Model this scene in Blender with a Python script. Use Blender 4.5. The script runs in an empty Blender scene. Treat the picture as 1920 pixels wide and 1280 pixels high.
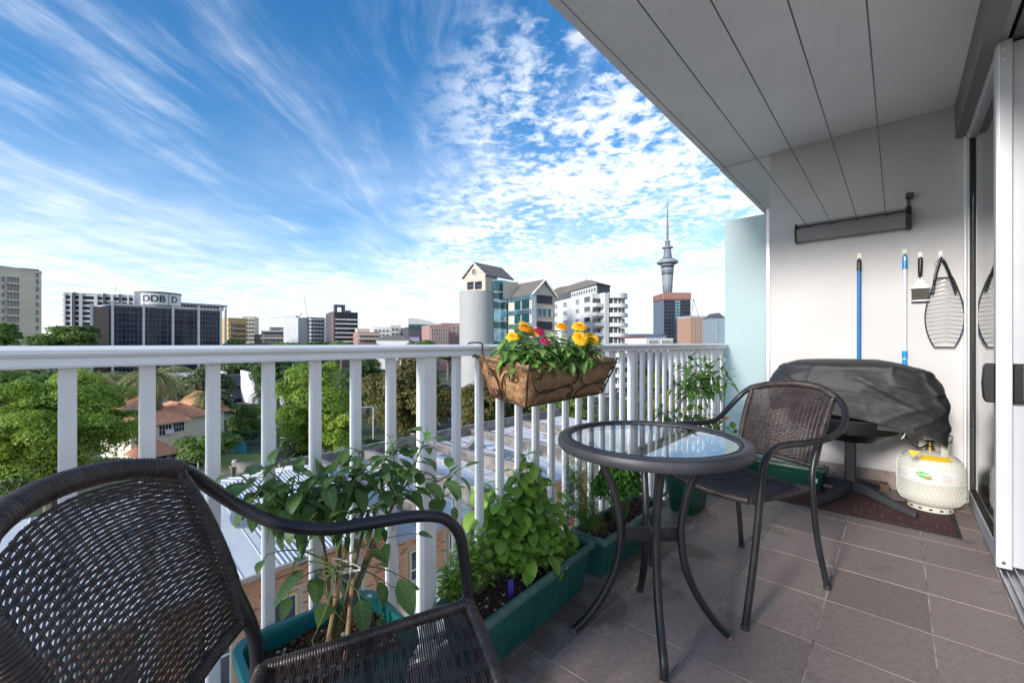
import bpy, bmesh, math, random
import numpy as np
from mathutils import Vector, Matrix, noise
random.seed(7); np.random.seed(7)
rad = math.radians
scene = bpy.context.scene
COL = scene.collection

# ---------------------------------------------------------------- camera, sky, sun, exposure
CAMH = 1.056
YAW = math.atan2(722, 800)                      # view direction, measured from +X (along the balcony)
FX, FY = math.cos(YAW), math.sin(YAW)
RX, RY = FY, -FX
cam_d = bpy.data.cameras.new('camera'); cam = bpy.data.objects.new('camera', cam_d); COL.objects.link(cam)
cam.location = (0, 0, CAMH); cam.rotation_euler = (rad(90), 0, YAW - rad(90))
cam_d.sensor_width = 36; cam_d.lens = 15.0; cam_d.shift_y = 3 / 1920
cam_d.clip_start = 0.02; cam_d.clip_end = 20000
scene.camera = cam

SUN_EL, SUN_AZ = 19.0, (-0.997, 0.075)             # azimuth as a horizontal vector towards the sun
sv = Vector((SUN_AZ[0] * math.cos(rad(SUN_EL)), SUN_AZ[1] * math.cos(rad(SUN_EL)), math.sin(rad(SUN_EL)))).normalized()
sd = bpy.data.lights.new('sun', 'SUN'); sd.energy = 1.5; sd.angle = rad(10); sd.color = (1.0, 0.95, 0.88)   # low sun in place of flash fill, widened for soft edged shadows
sun = bpy.data.objects.new('sun', sd); COL.objects.link(sun)
sun.rotation_euler = sv.to_track_quat('Z', 'Y').to_euler(); sun.location = (0, 0, 60)

world = bpy.data.worlds.new('World'); scene.world = world; world.use_nodes = True
def build_sky():
    nt = world.node_tree; N = nt.nodes; L = nt.links
    for n in list(N): N.remove(n)
    out = N.new('ShaderNodeOutputWorld'); bg = N.new('ShaderNodeBackground'); bg.inputs[1].default_value = 0.13
    L.new(bg.outputs[0], out.inputs[0])
    def val(x):
        return x
    def m(op, a, b=None, c=None, clamp=False):
        n = N.new('ShaderNodeMath'); n.operation = op; n.use_clamp = clamp
        for i, x in enumerate((a, b, c)):
            if x is None: continue
            if isinstance(x, (int, float)): n.inputs[i].default_value = x
            else: L.new(x, n.inputs[i])
        return n.outputs[0]
    def ramp(x, a, b):                           # smooth 0..1 between a and b
        n = N.new('ShaderNodeMapRange'); n.interpolation_type = 'SMOOTHSTEP'
        L.new(x, n.inputs[0]); n.inputs[1].default_value = a; n.inputs[2].default_value = b
        n.inputs[3].default_value = 0; n.inputs[4].default_value = 1
        return n.outputs[0]
    def noi(x, y, scale, detail, rough=0.55, dist=0.0, z=0.0):
        c = N.new('ShaderNodeCombineXYZ')
        L.new(x, c.inputs[0]); L.new(y, c.inputs[1]); c.inputs[2].default_value = z
        n = N.new('ShaderNodeTexNoise'); L.new(c.outputs[0], n.inputs['Vector'])
        n.inputs['Scale'].default_value = scale; n.inputs['Detail'].default_value = detail
        n.inputs['Roughness'].default_value = rough; n.inputs['Distortion'].default_value = dist
        return n.outputs[0]
    sky = N.new('ShaderNodeTexSky'); sky.sky_type = 'NISHITA'; sky.sun_disc = False
    sky.sun_elevation = rad(SUN_EL); sky.sun_rotation = math.atan2(sv.x, sv.y)
    sky.altitude = 0; sky.air_density = 1.0; sky.dust_density = 0.6; sky.ozone_density = 3.0
    hs = N.new('ShaderNodeHueSaturation'); hs.inputs['Saturation'].default_value = 1.28; hs.inputs['Value'].default_value = 0.55
    L.new(sky.outputs[0], hs.inputs['Color'])
    tc = N.new('ShaderNodeTexCoord'); sp = N.new('ShaderNodeSeparateXYZ'); L.new(tc.outputs['Generated'], sp.inputs[0])
    X, Y, Z = sp.outputs
    # cloud sheet overhead: a runs along the streaks, b across them
    zz = m('ADD', m('MAXIMUM', Z, 0.0), 0.03)
    a = m('DIVIDE', m('ADD', m('MULTIPLY', X, FX), m('MULTIPLY', Y, FY)), zz)
    b = m('DIVIDE', m('ADD', m('MULTIPLY', X, RX), m('MULTIPLY', Y, RY)), zz)
    warp = m('MULTIPLY', m('SUBTRACT', noi(a, b, 0.50, 3), 0.5), 0.50)
    bw = m('ADD', b, warp)
    # ice streaks, drawn out along a
    s1 = noi(m('MULTIPLY', a, 0.42), m('MULTIPLY', bw, 2.1), 1.5, 8, 0.60, 0.2)
    s2 = noi(m('MULTIPLY', a, 0.9), m('MULTIPLY', bw, 5.0), 2.0, 6, 0.65, 0.3, 4.0)
    big = noi(a, b, 0.42, 2, 0.5, 0, 9.0)
    st = m('ADD', m('MULTIPLY', s1, 0.72), m('MULTIPLY', s2, 0.28))
    st = m('ADD', st, m('MULTIPLY', m('SUBTRACT', big, 0.5), 0.55))
    streak = m('MULTIPLY', m('MULTIPLY', ramp(st, 0.42, 0.80), 0.62), m('ADD', 0.45, m('MULTIPLY', ramp(noi(a, b, 2.4, 5, 0.6, 0.2, 55.0), 0.34, 0.62), 0.75)))
    # small heaped cells, to the right of the view and beyond
    n1 = noi(a, b, 11.0, 5, 0.62, 0.25, 2.0)
    n2 = noi(a, b, 1.6, 3, 0.5, 0, 6.0)
    cell = m('ADD', n1, m('MULTIPLY', m('SUBTRACT', n2, 0.5), 0.75))
    edge = m('ADD', m('SUBTRACT', b, -0.22), m('MULTIPLY', m('SUBTRACT', noi(a, b, 1.1, 3, 0.5, 0, 13.0), 0.5), 1.3))
    edge = m('ADD', edge, m('MULTIPLY', m('SUBTRACT', m('ABSOLUTE', a), 1.6), 0.42))
    zone = ramp(edge, -0.10, 0.75)
    cells = m('MULTIPLY', ramp(cell, 0.36, 0.62), zone)
    rr_ = m('SQRT', m('ADD', m('MULTIPLY', a, a), m('MULTIPLY', b, b)))
    # thin veil thickening towards the horizon
    veil = m('MULTIPLY', ramp(m('ADD', m('MULTIPLY', rr_, 0.85), m('MULTIPLY', m('SUBTRACT', noi(a, b, 0.8, 4, 0.55, 0, 21.0), 0.5), 3.6)), 1.1, 6.2), 0.80)
    veil = m('MULTIPLY', veil, m('ADD', 0.60, m('MULTIPLY', ramp(noi(m('MULTIPLY', a, 0.35), m('MULTIPLY', bw, 0.9), 1.7, 6, 0.6, 0.3, 31.0), 0.34, 0.60), 0.40)))
    hor = m('SUBTRACT', 1.0, ramp(Z, 0.0, 0.28))
    inv = m('MULTIPLY', m('MULTIPLY', m('SUBTRACT', 1.0, streak), m('SUBTRACT', 1.0, m('MULTIPLY', cells, 0.92))), m('SUBTRACT', 1.0, veil))
    cov = m('SUBTRACT', 1.0, inv, clamp=True)
    cov = m('MULTIPLY', cov, m('SUBTRACT', 1.0, m('MULTIPLY', hor, 0.12)))
    # cloud body: bright with soft grey undersides
    sh = ramp(noi(a, b, 3.0, 5, 0.6, 0, 40.0), 0.25, 0.7)
    cc = N.new('ShaderNodeMix'); cc.data_type = 'RGBA'; L.new(sh, cc.inputs[0])
    cc.inputs[6].default_value = (2.15, 2.4, 2.85, 1); cc.inputs[7].default_value = (3.2, 3.33, 3.55, 1)
    mx = N.new('ShaderNodeMix'); mx.data_type = 'RGBA'; L.new(cov, mx.inputs[0])
    L.new(hs.outputs[0], mx.inputs[6]); L.new(cc.outputs[2], mx.inputs[7])
    L.new(mx.outputs[2], bg.inputs[0])
build_sky()
scene.view_settings.view_transform = 'Standard'; scene.view_settings.look = 'None'
scene.view_settings.exposure = 1.72; scene.view_settings.gamma = 1; scene.view_settings.use_curve_mapping = False
scene.render.engine = 'CYCLES'
scene.cycles.max_bounces = 10; scene.cycles.diffuse_bounces = 6; scene.cycles.transparent_max_bounces = 24

# ---------------------------------------------------------------- materials
MATS = {}
def mat(name, col, rough=0.6, metal=0.0, col2=None, nscale=4.0, bump=0.0, bscale=60.0, trans=0.0, rnd=0.0, spec=0.5,
        stretch=None, detail=5, lo=0.35, hi=0.65, alpha=None, coat=0.0, bdist=0.01, ior=None):
    if name in MATS: return MATS[name]
    M = bpy.data.materials.new(name); M.use_nodes = True; nt = M.node_tree; N = nt.nodes; L = nt.links
    P = N['Principled BSDF']; out = N['Material Output']
    P.inputs['Roughness'].default_value = rough; P.inputs['Metallic'].default_value = metal
    P.inputs['Specular IOR Level'].default_value = spec; P.inputs['Coat Weight'].default_value = coat
    if ior: P.inputs['IOR'].default_value = ior
    tc = N.new('ShaderNodeTexCoord'); mp = N.new('ShaderNodeMapping'); L.new(tc.outputs['Object'], mp.inputs[0])
    if stretch: mp.inputs['Scale'].default_value = stretch
    c = (*col, 1)
    src = None
    if col2 is not None:
        n = N.new('ShaderNodeTexNoise'); L.new(mp.outputs[0], n.inputs['Vector']); n.inputs['Scale'].default_value = nscale
        n.inputs['Detail'].default_value = detail; n.inputs['Roughness'].default_value = 0.62
        mr = N.new('ShaderNodeMapRange'); L.new(n.outputs[0], mr.inputs[0]); mr.inputs[1].default_value = lo; mr.inputs[2].default_value = hi
        mx = N.new('ShaderNodeMix'); mx.data_type = 'RGBA'; L.new(mr.outputs[0], mx.inputs[0])
        mx.inputs[6].default_value = c; mx.inputs[7].default_value = (*col2, 1); src = mx.outputs[2]
    else:
        r = N.new('ShaderNodeRGB'); r.outputs[0].default_value = c; src = r.outputs[0]
    if rnd:
        oi = N.new('ShaderNodeObjectInfo'); hs = N.new('ShaderNodeHueSaturation')
        mr = N.new('ShaderNodeMapRange'); L.new(oi.outputs['Random'], mr.inputs[0]); mr.inputs[3].default_value = 1 - rnd; mr.inputs[4].default_value = 1 + rnd
        L.new(mr.outputs[0], hs.inputs['Value']); L.new(src, hs.inputs['Color']); src = hs.outputs[0]
    L.new(src, P.inputs['Base Color'])
    if bump:
        n = N.new('ShaderNodeTexNoise'); L.new(mp.outputs[0], n.inputs['Vector']); n.inputs['Scale'].default_value = bscale; n.inputs['Detail'].default_value = 4
        b = N.new('ShaderNodeBump'); b.inputs['Strength'].default_value = bump; b.inputs['Distance'].default_value = bdist
        L.new(n.outputs[0], b.inputs['Height']); L.new(b.outputs[0], P.inputs['Normal'])
    if trans:
        t = N.new('ShaderNodeBsdfTranslucent'); hs2 = N.new('ShaderNodeHueSaturation'); L.new(src, hs2.inputs['Color'])
        hs2.inputs['Value'].default_value = 1.5; hs2.inputs['Hue'].default_value = 0.485; L.new(hs2.outputs[0], t.inputs[0])
        ms = N.new('ShaderNodeMixShader'); ms.inputs[0].default_value = trans
        L.new(P.outputs[0], ms.inputs[1]); L.new(t.outputs[0], ms.inputs[2]); L.new(ms.outputs[0], out.inputs[0])
    MATS[name] = M; return M

white_alu = mat('powder_coated_aluminium', (0.88, 0.865, 0.86), 0.36, 0.0, (0.74, 0.72, 0.71), 5, lo=0.48, hi=0.85, bump=0.04, bscale=300, bdist=0.002)
ext_wall = mat('painted_render', (0.56, 0.545, 0.545), 0.75, 0, (0.49, 0.475, 0.475), 2.2, bump=0.10, bscale=140, bdist=0.004, lo=0.3, hi=0.8)
soffit_m = mat('painted_soffit', (0.92, 0.905, 0.905), 0.8, 0, (0.84, 0.825, 0.825), 1.6, bump=0.12, bscale=110, bdist=0.004)
concrete = mat('weathered_concrete', (0.26, 0.24, 0.22), 0.9, 0, (0.09, 0.085, 0.08), 0.9, bump=0.3, bscale=12, bdist=0.04)
steel_bright = mat('brushed_steel', (0.55, 0.55, 0.57), 0.3, 1.0, (0.42, 0.42, 0.44), 8, stretch=(1, 1, 0.1))
door_alu = mat('door_frame_aluminium', (0.56, 0.56, 0.59), 0.4, 0, (0.52, 0.52, 0.55), 6)
alu_dull = mat('anodised_aluminium', (0.48, 0.48, 0.50), 0.36, 0.85, (0.40, 0.40, 0.42), 9)
alu_dark = mat('dark_grey_aluminium', (0.20, 0.195, 0.20), 0.45, 0.5)  # dark grey metal of the door head
black_pl = mat('black_plastic', (0.012, 0.012, 0.013), 0.3)
black_rub = mat('black_rubber', (0.02, 0.02, 0.02), 0.7)
tube_m = mat('black_enamelled_tube', (0.014, 0.014, 0.017), 0.36, 0.15, (0.024, 0.024, 0.028), 14, bump=0.08, bscale=220, bdist=0.002)
wick_m = mat('brown_black_wicker', (0.026, 0.019, 0.018), 0.42, 0, (0.068, 0.048, 0.045), 30, bump=0.2, bscale=260, bdist=0.002, lo=0.4, hi=0.72)
grey_table = mat('slate_grey_resin', (0.032, 0.032, 0.038), 0.5, 0.1, (0.052, 0.052, 0.060), 7, bump=0.1, bscale=150, bdist=0.002)
green_pl = mat('dark_green_plastic', (0.010, 0.085, 0.072), 0.36, 0, (0.018, 0.12, 0.10), 9, bump=0.06, bscale=90, bdist=0.003)
teal_pl = mat('teal_green_plastic', (0.004, 0.13, 0.14), 0.34, 0, (0.01, 0.17, 0.17), 7, bump=0.06, bscale=90, bdist=0.003)
bottle_pl = mat('bottle_green_plastic', (0.005, 0.052, 0.035), 0.4, 0, (0.008, 0.07, 0.05), 9)
worn_green = mat('scuffed_green_plastic', (0.055, 0.14, 0.12), 0.5, 0, (0.13, 0.20, 0.18), 30, lo=0.45, hi=0.75)
soil_m = mat('potting_soil', (0.030, 0.016, 0.010), 0.95, 0, (0.07, 0.035, 0.022), 60, bump=0.9, bscale=120, bdist=0.012)
perlite = mat('perlite_grain', (0.55, 0.48, 0.42), 0.9)
bark_chip = mat('bark_chip', (0.075, 0.038, 0.024), 0.9, 0, (0.16, 0.09, 0.055), 40)
coir_m = mat('coir_fibre', (0.66, 0.32, 0.14), 0.95, 0, (0.92, 0.60, 0.34), 38, bump=1.0, bscale=190, bdist=0.02, stretch=(1, 1, 2.2), lo=0.3, hi=0.7)
wire_brown = mat('bronze_wire', (0.06, 0.035, 0.022), 0.45, 0.5)
cover_m = mat('grey_woven_cover', (0.022, 0.0215, 0.024), 0.6, 0, (0.030, 0.029, 0.033), 5, bump=0.25, bscale=420, bdist=0.002)
tank_m = mat('grey_tank_enamel', (0.62, 0.62, 0.56), 0.38, 0, (0.57, 0.57, 0.51), 10)
label_m = mat('white_paper_label', (0.72, 0.71, 0.70), 0.5)
logo_green = mat('logo_green', (0.10, 0.42, 0.06), 0.5)
logo_orange = mat('logo_orange', (0.62, 0.16, 0.05), 0.5)
print_grey = mat('print_grey', (0.30, 0.29, 0.30), 0.5)
print_red = mat('print_red', (0.55, 0.25, 0.25), 0.5)
yellow_m = mat('warning_yellow', (0.72, 0.46, 0.03), 0.45)
blue_m = mat('blue_handle', (0.005, 0.14, 0.42), 0.3)
blue_light = mat('bright_blue_plastic', (0.01, 0.26, 0.66), 0.3)
white_pl = mat('white_plastic', (0.75, 0.77, 0.80), 0.3)
hook_m = mat('yellowed_clear_hook', (0.68, 0.64, 0.48), 0.35)
mat_red = mat('maroon_ribbed_mat', (0.050, 0.016, 0.016), 0.95, 0, (0.085, 0.035, 0.032), 90, bump=0.8, bscale=160, bdist=0.006)
cane_m = mat('bamboo_cane', (0.40, 0.25, 0.13), 0.6, 0, (0.28, 0.16, 0.08), 12)
tie_m = mat('white_string', (0.8, 0.78, 0.74), 0.7)
purple_m = mat('purple_print', (0.05, 0.03, 0.30), 0.4)
wood_m = mat('old_timber', (0.09, 0.065, 0.045), 0.85, 0, (0.15, 0.11, 0.08), 15, bump=0.3, bscale=40)
stem_m = mat('green_stem', (0.09, 0.16, 0.035), 0.55, 0, (0.16, 0.19, 0.07), 12)
woodstem_m = mat('woody_stem', (0.17, 0.14, 0.06), 0.7, 0, (0.10, 0.10, 0.04), 20)
def leafmat(n, c, c2, tr=0.30, rough=0.42, rnd=0.34, ns=22):
    M = mat(n, c, rough, 0, c2, ns, trans=tr, rnd=rnd, bump=0.15, bscale=60, bdist=0.004)
    nt = M.node_tree; N = nt.nodes; L = nt.links; P = N['Principled BSDF']; src = P.inputs['Base Color'].links[0].from_socket
    def m_(op, a, b=None, c_=None):
        k = N.new('ShaderNodeMath'); k.operation = op
        for i, x in enumerate((a, b, c_)):
            if x is None: continue
            if isinstance(x, (int, float)): k.inputs[i].default_value = x
            else: L.new(x, k.inputs[i])
        return k.outputs[0]
    tc = N.new('ShaderNodeTexCoord'); sp = N.new('ShaderNodeSeparateXYZ'); L.new(tc.outputs['Object'], sp.inputs[0])
    ay = m_('ABSOLUTE', sp.outputs[1])
    rib = m_('LESS_THAN', ay, 0.016)                                     # midrib
    side = m_('POWER', m_('ABSOLUTE', m_('SINE', m_('MULTIPLY', m_('SUBTRACT', sp.outputs[0], m_('MULTIPLY', ay, 0.9)), 20.0))), 14.0)
    side = m_('MULTIPLY', side, m_('LESS_THAN', ay, 0.5))
    f = m_('MINIMUM', m_('ADD', m_('MULTIPLY', rib, 0.45), m_('MULTIPLY', side, 0.28)), 0.5)
    mx = N.new('ShaderNodeMix'); mx.data_type = 'RGBA'; L.new(f, mx.inputs[0]); L.new(src, mx.inputs[6]); mx.inputs[7].default_value = (c2[0] * 1.7 + .05, c2[1] * 1.5 + .05, c2[2] * 1.5 + .02, 1)
    L.new(mx.outputs[2], P.inputs['Base Color']); return M
lf_chili = leafmat('chili_leaf', (0.075, 0.160, 0.040), (0.13, 0.24, 0.070))
lf_basil = leafmat('basil_leaf', (0.19, 0.37, 0.040), (0.29, 0.48, 0.085), rough=0.36)
lf_herb = leafmat('herb_leaf', (0.21, 0.36, 0.06), (0.33, 0.47, 0.11))
lf_zinnia = leafmat('zinnia_leaf', (0.15, 0.32, 0.06), (0.24, 0.43, 0.12))
lf_pepper = leafmat('pepper_leaf', (0.05, 0.14, 0.025), (0.10, 0.23, 0.045))
lf_parsley = leafmat('parsley_leaf', (0.045, 0.15, 0.016), (0.085, 0.24, 0.035))

def glass_mat(name, tint=(0.9, 0.95, 0.94), rough=0.0):
    M = bpy.data.materials.new(name); M.use_nodes = True; P = M.node_tree.nodes['Principled BSDF']
    P.inputs['Base Color'].default_value = (*tint, 1); P.inputs['Roughness'].default_value = rough
    P.inputs['Transmission Weight'].default_value = 1; P.inputs['IOR'].default_value = 1.5
    return M
glass_m = glass_mat('clear_glass')
tglass_m = glass_mat('smoked_table_glass', (0.50, 0.55, 0.56))
def frosted():
    M = bpy.data.materials.new('frosted_aqua_glass'); M.use_nodes = True; nt = M.node_tree; N = nt.nodes; L = nt.links
    P = N['Principled BSDF']; P.inputs['Base Color'].default_value = (0.62, 0.74, 0.75, 1); P.inputs['Roughness'].default_value = 0.28
    t = N.new('ShaderNodeBsdfTranslucent'); t.inputs[0].default_value = (0.80, 0.92, 0.92, 1)
    ms = N.new('ShaderNodeMixShader'); ms.inputs[0].default_value = 0.6
    L.new(P.outputs[0], ms.inputs[1]); L.new(t.outputs[0], ms.inputs[2]); L.new(ms.outputs[0], N['Material Output'].inputs[0])
    return M
frost_m = frosted()

# ---------------------------------------------------------------- mesh helpers
def at(u, v, t):                                   # a point seen at photo pixel (u, v), t metres deep
    dx = (u - 960) / 800; return Vector((t * (FX + dx * RX), t * (FY + dx * RY), CAMH + (643 - v) / 800 * t))
def tag(o, label=None, cat=None, group=None, kind=None):
    if label: o['label'] = label
    if cat: o['category'] = cat
    if group: o['group'] = group
    if kind: o['kind'] = kind
    return o
def thing(name, label, cat, loc=(0, 0, 0), rz=0.0, group=None):
    o = bpy.data.objects.new(name, None); o.empty_display_size = 0.2; COL.objects.link(o)
    o.location = loc; o.rotation_euler = (0, 0, rz); tag(o, label, cat, group)
    o['_m'] = 1
    return o
def world_m(o):
    m = Matrix.Translation(o.location) @ o.rotation_euler.to_matrix().to_4x4() @ Matrix.Diagonal((*o.scale, 1))
    if o.parent: m = world_m(o.parent) @ o.matrix_parent_inverse @ m
    return m
def link(name, me, parent=None, world=True, M=None, kind=None):
    o = bpy.data.objects.new(name, me); COL.objects.link(o)
    if parent is not None:
        o.parent = parent
        if world: o.matrix_parent_inverse = world_m(parent).inverted()
    if M is not None: o.matrix_basis = M
    if kind: o['kind'] = kind
    return o
def copy_tree(o, parent=None):
    c = o.copy(); COL.objects.link(c)
    if parent is not None: c.parent = parent
    for ch in list(o.children): copy_tree(ch, c)
    return c
class MB:
    def __init__(s): s.v = []; s.f = []; s.m = []; s.mats = []
    def mi(s, m):
        if m not in s.mats: s.mats.append(m)
        return s.mats.index(m)
    def add(s, vs, fs, m):
        b = len(s.v); s.v += [tuple(v) for v in vs]; k = s.mi(m)
        for f in fs: s.f.append(tuple(b + i for i in f)); s.m.append(k)
        return s
    def box(s, c, d, m, R=None):
        hx, hy, hz = d[0] / 2, d[1] / 2, d[2] / 2
        vs = [Vector((x, y, z)) for x in (-hx, hx) for y in (-hy, hy) for z in (-hz, hz)]
        if R is not None: vs = [R @ v for v in vs]
        c = Vector(c); vs = [v + c for v in vs]
        return s.add(vs, [(0, 1, 3, 2), (4, 6, 7, 5), (0, 4, 5, 1), (2, 3, 7, 6), (0, 2, 6, 4), (1, 5, 7, 3)], m)
    def bb(s, x0, x1, y0, y1, z0, z1, m): return s.box(((x0 + x1) / 2, (y0 + y1) / 2, (z0 + z1) / 2), (abs(x1 - x0), abs(y1 - y0), abs(z1 - z0)), m)
    def prism(s, poly, z0, z1, m, cap=True):      # poly: xy list, counter-clockwise
        n = len(poly); vs = [(p[0], p[1], z0) for p in poly] + [(p[0], p[1], z1) for p in poly]
        fs = [(i, (i + 1) % n, n + (i + 1) % n, n + i) for i in range(n)]
        if cap: fs += [tuple(range(n - 1, -1, -1)), tuple(range(n, 2 * n))]
        return s.add(vs, fs, m)
    def extrude(s, prof, axis, a0, a1, m):        # prof in the plane across the axis ('x': (y,z), 'y': (x,z))
        n = len(prof); vs = []
        for a in (a0, a1):
            for p in prof: vs.append((a, p[0], p[1]) if axis == 'x' else (p[0], a, p[1]))
        fs = [(i, (i + 1) % n, n + (i + 1) % n, n + i) for i in range(n)] + [tuple(range(n - 1, -1, -1)), tuple(range(n, 2 * n))]
        return s.add(vs, fs, m)
    def tube(s, pts, r, m, n=8, closed=False, cap=True):
        pts = [Vector(p) for p in pts]; K = len(pts); rs = r if isinstance(r, (list, tuple)) else [r] * K
        vs = []; up = None
        for i, p in enumerate(pts):
            if closed: d = (pts[(i + 1) % K] - pts[i - 1])
            else: d = pts[min(i + 1, K - 1)] - pts[max(i - 1, 0)]
            if d.length < 1e-9: d = Vector((0, 0, 1))
            d.normalize()
            if up is None: up = Vector((0, 0, 1)) if abs(d.z) < 0.9 else Vector((1, 0, 0))
            a = d.cross(up); a = a.normalized() if a.length > 1e-6 else d.orthogonal().normalized()
            b = a.cross(d).normalized(); up = b
            for k in range(n):
                t = 2 * math.pi * k / n; vs.append(p + a * (math.cos(t) * rs[i]) + b * (math.sin(t) * rs[i]))
        fs = []
        for i in range(K if closed else K - 1):
            j = (i + 1) % K
            for k in range(n): fs.append((i * n + k, i * n + (k + 1) % n, j * n + (k + 1) % n, j * n + k))
        if cap and not closed: fs += [tuple(range(n - 1, -1, -1)), tuple((K - 1) * n + k for k in range(n))]
        return s.add(vs, fs, m)
    def lathe(s, prof, c, m, n=32, a0=0, a1=2 * math.pi, M=None):   # prof: (r, z)
        full = abs(a1 - a0 - 2 * math.pi) < 1e-6; K = n if full else n + 1
        vs = []
        for (r, z) in prof:
            for k in range(K):
                t = a0 + (a1 - a0) * k / n; v = Vector((r * math.cos(t), r * math.sin(t), z))
                if M is not None: v = M @ v
                vs.append(v + Vector(c))
        fs = []
        for i in range(len(prof) - 1):
            for k in range(n):
                j = (k + 1) % K if full else k + 1
                fs.append((i * K + k, i * K + j, (i + 1) * K + j, (i + 1) * K + k))
        return s.add(vs, fs, m)
    def mesh(s, name, smooth=False):
        me = bpy.data.meshes.new(name); me.from_pydata(s.v, [], s.f)
        for m in s.mats: me.materials.append(m)
        me.polygons.foreach_set('material_index', s.m)
        if smooth:
            me.polygons.foreach_set('use_smooth', [True] * len(s.f))
            try: me.set_sharp_from_angle(angle=rad(40))
            except Exception: pass
        me.update(); return me
    def build(s, name, parent=None, smooth=False, world=True, kind=None, bevel=0.0, seg=2):
        o = link(name, s.mesh(name, smooth), parent, world, kind=kind)
        if bevel:
            b = o.modifiers.new('bevel', 'BEVEL'); b.width = bevel; b.segments = seg; b.limit_method = 'ANGLE'; b.angle_limit = rad(35)
            b.harden_normals = False
        return o
def spline(pts, per=8, closed=False):
    P = [Vector(p) for p in pts]; n = len(P); out = []
    rng = range(n if closed else n - 1)
    for i in rng:
        if closed: p0, p1, p2, p3 = P[i - 1], P[i], P[(i + 1) % n], P[(i + 2) % n]
        else: p0, p1, p2, p3 = P[max(i - 1, 0)], P[i], P[i + 1], P[min(i + 2, n - 1)]
        for k in range(per):
            t = k / per
            out.append(0.5 * ((2 * p1) + (p2 - p0) * t + (2 * p0 - 5 * p1 + 4 * p2 - p3) * t * t + (3 * p1 - p0 - 3 * p2 + p3) * t ** 3))
    if not closed: out.append(P[-1])
    return out
def text_mesh(txt, size, m, depth=0.0, bold=0.0, name='lettering'):
    cu = bpy.data.curves.new('t', 'FONT'); cu.body = txt; cu.size = size; cu.extrude = depth; cu.offset = bold
    cu.align_x = 'CENTER'; cu.align_y = 'CENTER'
    ob = bpy.data.objects.new('t', cu); COL.objects.link(ob)
    dg = bpy.context.evaluated_depsgraph_get(); me = bpy.data.meshes.new_from_object(ob.evaluated_get(dg)); me.name = name
    bpy.data.objects.remove(ob); bpy.data.curves.remove(cu); me.materials.clear(); me.materials.append(m)
    return me
def np_quads(name, V, mats, mi=None, smooth=False):   # V: (n,4,3)
    n = len(V); me = bpy.data.meshes.new(name)
    me.vertices.add(n * 4); me.vertices.foreach_set('co', np.asarray(V, dtype=np.float32).reshape(-1))
    me.loops.add(n * 4); me.loops.foreach_set('vertex_index', np.arange(n * 4, dtype=np.int32))
    me.polygons.add(n); me.polygons.foreach_set('loop_start', np.arange(0, n * 4, 4, dtype=np.int32))
    for m in (mats if isinstance(mats, (list, tuple)) else [mats]): me.materials.append(m)
    if mi is not None: me.polygons.foreach_set('material_index', np.asarray(mi, dtype=np.int32))
    me.update(calc_edges=True); me.validate(); return me
def frame_from(xa, up):
    x = Vector(xa).normalized(); y = Vector(up).cross(x)
    if y.length < 1e-4: y = x.orthogonal()
    y.normalize(); z = x.cross(y)
    return Matrix((x, y, z)).transposed()
# ================================================================ THE BALCONY
WX, WY0, WY1, CZ = 4.15, -0.335, 0.80, 2.66        # end wall plane, its two ends, soffit height
# --- floor: grout bed with every tile a piece of its own
tile_m = mat('brown_grey_floor_tile', (0.215, 0.168, 0.150), 0.60, 0, (0.290, 0.230, 0.208), 16, bump=0.25, bscale=170, bdist=0.0025, rnd=0.13, detail=8)
def add_stains():
    nt = tile_m.node_tree; N = nt.nodes; L = nt.links; P = N['Principled BSDF']
    src = P.inputs['Base Color'].links[0].from_socket
    g = N.new('ShaderNodeNewGeometry'); n = N.new('ShaderNodeTexNoise'); L.new(g.outputs['Position'], n.inputs['Vector'])
    n.inputs['Scale'].default_value = 3.2; n.inputs['Detail'].default_value = 7; n.inputs['Roughness'].default_value = 0.65
    sp = N.new('ShaderNodeSeparateXYZ'); L.new(g.outputs['Position'], sp.inputs[0])
    w = N.new('ShaderNodeMapRange'); L.new(sp.outputs[1], w.inputs[0]); w.inputs[1].default_value = 0.60; w.inputs[2].default_value = 1.05
    a = N.new('ShaderNodeMath'); a.operation = 'MULTIPLY_ADD'; L.new(w.outputs[0], a.inputs[0]); a.inputs[1].default_value = 0.22; L.new(n.outputs[0], a.inputs[2])
    r = N.new('ShaderNodeMapRange'); L.new(a.outputs[0], r.inputs[0]); r.inputs[1].default_value = 0.60; r.inputs[2].default_value = 0.68
    mx = N.new('ShaderNodeMix'); mx.data_type = 'RGBA'; mx.blend_type = 'MULTIPLY'; L.new(r.outputs[0], mx.inputs[0]); L.new(src, mx.inputs[6]); mx.inputs[7].default_value = (0.62, 0.60, 0.56, 1)
    r2 = N.new('ShaderNodeMapRange'); L.new(a.outputs[0], r2.inputs[0]); r2.inputs[1].default_value = 0.745; r2.inputs[2].default_value = 0.80; r2.inputs[4].default_value = 0.5
    mx2 = N.new('ShaderNodeMix'); mx2.data_type = 'RGBA'; L.new(r2.outputs[0], mx2.inputs[0]); L.new(mx.outputs[2], mx2.inputs[6]); mx2.inputs[7].default_value = (0.27, 0.24, 0.21, 1)
    L.new(mx2.outputs[2], P.inputs['Base Color'])
    rr = N.new('ShaderNodeMapRange'); L.new(n.outputs[0], rr.inputs[0]); rr.inputs[3].default_value = 0.72; rr.inputs[4].default_value = 0.42; L.new(rr.outputs[0], P.inputs['Roughness'])
add_stains()
grout = mat('pale_grout', (0.62, 0.57, 0.51), 0.9, 0, (0.18, 0.15, 0.13), 7)
fl = MB(); fl.bb(-1.6, WX + 0.1, -0.45, 1.20, -0.22, -0.0025, grout)
floor_o = fl.build('balcony_floor'); tag(floor_o, kind='structure')
TX, TY = 0.343, 0.317
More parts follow.
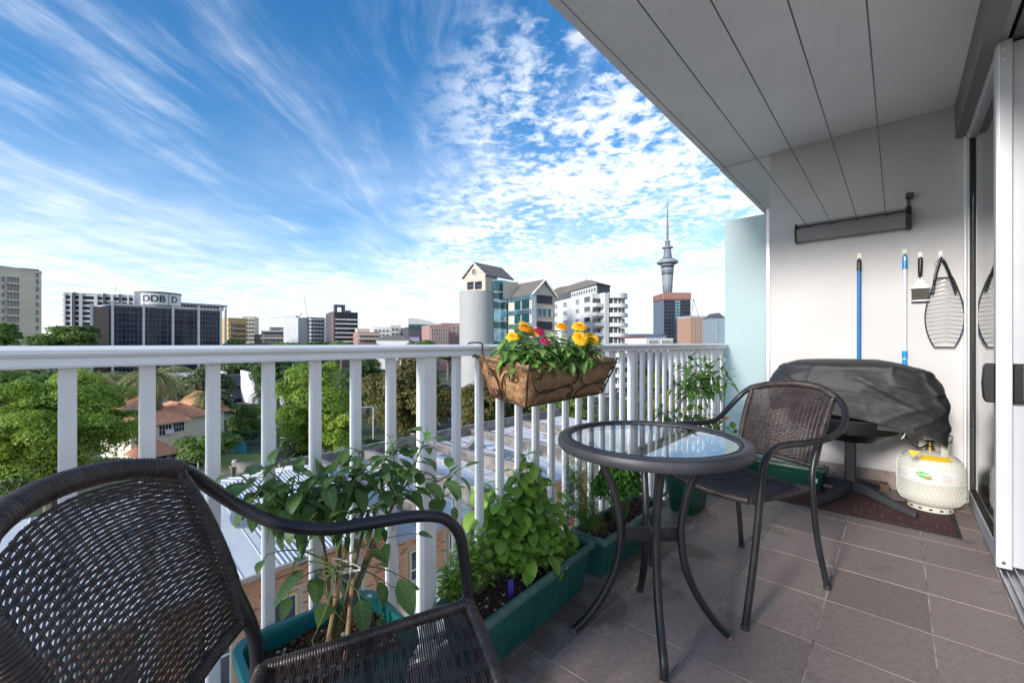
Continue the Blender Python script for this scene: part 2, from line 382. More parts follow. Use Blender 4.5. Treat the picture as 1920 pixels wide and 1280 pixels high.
xs = [1.142 + TX * k for k in range(-8, 10)]; ys = [-0.097 + TY * k for k in range(-1, 5)]
tm = MB(); tm.bb(-0.5, 0.5, -0.5, 0.5, -0.008, 0, tile_m)
tbm = bmesh.new(); tbm.from_mesh(tm.mesh('tile')); tile_me = bpy.data.meshes.new('tile'); tile_me.materials.append(tile_m)
bmesh.ops.bevel(tbm, geom=[e for e in tbm.edges if all(v.co.z > -0.004 for v in e.verts)], offset=0.004, segments=1, affect='EDGES'); tbm.to_mesh(tile_me); tbm.free()
for x0 in xs:
    for y0 in ys:
        a0, a1 = max(x0, -1.6), min(x0 + TX, WX - 0.012); b0, b1 = max(y0, -0.345), min(y0 + TY, 1.19)
        if a1 - a0 < 0.04 or b1 - b0 < 0.03: continue
        g = 0.0036
        link('tile', tile_me, floor_o, M=Matrix.Translation(((a0 + a1) / 2, (b0 + b1) / 2, random.uniform(-.0004, .0004))) @ Matrix.Diagonal((a1 - a0 - g, b1 - b0 - g, 1, 1)))
# --- soffit with its drip groove and the joint over the end wall
c = MB(); c.bb(1.25, WX + 0.03, -1.2, 1.165, CZ, CZ + 0.25, soffit_m)
c.bb(1.25, WX + 0.03, 1.172, 1.215, CZ - 0.004, CZ + 0.25, soffit_m)
c.bb(1.25, WX + 0.03, 1.1651, 1.1719, CZ + 0.012, CZ + 0.25, concrete)
c.bb(WX + 0.045, 9.5, -1.2, 1.165, CZ - 0.006, CZ + 0.25, soffit_m); c.bb(WX + 0.045, 9.5, 1.172, 1.215, CZ - 0.010, CZ + 0.25, soffit_m)
c.bb(WX + 0.045, 9.5, 1.1651, 1.1719, CZ + 0.012, CZ + 0.25, concrete)
c.bb(WX + 0.0301, WX + 0.0449, -1.2, 1.215, CZ + 0.010, CZ + 0.25, black_rub)
tag(c.build('balcony_ceiling'), kind='structure')
# --- end wall, edge post, skirting tiles
w = MB(); w.bb(WX, WX + 0.12, WY0 - 0.4, WY1, -0.2, CZ - 0.0005, ext_wall)
wall_o = w.build('end_wall', bevel=0.004); tag(wall_o, kind='structure')
for k, (y0, y1) in enumerate([(-0.33, -0.097), (-0.097, 0.22), (0.22, 0.537), (0.537, 0.80)]):
    s = MB(); s.bb(WX - 0.012, WX - 0.0005, y0 + 0.002, y1 - 0.002, 0.002, 0.125, tile_m); s.build('skirting_tile', wall_o, bevel=0.002, seg=1)
# our building behind: a plain rendered wall line and parapet that the doors sit in
b = MB(); b.bb(1.2, 1.35, -0.75, -0.36, -0.22, CZ - 0.001, ext_wall)
tag(b.build('apartment_wall'), kind='structure')
b = MB(); b.bb(1.3, WX + 0.1, -3.2, -0.4501, -0.06, -0.01, mat('pale_carpet', (0.35, 0.33, 0.31), 0.95)); b.bb(1.3, WX + 0.1, -3.3, -3.2, -0.06, CZ, ext_wall)
b.bb(WX + 0.1201, WX + 0.2, -3.3, -0.5, -0.06, CZ, ext_wall); b.bb(1.25, WX + .2, -3.3, -1.2001, CZ, CZ + .25, soffit_m)
tag(b.build('room_interior'), kind='structure')

# --- privacy screen
t = thing('privacy_screen', 'tall frosted aqua glass screen beside the white end wall', 'screen', (WX, 1.0, 0))
s = MB(); s.bb(WX + 0.030, WX + 0.042, 0.832, 1.165, -0.1, 2.165, frost_m); s.build('glass_panel', t, bevel=0.002, seg=1)
s = MB(); s.bb(WX + 0.01, WX + 0.06, 0.803, 0.831, -0.1, 2.20, alu_dull); s.bb(WX + 0.026, WX + 0.046, 0.8311, 0.836, -0.1, 2.17, alu_dull)
s.build('edge_post', t, bevel=0.002)
s = MB(); s.tube([(WX + 0.005, 0.818, 2.12), (WX + 0.012, 0.818, 2.12)], 0.006, steel_bright, 10); s.build('screw', t)

# --- railing
RY0 = 1.165
t = thing('balcony_railing', 'white aluminium balcony railing with square balusters and a rounded handrail', 'railing', (1.5, RY0, 0))
cap = [(RY0 - 0.030, 1.030), (RY0 + 0.030, 1.030), (RY0 + 0.034, 1.036), (RY0 + 0.033, 1.043), (RY0 + 0.026, 1.048), (RY0 + 0.012, 1.0508), (RY0 - 0.012, 1.0508), (RY0 - 0.026, 1.048), (RY0 - 0.033, 1.043), (RY0 - 0.034, 1.036)]
chn = [(RY0 - 0.030, 1.010), (RY0 + 0.030, 1.010), (RY0 + 0.031, 1.014), (RY0 + 0.026, 1.025), (RY0 + 0.024, 1.0299), (RY0 - 0.024, 1.0299), (RY0 - 0.026, 1.025), (RY0 - 0.031, 1.014)]
for (x0, x1) in ((-1.6, 1.066), (1.068, 4.135)):
    m = MB(); m.extrude([p for p in reversed(cap)], 'x', x0, x1, white_alu); m.build('handrail', t)
    m = MB(); m.extrude([p for p in reversed(chn)], 'x', x0, x1, white_alu); m.build('rail_channel', t)
bm_ = MB(); bm_.bb(-0.0125, 0.0125, -0.0125, 0.0125, -1.19, 0, white_alu)
def bevel_mesh(me, off, seg=2):
    b = bmesh.new(); b.from_mesh(me); bmesh.ops.bevel(b, geom=list(b.edges), offset=off, segments=seg, affect='EDGES', profile=0.6)
    b.to_mesh(me); b.free(); return me
bal_me = bevel_mesh(bm_.mesh('baluster'), 0.0022)
pm = MB(); pm.bb(-0.025, 0.025, -0.023, 0.023, -1.19, 0, white_alu); post_me = bevel_mesh(pm.mesh('railing_post'), 0.003)
posts = [-0.635, 0.865, 2.36, 3.87]
for k, px in enumerate(posts):
    link('railing_post', post_me, t, M=Matrix.Translation((px, RY0, 1.0099)))
for k in range(3):
    x0, x1 = posts[k], posts[k + 1]
    for i in range(12):
        bx = x1 - .135 - .1157 * i if k == 0 else x0 + .130 + (x1 - x0 - .26) * i / 11
        if bx - x0 > .06: link('baluster', bal_me, t, M=Matrix.Translation((bx, RY0, 1.0099)))
for x in (3.985, 4.10): link('baluster', bal_me, t, M=Matrix.Translation((x, RY0, 1.0099)))
for i in range(1, 8): link('baluster', bal_me, t, M=Matrix.Translation((posts[0] - 0.115 * i, RY0, 1.0099)))
m = MB(); m.bb(-1.6, 4.14, RY0 - 0.0119, RY0 + 0.0119, 0.035, 0.058, white_alu); m.build('bottom_rail', t)

# --- sliding door
t = thing('sliding_door', 'open white aluminium sliding glass door with black pull handles', 'door', (3.5, -0.36, 0))
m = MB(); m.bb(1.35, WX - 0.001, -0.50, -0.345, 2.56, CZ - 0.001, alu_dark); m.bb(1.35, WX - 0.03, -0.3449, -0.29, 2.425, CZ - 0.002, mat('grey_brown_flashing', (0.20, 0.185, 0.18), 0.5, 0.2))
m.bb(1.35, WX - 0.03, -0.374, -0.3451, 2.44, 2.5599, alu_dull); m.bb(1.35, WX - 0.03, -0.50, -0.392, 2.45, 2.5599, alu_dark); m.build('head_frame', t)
m = MB(); m.bb(4.105, WX - 0.0005, -0.352, -0.330, 0, 2.425, white_alu); m.bb(4.09, WX - 0.002, -0.372, -0.3525, 0, 2.425, alu_dull); m.bb(4.10, WX - 0.003, -0.44, -0.3725, 0, 2.425, white_alu); m.build('jamb', t, bevel=0.002)
m = MB()
m.bb(1.35, WX - 0.002, -0.352, -0.346, -0.002, 0.022, alu_dull); m.bb(1.35, WX - 0.003, -0.368, -0.3521, -0.01, 0.004, alu_dull)
m.bb(1.35, WX - 0.002, -0.372, -0.3681, -0.002, 0.020, steel_bright); m.bb(1.35, WX - 0.003, -0.398, -0.3721, -0.01, 0.006, alu_dull)
m.bb(1.35, WX - 0.002, -0.403, -0.3981, -0.002, 0.024, alu_dull); m.bb(1.35, WX - 0.003, -0.449, -0.4031, -0.01, 0.010, alu_dull); m.build('floor_track', t)
def panel(x0, x1, y0, y1, z0, z1, st, name='door_panel', gl=True):
    yc = (y0 + y1) / 2; p = MB(); p.bb(x0, x0 + st, y0, y1, z0, z1, door_alu); p.bb(x1 - st, x1, y0, y1, z0, z1, door_alu)
    p.bb(x0 + st, x1 - st, y0 + .004, y1 - .004, z0, z0 + 0.085, door_alu); p.bb(x0 + st, x1 - st, y0 + .004, y1 - .004, z1 - 0.07, z1, door_alu)
    fr = p.build(name, t, bevel=0.003)
    p = MB(); p.bb(x0 + st, x0 + st + .006, yc - .012, yc + .016, z0 + .085, z1 - .07, black_rub); p.bb(x1 - st - .006, x1 - st, yc - .012, yc + .016, z0 + .085, z1 - .07, black_rub)
    p.bb(x0 + st + .006, x1 - st - .006, yc - .012, yc + .016, z0 + .085, z0 + .091, black_rub); p.build('gasket', fr)
    p = MB(); p.bb(x0 + st + .0062, x1 - st - .0062, yc - .004, yc + .002, z0 + .0912, z1 - .0702, glass_m); p.build('glass', fr)
    return fr
fr = panel(2.955, 4.085, -0.389, -0.338, 0.026, 2.44, 0.062)
for z in (0.075, 0.055, 0.125, 2.40, 2.385):
    pass
for zz, mm_ in ((0.115, white_pl), (0.085, white_pl), (0.052, black_pl), (2.395, white_pl), (2.35, white_pl)):
    s = MB(); s.tube([(2.951, -0.362, zz), (2.9565, -0.362, zz)], 0.0065, mm_, 12); s.build('rivet', fr)
s = MB(); s.extrude([(2.951, .03), (2.9549, .03), (2.9549, 2.43), (2.951, 2.43)], 'y', -0.350, -0.346, white_alu); s.build('stile_bead', fr)
# outside pull and inside pull
for (ya, yb, nm) in ((-0.337, -0.300, 0), (-0.392, -0.440, 1)):
    s = MB(); y0, y1 = min(ya, yb), max(ya, yb)
    prof = [(y0 if nm == 0 else y1, 0.780), (y0 if nm == 0 else y1, 0.962)] + ([(y1 - .008, 0.962), (y1, 0.945), (y1 + .004, 0.87), (y1, 0.80), (y1 - .008, 0.780)] if nm == 0 else [(y0 + .01, 0.962), (y0, 0.935), (y0 - .006, 0.87), (y0, 0.805), (y0 + .01, 0.780)])
    s.extrude(prof, 'x', 2.962, 3.004, black_pl); hd = s.build('handle', t, bevel=0.005)
    s = MB()
    for k in range(9): s.bb(2.9585, 2.9615, y0 + 0.010, y0 + 0.018, 0.80 + k * 0.018, 0.811 + k * 0.018, black_rub if nm == 0 else steel_bright)
    s.build('lock_plate', hd)
fr2 = panel(3.00, 4.085, -0.449, -0.3955, 0.026, 2.44, 0.07)
# blind drawn behind the doors
m = MB(); N_ = 40
for k in range(N_):
    x0, x1 = 3.02 + 1.05 * k / N_, 3.02 + 1.05 * (k + 1) / N_; y = -0.50 - 0.02 * math.sin(k * 1.3); y2 = -0.50 - 0.02 * math.sin((k + 1) * 1.3)
    m.add([(x0, y, 0.02), (x1, y2, 0.02), (x1, y2, 2.43), (x0, y, 2.43)], [(0, 1, 2, 3)], mat('white_curtain', (0.74, 0.73, 0.75), 0.8))
tag(m.build('curtain', smooth=True), 'white curtain drawn behind the open sliding door', 'curtain')

# --- retractable clothesline
t = thing('clothesline', 'grey retractable clothesline box on the white end wall with four lines', 'clothesline', (WX, 0.27, 1.93))
m = MB(); x = WX; m.extrude([(x - .001, 1.868), (x - .001, 2.01), (x - .045, 2.012), (x - .052, 2.006), (x - .052, 1.995), (x - .015, 1.992), (x - .015, 1.968), (x - .075, 1.966), (x - .092, 1.950), (x - .060, 1.872)], 'y', -0.045, 0.60, mat('clothesline_case_grey', (.20, .20, .205), .45, 0, (.24, .24, .245), 5))
m.build('case', t)
for y0, y1 in ((0.601, 0.612), (-0.075, -0.046)):
    m = MB(); m.extrude([(x - .001, 1.862), (x - .001, 2.016), (x - .055, 2.018), (x - .080, 1.972), (x - .098, 1.952), (x - .064, 1.864)], 'y', y0, y1, black_pl); m.build('end_cap', t, bevel=0.003)
m = MB(); m.bb(x - .022, x - .002, -0.066, -0.052, 2.017, 2.10, black_pl); m.bb(x - .05, x - .002, -0.085, -0.045, 2.08, 2.115, black_pl); m.build('hook_bracket', t, bevel=0.003)
for y in (0.527, 0.378, 0.222, 0.062):
    m = MB(); m.tube([(x - .046, y, 1.985), (2.0, y, 1.990), (-1.5, y, 2.0)], 0.0022, mat('grey_line_cord', (0.10, 0.10, 0.10), 0.6), 6); m.build('line', t)
    m = MB(); m.box((x - .05, y - 0.004, 1.983), (.022, .016, .014), black_pl); m.build('line_guide', t, bevel=0.002)

# --- things hanging on the end wall
def hook(y, z, label, mm=hook_m, s=1.0):
    m = MB(); m.box((WX - .003, y, z), (.005, .026 * s, .055 * s), mm); m.tube(spline([(WX - .006, y, z - .016 * s), (WX - .024, y, z - .020 * s), (WX - .026, y, z - .002 * s)], 4), 0.004 * s, mm, 8)
    tag(m.build('wall_hook', bevel=0.0015), label, 'hook', 'clear adhesive hooks on the end wall')
hook(0.211, 1.705, 'clear hook holding the plain blue broom handle')
hook(-0.040, 1.700, 'clear hook holding the white and blue pole')
hook(-0.121, 1.672, 'small clear hook holding the black grill brush', white_pl, .8)
hook(-0.222, 1.665, 'small clear hook holding the wire fish basket', white_pl, .8)
t = thing('broom_handle', 'blue broom handle with a black cap hanging on the white wall', 'broom', (WX - .02, 0.211, 0.6))
m = MB(); m.tube([(WX - .024, .214, 0.50), (WX - .024, .212, 1.615)], 0.0125, blue_m, 14); m.build('pole', t, True)
m = MB(); m.lathe([(0.0, 1.690), (.008, 1.688), (.013, 1.675), (.0145, 1.61), (.0145, 1.60), (.0, 1.60)], (WX - .024, .212, 0), black_pl, 14); m.build('end_cap', t, True)
t = thing('telescopic_pole', 'white telescopic pole with bright blue grips hanging on the wall', 'pole', (WX - .02, -0.04, 0.6))
m = MB(); m.tube([(WX - .024, -.040, 0.94), (WX - .024, -.041, 1.60)], 0.0115, mat('pearl_white_pole', (0.62, 0.66, 0.74), .3), 14); m.build('pole', t, True)
m = MB(); m.tube([(WX - .024, -.040, 0.50), (WX - .024, -.040, 0.935)], [0.0145] * 2, blue_light, 14); m.tube([(WX - .024, -.040, 0.95), (WX - .024, -.040, 1.0)], 0.0155, blue_light, 14); m.build('lower_grip', t, True)
m = MB(); m.lathe([(.0, 1.690), (.009, 1.688), (.0135, 1.67), (.0145, 1.61), (.0155, 1.60), (.0155, 1.585), (.0, 1.585)], (WX - .024, -.041, 0), blue_light, 14); m.bb(WX - .041, WX - .037, -.046, -.036, 1.64, 1.668, white_pl); m.build('upper_grip', t, True)
t = thing('grill_brush', 'black handled steel grill scraper hanging between pole and fish basket', 'brush', (WX - .02, -0.12, 1.4))
m = MB(); m.tube(spline([(WX - .022, -.121, 1.655), (WX - .022, -.121, 1.63), (WX - .024, -.120, 1.56), (WX - .022, -.119, 1.505)], 5), [.006, .010, .012, .013, .0135, .0135, .0135, .0135, .013, .013, .0125, .012, .011, .010, .009, .009], black_pl, 12); m.build('handle', t, True)
m = MB(); m.add([(WX - .03, -.112, 1.515), (WX - .03, -.128, 1.515), (WX - .03, -.148, 1.465), (WX - .03, -.162, 1.445), (WX - .03, -.078, 1.445), (WX - .03, -.094, 1.465), (WX - .016, -.112, 1.515), (WX - .016, -.128, 1.515), (WX - .016, -.148, 1.465), (WX - .016, -.162, 1.445), (WX - .016, -.078, 1.445), (WX - .016, -.094, 1.465)],
    [(0, 1, 2, 3, 4, 5), (11, 10, 9, 8, 7, 6), (0, 6, 7, 1), (1, 7, 8, 2), (2, 8, 9, 3), (3, 9, 10, 4), (4, 10, 11, 5), (5, 11, 6, 0)], mat('dull_steel', (.20, .20, .20), .35, 1.0)); m.build('scraper_plate', t)
m = MB(); m.box((WX - .026, -.120, 1.395), (.036, .088, .085), mat('brush_bristle', (0.035, 0.032, 0.028), .8, 0, (.08, .075, .06), 300, stretch=(1, 1, .2))); m.box((WX - .026, -.120, 1.443), (.042, .096, .014), steel_bright); m.box((WX - .026, -.120, 1.352), (.042, .094, .010), steel_bright); m.build('brush_head', t, bevel=0.003)
t = thing('fish_grill_basket', 'fish shaped chrome wire grill basket hanging from its black handles', 'grill basket', (WX - .02, -0.235, 1.3))
chrome = mat('chrome_wire', (0.16, 0.16, 0.17), 0.25, 1.0)
def fishw(z): # half width at height z
    k = (z - 1.03) / (1.50 - 1.03); return 0.048 + 0.050 * math.sin(math.pi * min(max(k, 0), 1) ** 0.85) - 0.008 * k
for xo in (0.016, 0.042):
    zz = [1.03 + 0.47 * i / 14 for i in range(15)]
    yc = -0.238
    loop = [(WX - xo, yc + fishw(z), z) for z in zz] + [(WX - xo, yc - fishw(z), z) for z in reversed(zz)]
    m = MB(); m.tube(loop, 0.0032, chrome, 6, closed=True); m.build('wire_frame', t, True)
    for k in range(15):
        z = 1.065 + 0.029 * k; hw = fishw(z)
        m = MB(); m.tube([(WX - xo, yc - hw, z - .006), (WX - xo - .006, yc - hw * .4, z + .004), (WX - xo - .008, yc, z + .012), (WX - xo - .006, yc + hw * .4, z + .004), (WX - xo, yc + hw, z - .006)], 0.0017, chrome, 5); m.build('wire', t, True)
for s_ in (-1, 1):
    m = MB(); m.tube(spline([(WX - .03, -.222, 1.64), (WX - .03, -.226 + s_ * .014, 1.60), (WX - .03, -.230 + s_ * .034, 1.52), (WX - .03, -.236 + s_ * .052, 1.42), (WX - .03, -.236 + s_ * .056, 1.39)], 5), [.006] * 3 + [.0085] * 14 + [.007] * 4, black_pl, 9); m.build('handle', t, True)
m = MB(); m.tube(spline([(WX - .026, -.222, 1.645), (WX - .026, -.20, 1.625), (WX - .026, -.19, 1.61), (WX - .026, -.205, 1.585), (WX - .026, -.225, 1.60)], 5), .0018, chrome, 5); m.build('hanging_loop', t, True)

# ================================================================ WICKER CHAIRS
def rot_ring(pts): return pts
def make_chair(label):
    t = thing('wicker_chair', label, 'chair', group='wicker armchairs with tubular frames')
    side = lambda P, s: [(p[0], p[1] * s, p[2]) for p in P]
    arm = [(.280, .260, .006), (.255, .270, .20), (.234, .276, .38), (.216, .279, .54), (.202, .278, .600), (.165, .273, .640), (.10, .262, .657), (0.0, .256, .656), (-.09, .258, .654), (-.18, .278, .666), (-.258, .291, .706), (-.312, .270, .764), (-.336, .236, .806)]
    topr = [(-.350, .19, .828), (-.392, .11, .850), (-.408, .0, .858), (-.392, -.11, .850), (-.350, -.19, .828)]
    path = spline(arm + topr + side(arm[::-1], -1), 5)
    m = MB(); m.tube(path, .0135, tube_m, 12); m.build('arm_and_leg_frame', t, True)
    for s in (1, -1):
        m = MB(); m.tube(spline(side([(-.338, .205, .815), (-.29, .198, .69), (-.232, .192, .56), (-.208, .196, .47), (-.212, .200, .36), (-.238, .202, .20), (-.277, .218, .006)], s), 5), .0125, tube_m, 12); m.build('leg', t, True)
        m = MB(); m.tube(side([(.20, .232, .450), (.226, .275, .452)], s), .009, tube_m, 8); m.build('seat_bracket', t, True)
        for (fx, fy) in ((.280, .260), (-.277, .218)):
            m = MB(); m.lathe([(0, 0), (.0155, 0), (.0155, .012), (.0138, .018), (0, .018)], (fx, fy * s, 0), black_rub, 12); m.build('foot_cap', t, True)
    # wrapped tubes: a fine ridge for every turn of the strand
    def wrap(P, r, name, amp=.0016, pitch=.0062):
        Q = [Vector(p) for p in spline(P, 12)]; L = [0]
        for i in range(1, len(Q)): L.append(L[-1] + (Q[i] - Q[i - 1]).length)
        n = int(L[-1] / (pitch / 4)); pts = []; rs = []; j = 0
        for k in range(n + 1):
            d = L[-1] * k / n
            while j < len(L) - 2 and L[j + 1] < d: j += 1
            f = (d - L[j]) / max(L[j + 1] - L[j], 1e-9); pts.append(Q[j].lerp(Q[j + 1], f)); rs.append(r + amp * (abs(math.sin(math.pi * k / 4)) - .5) + random.uniform(-.0002, .0002))
        m = MB(); m.tube(pts, rs, wick_m, 12); m.build(name, t, True)
    wrap([(-.343, .222, .814)] + topr + [(-.343, -.222, .814)], .0170, 'top_rail_wrap')
    def bs(s, v):                                   # surface of the back: s across, v up
        half = .181 + .012 * v; bow = (1 - s * s)
        x = -.232 - .052 * v - .05 * v * v * 1.1 - bow * (.030 + .020 * v)
        zb = .520 + .006 * s * s; zt = .812 + .030 * bow
        return Vector((x, s * half, zb + (zt - zb) * v))
    wrap([bs(-1, 0), bs(-.5, 0), bs(0, 0), bs(.5, 0), bs(1, 0)], .0115, 'lower_rail_wrap')
    wrap([bs(1, .02) + Vector((0, .008, 0)), bs(1, .35) + Vector((0, .010, 0)), bs(1, .7) + Vector((0, .011, 0)), bs(1, .96) + Vector((0, .010, 0))], .0148, 'side_wrap', .0010, .005)
    wrap([bs(-1, .02) - Vector((0, .008, 0)), bs(-1, .35) - Vector((0, .010, 0)), bs(-1, .7) - Vector((0, .011, 0)), bs(-1, .96) - Vector((0, .010, 0))], .0148, 'side_wrap', .0010, .005)
    def strip(MBo, P, Nn, hw, th):                  # flat strand: rectangular section along P, Nn = normals
        K = len(P); vs = []
        for i in range(K):
            d = (P[min(i + 1, K - 1)] - P[max(i - 1, 0)]).normalized(); n = Nn[i]; b = d.cross(n).normalized()
            vs += [P[i] + b * hw, P[i] + n * th, P[i] - b * hw, P[i] - n * th]
        fs = []
        for i in range(K - 1):
            for k in range(4): fs.append((i * 4 + k, i * 4 + (k + 1) % 4, i * 4 + 4 + (k + 1) % 4, i * 4 + 4 + k))
        MBo.add(vs, fs, wick_m)
    def norm(fn, s, v):
        e = .01; a = fn(s + e, v) - fn(s - e, v); b = fn(s, min(v + e, 1)) - fn(s, max(v - e, 0)); return a.cross(b).normalized()
    # back weave
    nr, ns = 59, 17
    m = MB()
    for r in range(nr):
        v = (r + .5) / nr; P = []; Nn = []; K = ns * 3
        for k in range(K + 1):
            s = -1 + 2 * k / K; nv = norm(bs, s, v); ph = (k / 3.0) * math.pi + (math.pi if r % 2 else 0)
            P.append(bs(s, v) + nv * (.0017 * math.cos(ph)) + Vector((0, 0, random.uniform(-.0005, .0005)))); Nn.append(nv)
        strip(m, P, Nn, .0026, .0013)
    m.build('back_weave', t, kind='stuff')
    m = MB()
    for k in range(ns + 1):
        for dd in (-.011, .011):
            s = -1 + 2 * k / ns + dd
            if abs(s) > .985: continue
            P = [bs(s, i / 10) for i in range(11)]; strip(m, P, [norm(bs, s, i / 10) for i in range(11)], .0012, .0010)
    m.build('back_spoke', t, kind='stuff')
    # seat
    def ss(a, b):                                   # a: rear..front, b: side..side
        x = -.195 + .412 * a; half = .185 + .045 * a; y = b * half
        return Vector((x, y, .430 + .022 * a - .022 * (1 - b * b) * (0.4 + .6 * math.sin(math.pi * a))))
    fr_ = .0125
    ring = [(.219, .230, .454), (.227, .11, .443), (.230, 0, .440), (.227, -.11, .443), (.219, -.230, .454)]
    wrap(ring, fr_ + .001, 'front_rail_wrap', .0016, .006)
    wrap([(.219, .230, .454), (.05, .215, .442), (-.10, .198, .433), (-.195, .187, .430)], fr_, 'seat_side_wrap', .0012, .005)
    wrap([(.219, -.230, .454), (.05, -.215, .442), (-.10, -.198, .433), (-.195, -.187, .430)], fr_, 'seat_side_wrap', .0012, .005)
    wrap([(-.195, .187, .430), (-.2, 0, .422), (-.195, -.187, .430)], fr_, 'seat_rear_wrap', .0012, .005)
    m = MB(); na = 92; K = 28
    for r in range(na):
        a = (r + .5) / na; P = []; Nn = []
        for k in range(K + 1):
            b = -1 + 2 * k / K; nv = norm(ss, a, b)
            if nv.z < 0: nv = -nv
            ph = (k / K) * 7 * math.pi + (math.pi if (r // 2) % 2 else 0)
            P.append(ss(a, b) + nv * (.0020 * math.cos(ph)) + Vector((random.uniform(-.0004, .0004), 0, 0))); Nn.append(nv)
        e = Vector((0, .010, .006)); P[0] = P[0] - e + Vector((0, 0, .012)); P[-1] = P[-1] + e
        strip(m, P, Nn, .00165, .0012)
    m.build('seat_weave', t, kind='stuff')
    m = MB()
    for k in range(1, 8):
        for dd in (-.022, 0, .022):
            b = -1 + 2 * k / 8 + dd; P = [ss(i / 12, b) for i in range(13)]; strip(m, P, [Vector((0, 0, 1))] * 13, .0018, .0013)
    m.build('seat_spoke', t, kind='stuff')
    m = MB(); m.tube([(.0, .20, .428), (.0, 0, .412), (.0, -.20, .428)], .007, tube_m, 8); m.build('seat_crossbar', t, True)
    return t
def set_chair(t, x, y, th): t.location = (x, y, 0); t.rotation_euler = (0, 0, th)
ch = make_chair('wicker armchair cropped by the left frame edge, nearest the camera')
ch2 = copy_tree(ch); ch2['label'] = 'wicker armchair standing between the glass table and the covered barbecue'
set_chair(ch, .361 - .503 * .012, .650 - .864 * .012, -.536); ch.scale = (1, 1.05, 1); set_chair(ch2, 2.106, .526, 2.714); ch2.scale = (1, .95, 1)

# ================================================================ BISTRO TABLE
TXc, TYc = 1.487, .664
t = thing('bistro_table', 'round bistro table with smoked glass top and curved black legs', 'table', (TXc, TYc, 0))
m = MB(); prof = [(.284, .708), (.288, .716), (.293, .718), (.322, .718), (.331, .713), (.335, .702), (.334, .688), (.328, .680), (.293, .682), (.284, .690), (.284, .708)]
m.lathe(prof, (TXc, TYc, 0), grey_table, 96); m.build('rim', t, True)
m = MB(); m.lathe([(.290, .7185), (.295, .7195), (.299, .7185)], (TXc, TYc, 0), black_rub, 96); m.build('rim_groove', t, True)
m = MB(); m.lathe([(0, .706), (.2835, .706), (.2835, .711), (0, .711)], (TXc, TYc, 0), tglass_m, 96); m.build('glass_top', t)
legA = [(-52 + 180, .278), (33 + 180, .25), (-52, .278), (33, .235)]
for a_, rf in [(129.5, .277), (-52.3, .277), (-146.0, .225), (33.5, .27)]:
    ca, sa = math.cos(rad(a_)), math.sin(rad(a_)); L_ = [(.215, .690), (.185, .64), (.140, .54), (.112, .43), (.108, .35), (.125, .24), (.17, .14), (.225, .06), (rf, .007)]
    m = MB(); m.tube(spline([(TXc + ca * r, TYc + sa * r, z) for r, z in L_], 6), .0138, tube_m, 12); lg = m.build('leg', t, True)
    m = MB(); m.lathe([(0, 0), (.0155, 0), (.0155, .014), (.013, .018), (0, .018)], (TXc + ca * rf, TYc + sa * rf, 0), mat('worn_foot_cap', (.12, .08, .07), .7), 12); m.build('foot_cap', lg, True)
for a_ in (129.5 - 180, 33.5):
    m = MB(); m.box((TXc, TYc, .365), (.222, .005, .052), tube_m, Matrix.Rotation(rad(a_ + (0 if a_ < 0 else 0)), 3, 'Z')); m.build('cross_brace', t, bevel=.001)

# ================================================================ BARBECUE, GAS BOTTLE, MAT
t = thing('door_mat', 'maroon ribbed mat under the barbecue stand', 'mat', (3.6, .3, 0))
m = MB(); m.bb(3.345, 3.83, -.24, .90, .001, .009, mat_red); m.build('pile', t, bevel=.003)
m = MB(); m.bb(3.32, 3.3449, -.262, .92, .001, .006, black_rub); m.bb(3.345, 3.83, -.262, -.2401, .001, .006, black_rub); m.bb(3.345, 3.83, .9001, .92, .001, .006, black_rub); m.bb(3.8301, 3.85, -.262, .92, .001, .006, black_rub); m.build('rubber_border', t)
m = MB()
for i in range(110):
    x = random.uniform(3.35, 3.82); y = random.uniform(-.23, .6); s = random.uniform(.001, .0028)
    m.box((x, y, .0095 + s * .3), (s, s * random.uniform(.6, 1.6), s * .6), perlite, Matrix.Rotation(random.random() * 3, 3, 'Z'))
tag(m.build('crumbs'), 'pale crumbs scattered over the maroon mat', 'crumbs', kind='stuff')

BX, BY = 3.70, .235
t = thing('covered_barbecue', 'barbecue under a creased dark grey cover on a black pedestal', 'barbecue', (BX, BY, 0))
for a_, L_ in ((241, .37), (157, .44), (62, .36), (-24, .40)):
    ca, sa = math.cos(rad(a_)), math.sin(rad(a_)); m = MB()
    P = [Vector((BX + ca * r, BY + sa * r, z)) for r, z in ((.02, .105), (.12, .095), (.26, .055), (L_, .030))]; ws = [.030, .032, .026, .020]; hs = [.045, .035, .026, .018]
    vs = []; n_ = Vector((-sa, ca, 0))
    for p, w_, h_ in zip(P, ws, hs): vs += [p + n_ * w_ - Vector((0, 0, h_)), p - n_ * w_ - Vector((0, 0, h_)), p - n_ * w_ * .7 + Vector((0, 0, h_ * .55)), p + n_ * w_ * .7 + Vector((0, 0, h_ * .55))]
    fs = [(0, 1, 2, 3), (15, 14, 13, 12)]
    for i in range(3):
        for k in range(4): fs.append((i * 4 + k, i * 4 + 4 + k, i * 4 + 4 + (k + 1) % 4, i * 4 + (k + 1) % 4))
    m.add(vs, fs, mat('black_stand_resin', (.022, .024, .030), .55)); m.build('foot', t, bevel=.005)
m = MB(); m.box((BX, BY, .30), (.062, .062, .50), mat('black_stand_post', (.016, .018, .022), .4)); m.build('post', t, bevel=.008)
m = MB(); m.box((BX, BY, .535), (.40, .62, .04), black_pl); m.lathe([(.0, .40), (.16, .41), (.24, .47), (.25, .55)], (BX, BY, 0), black_pl, 24); m.build('burner_box', t, True)
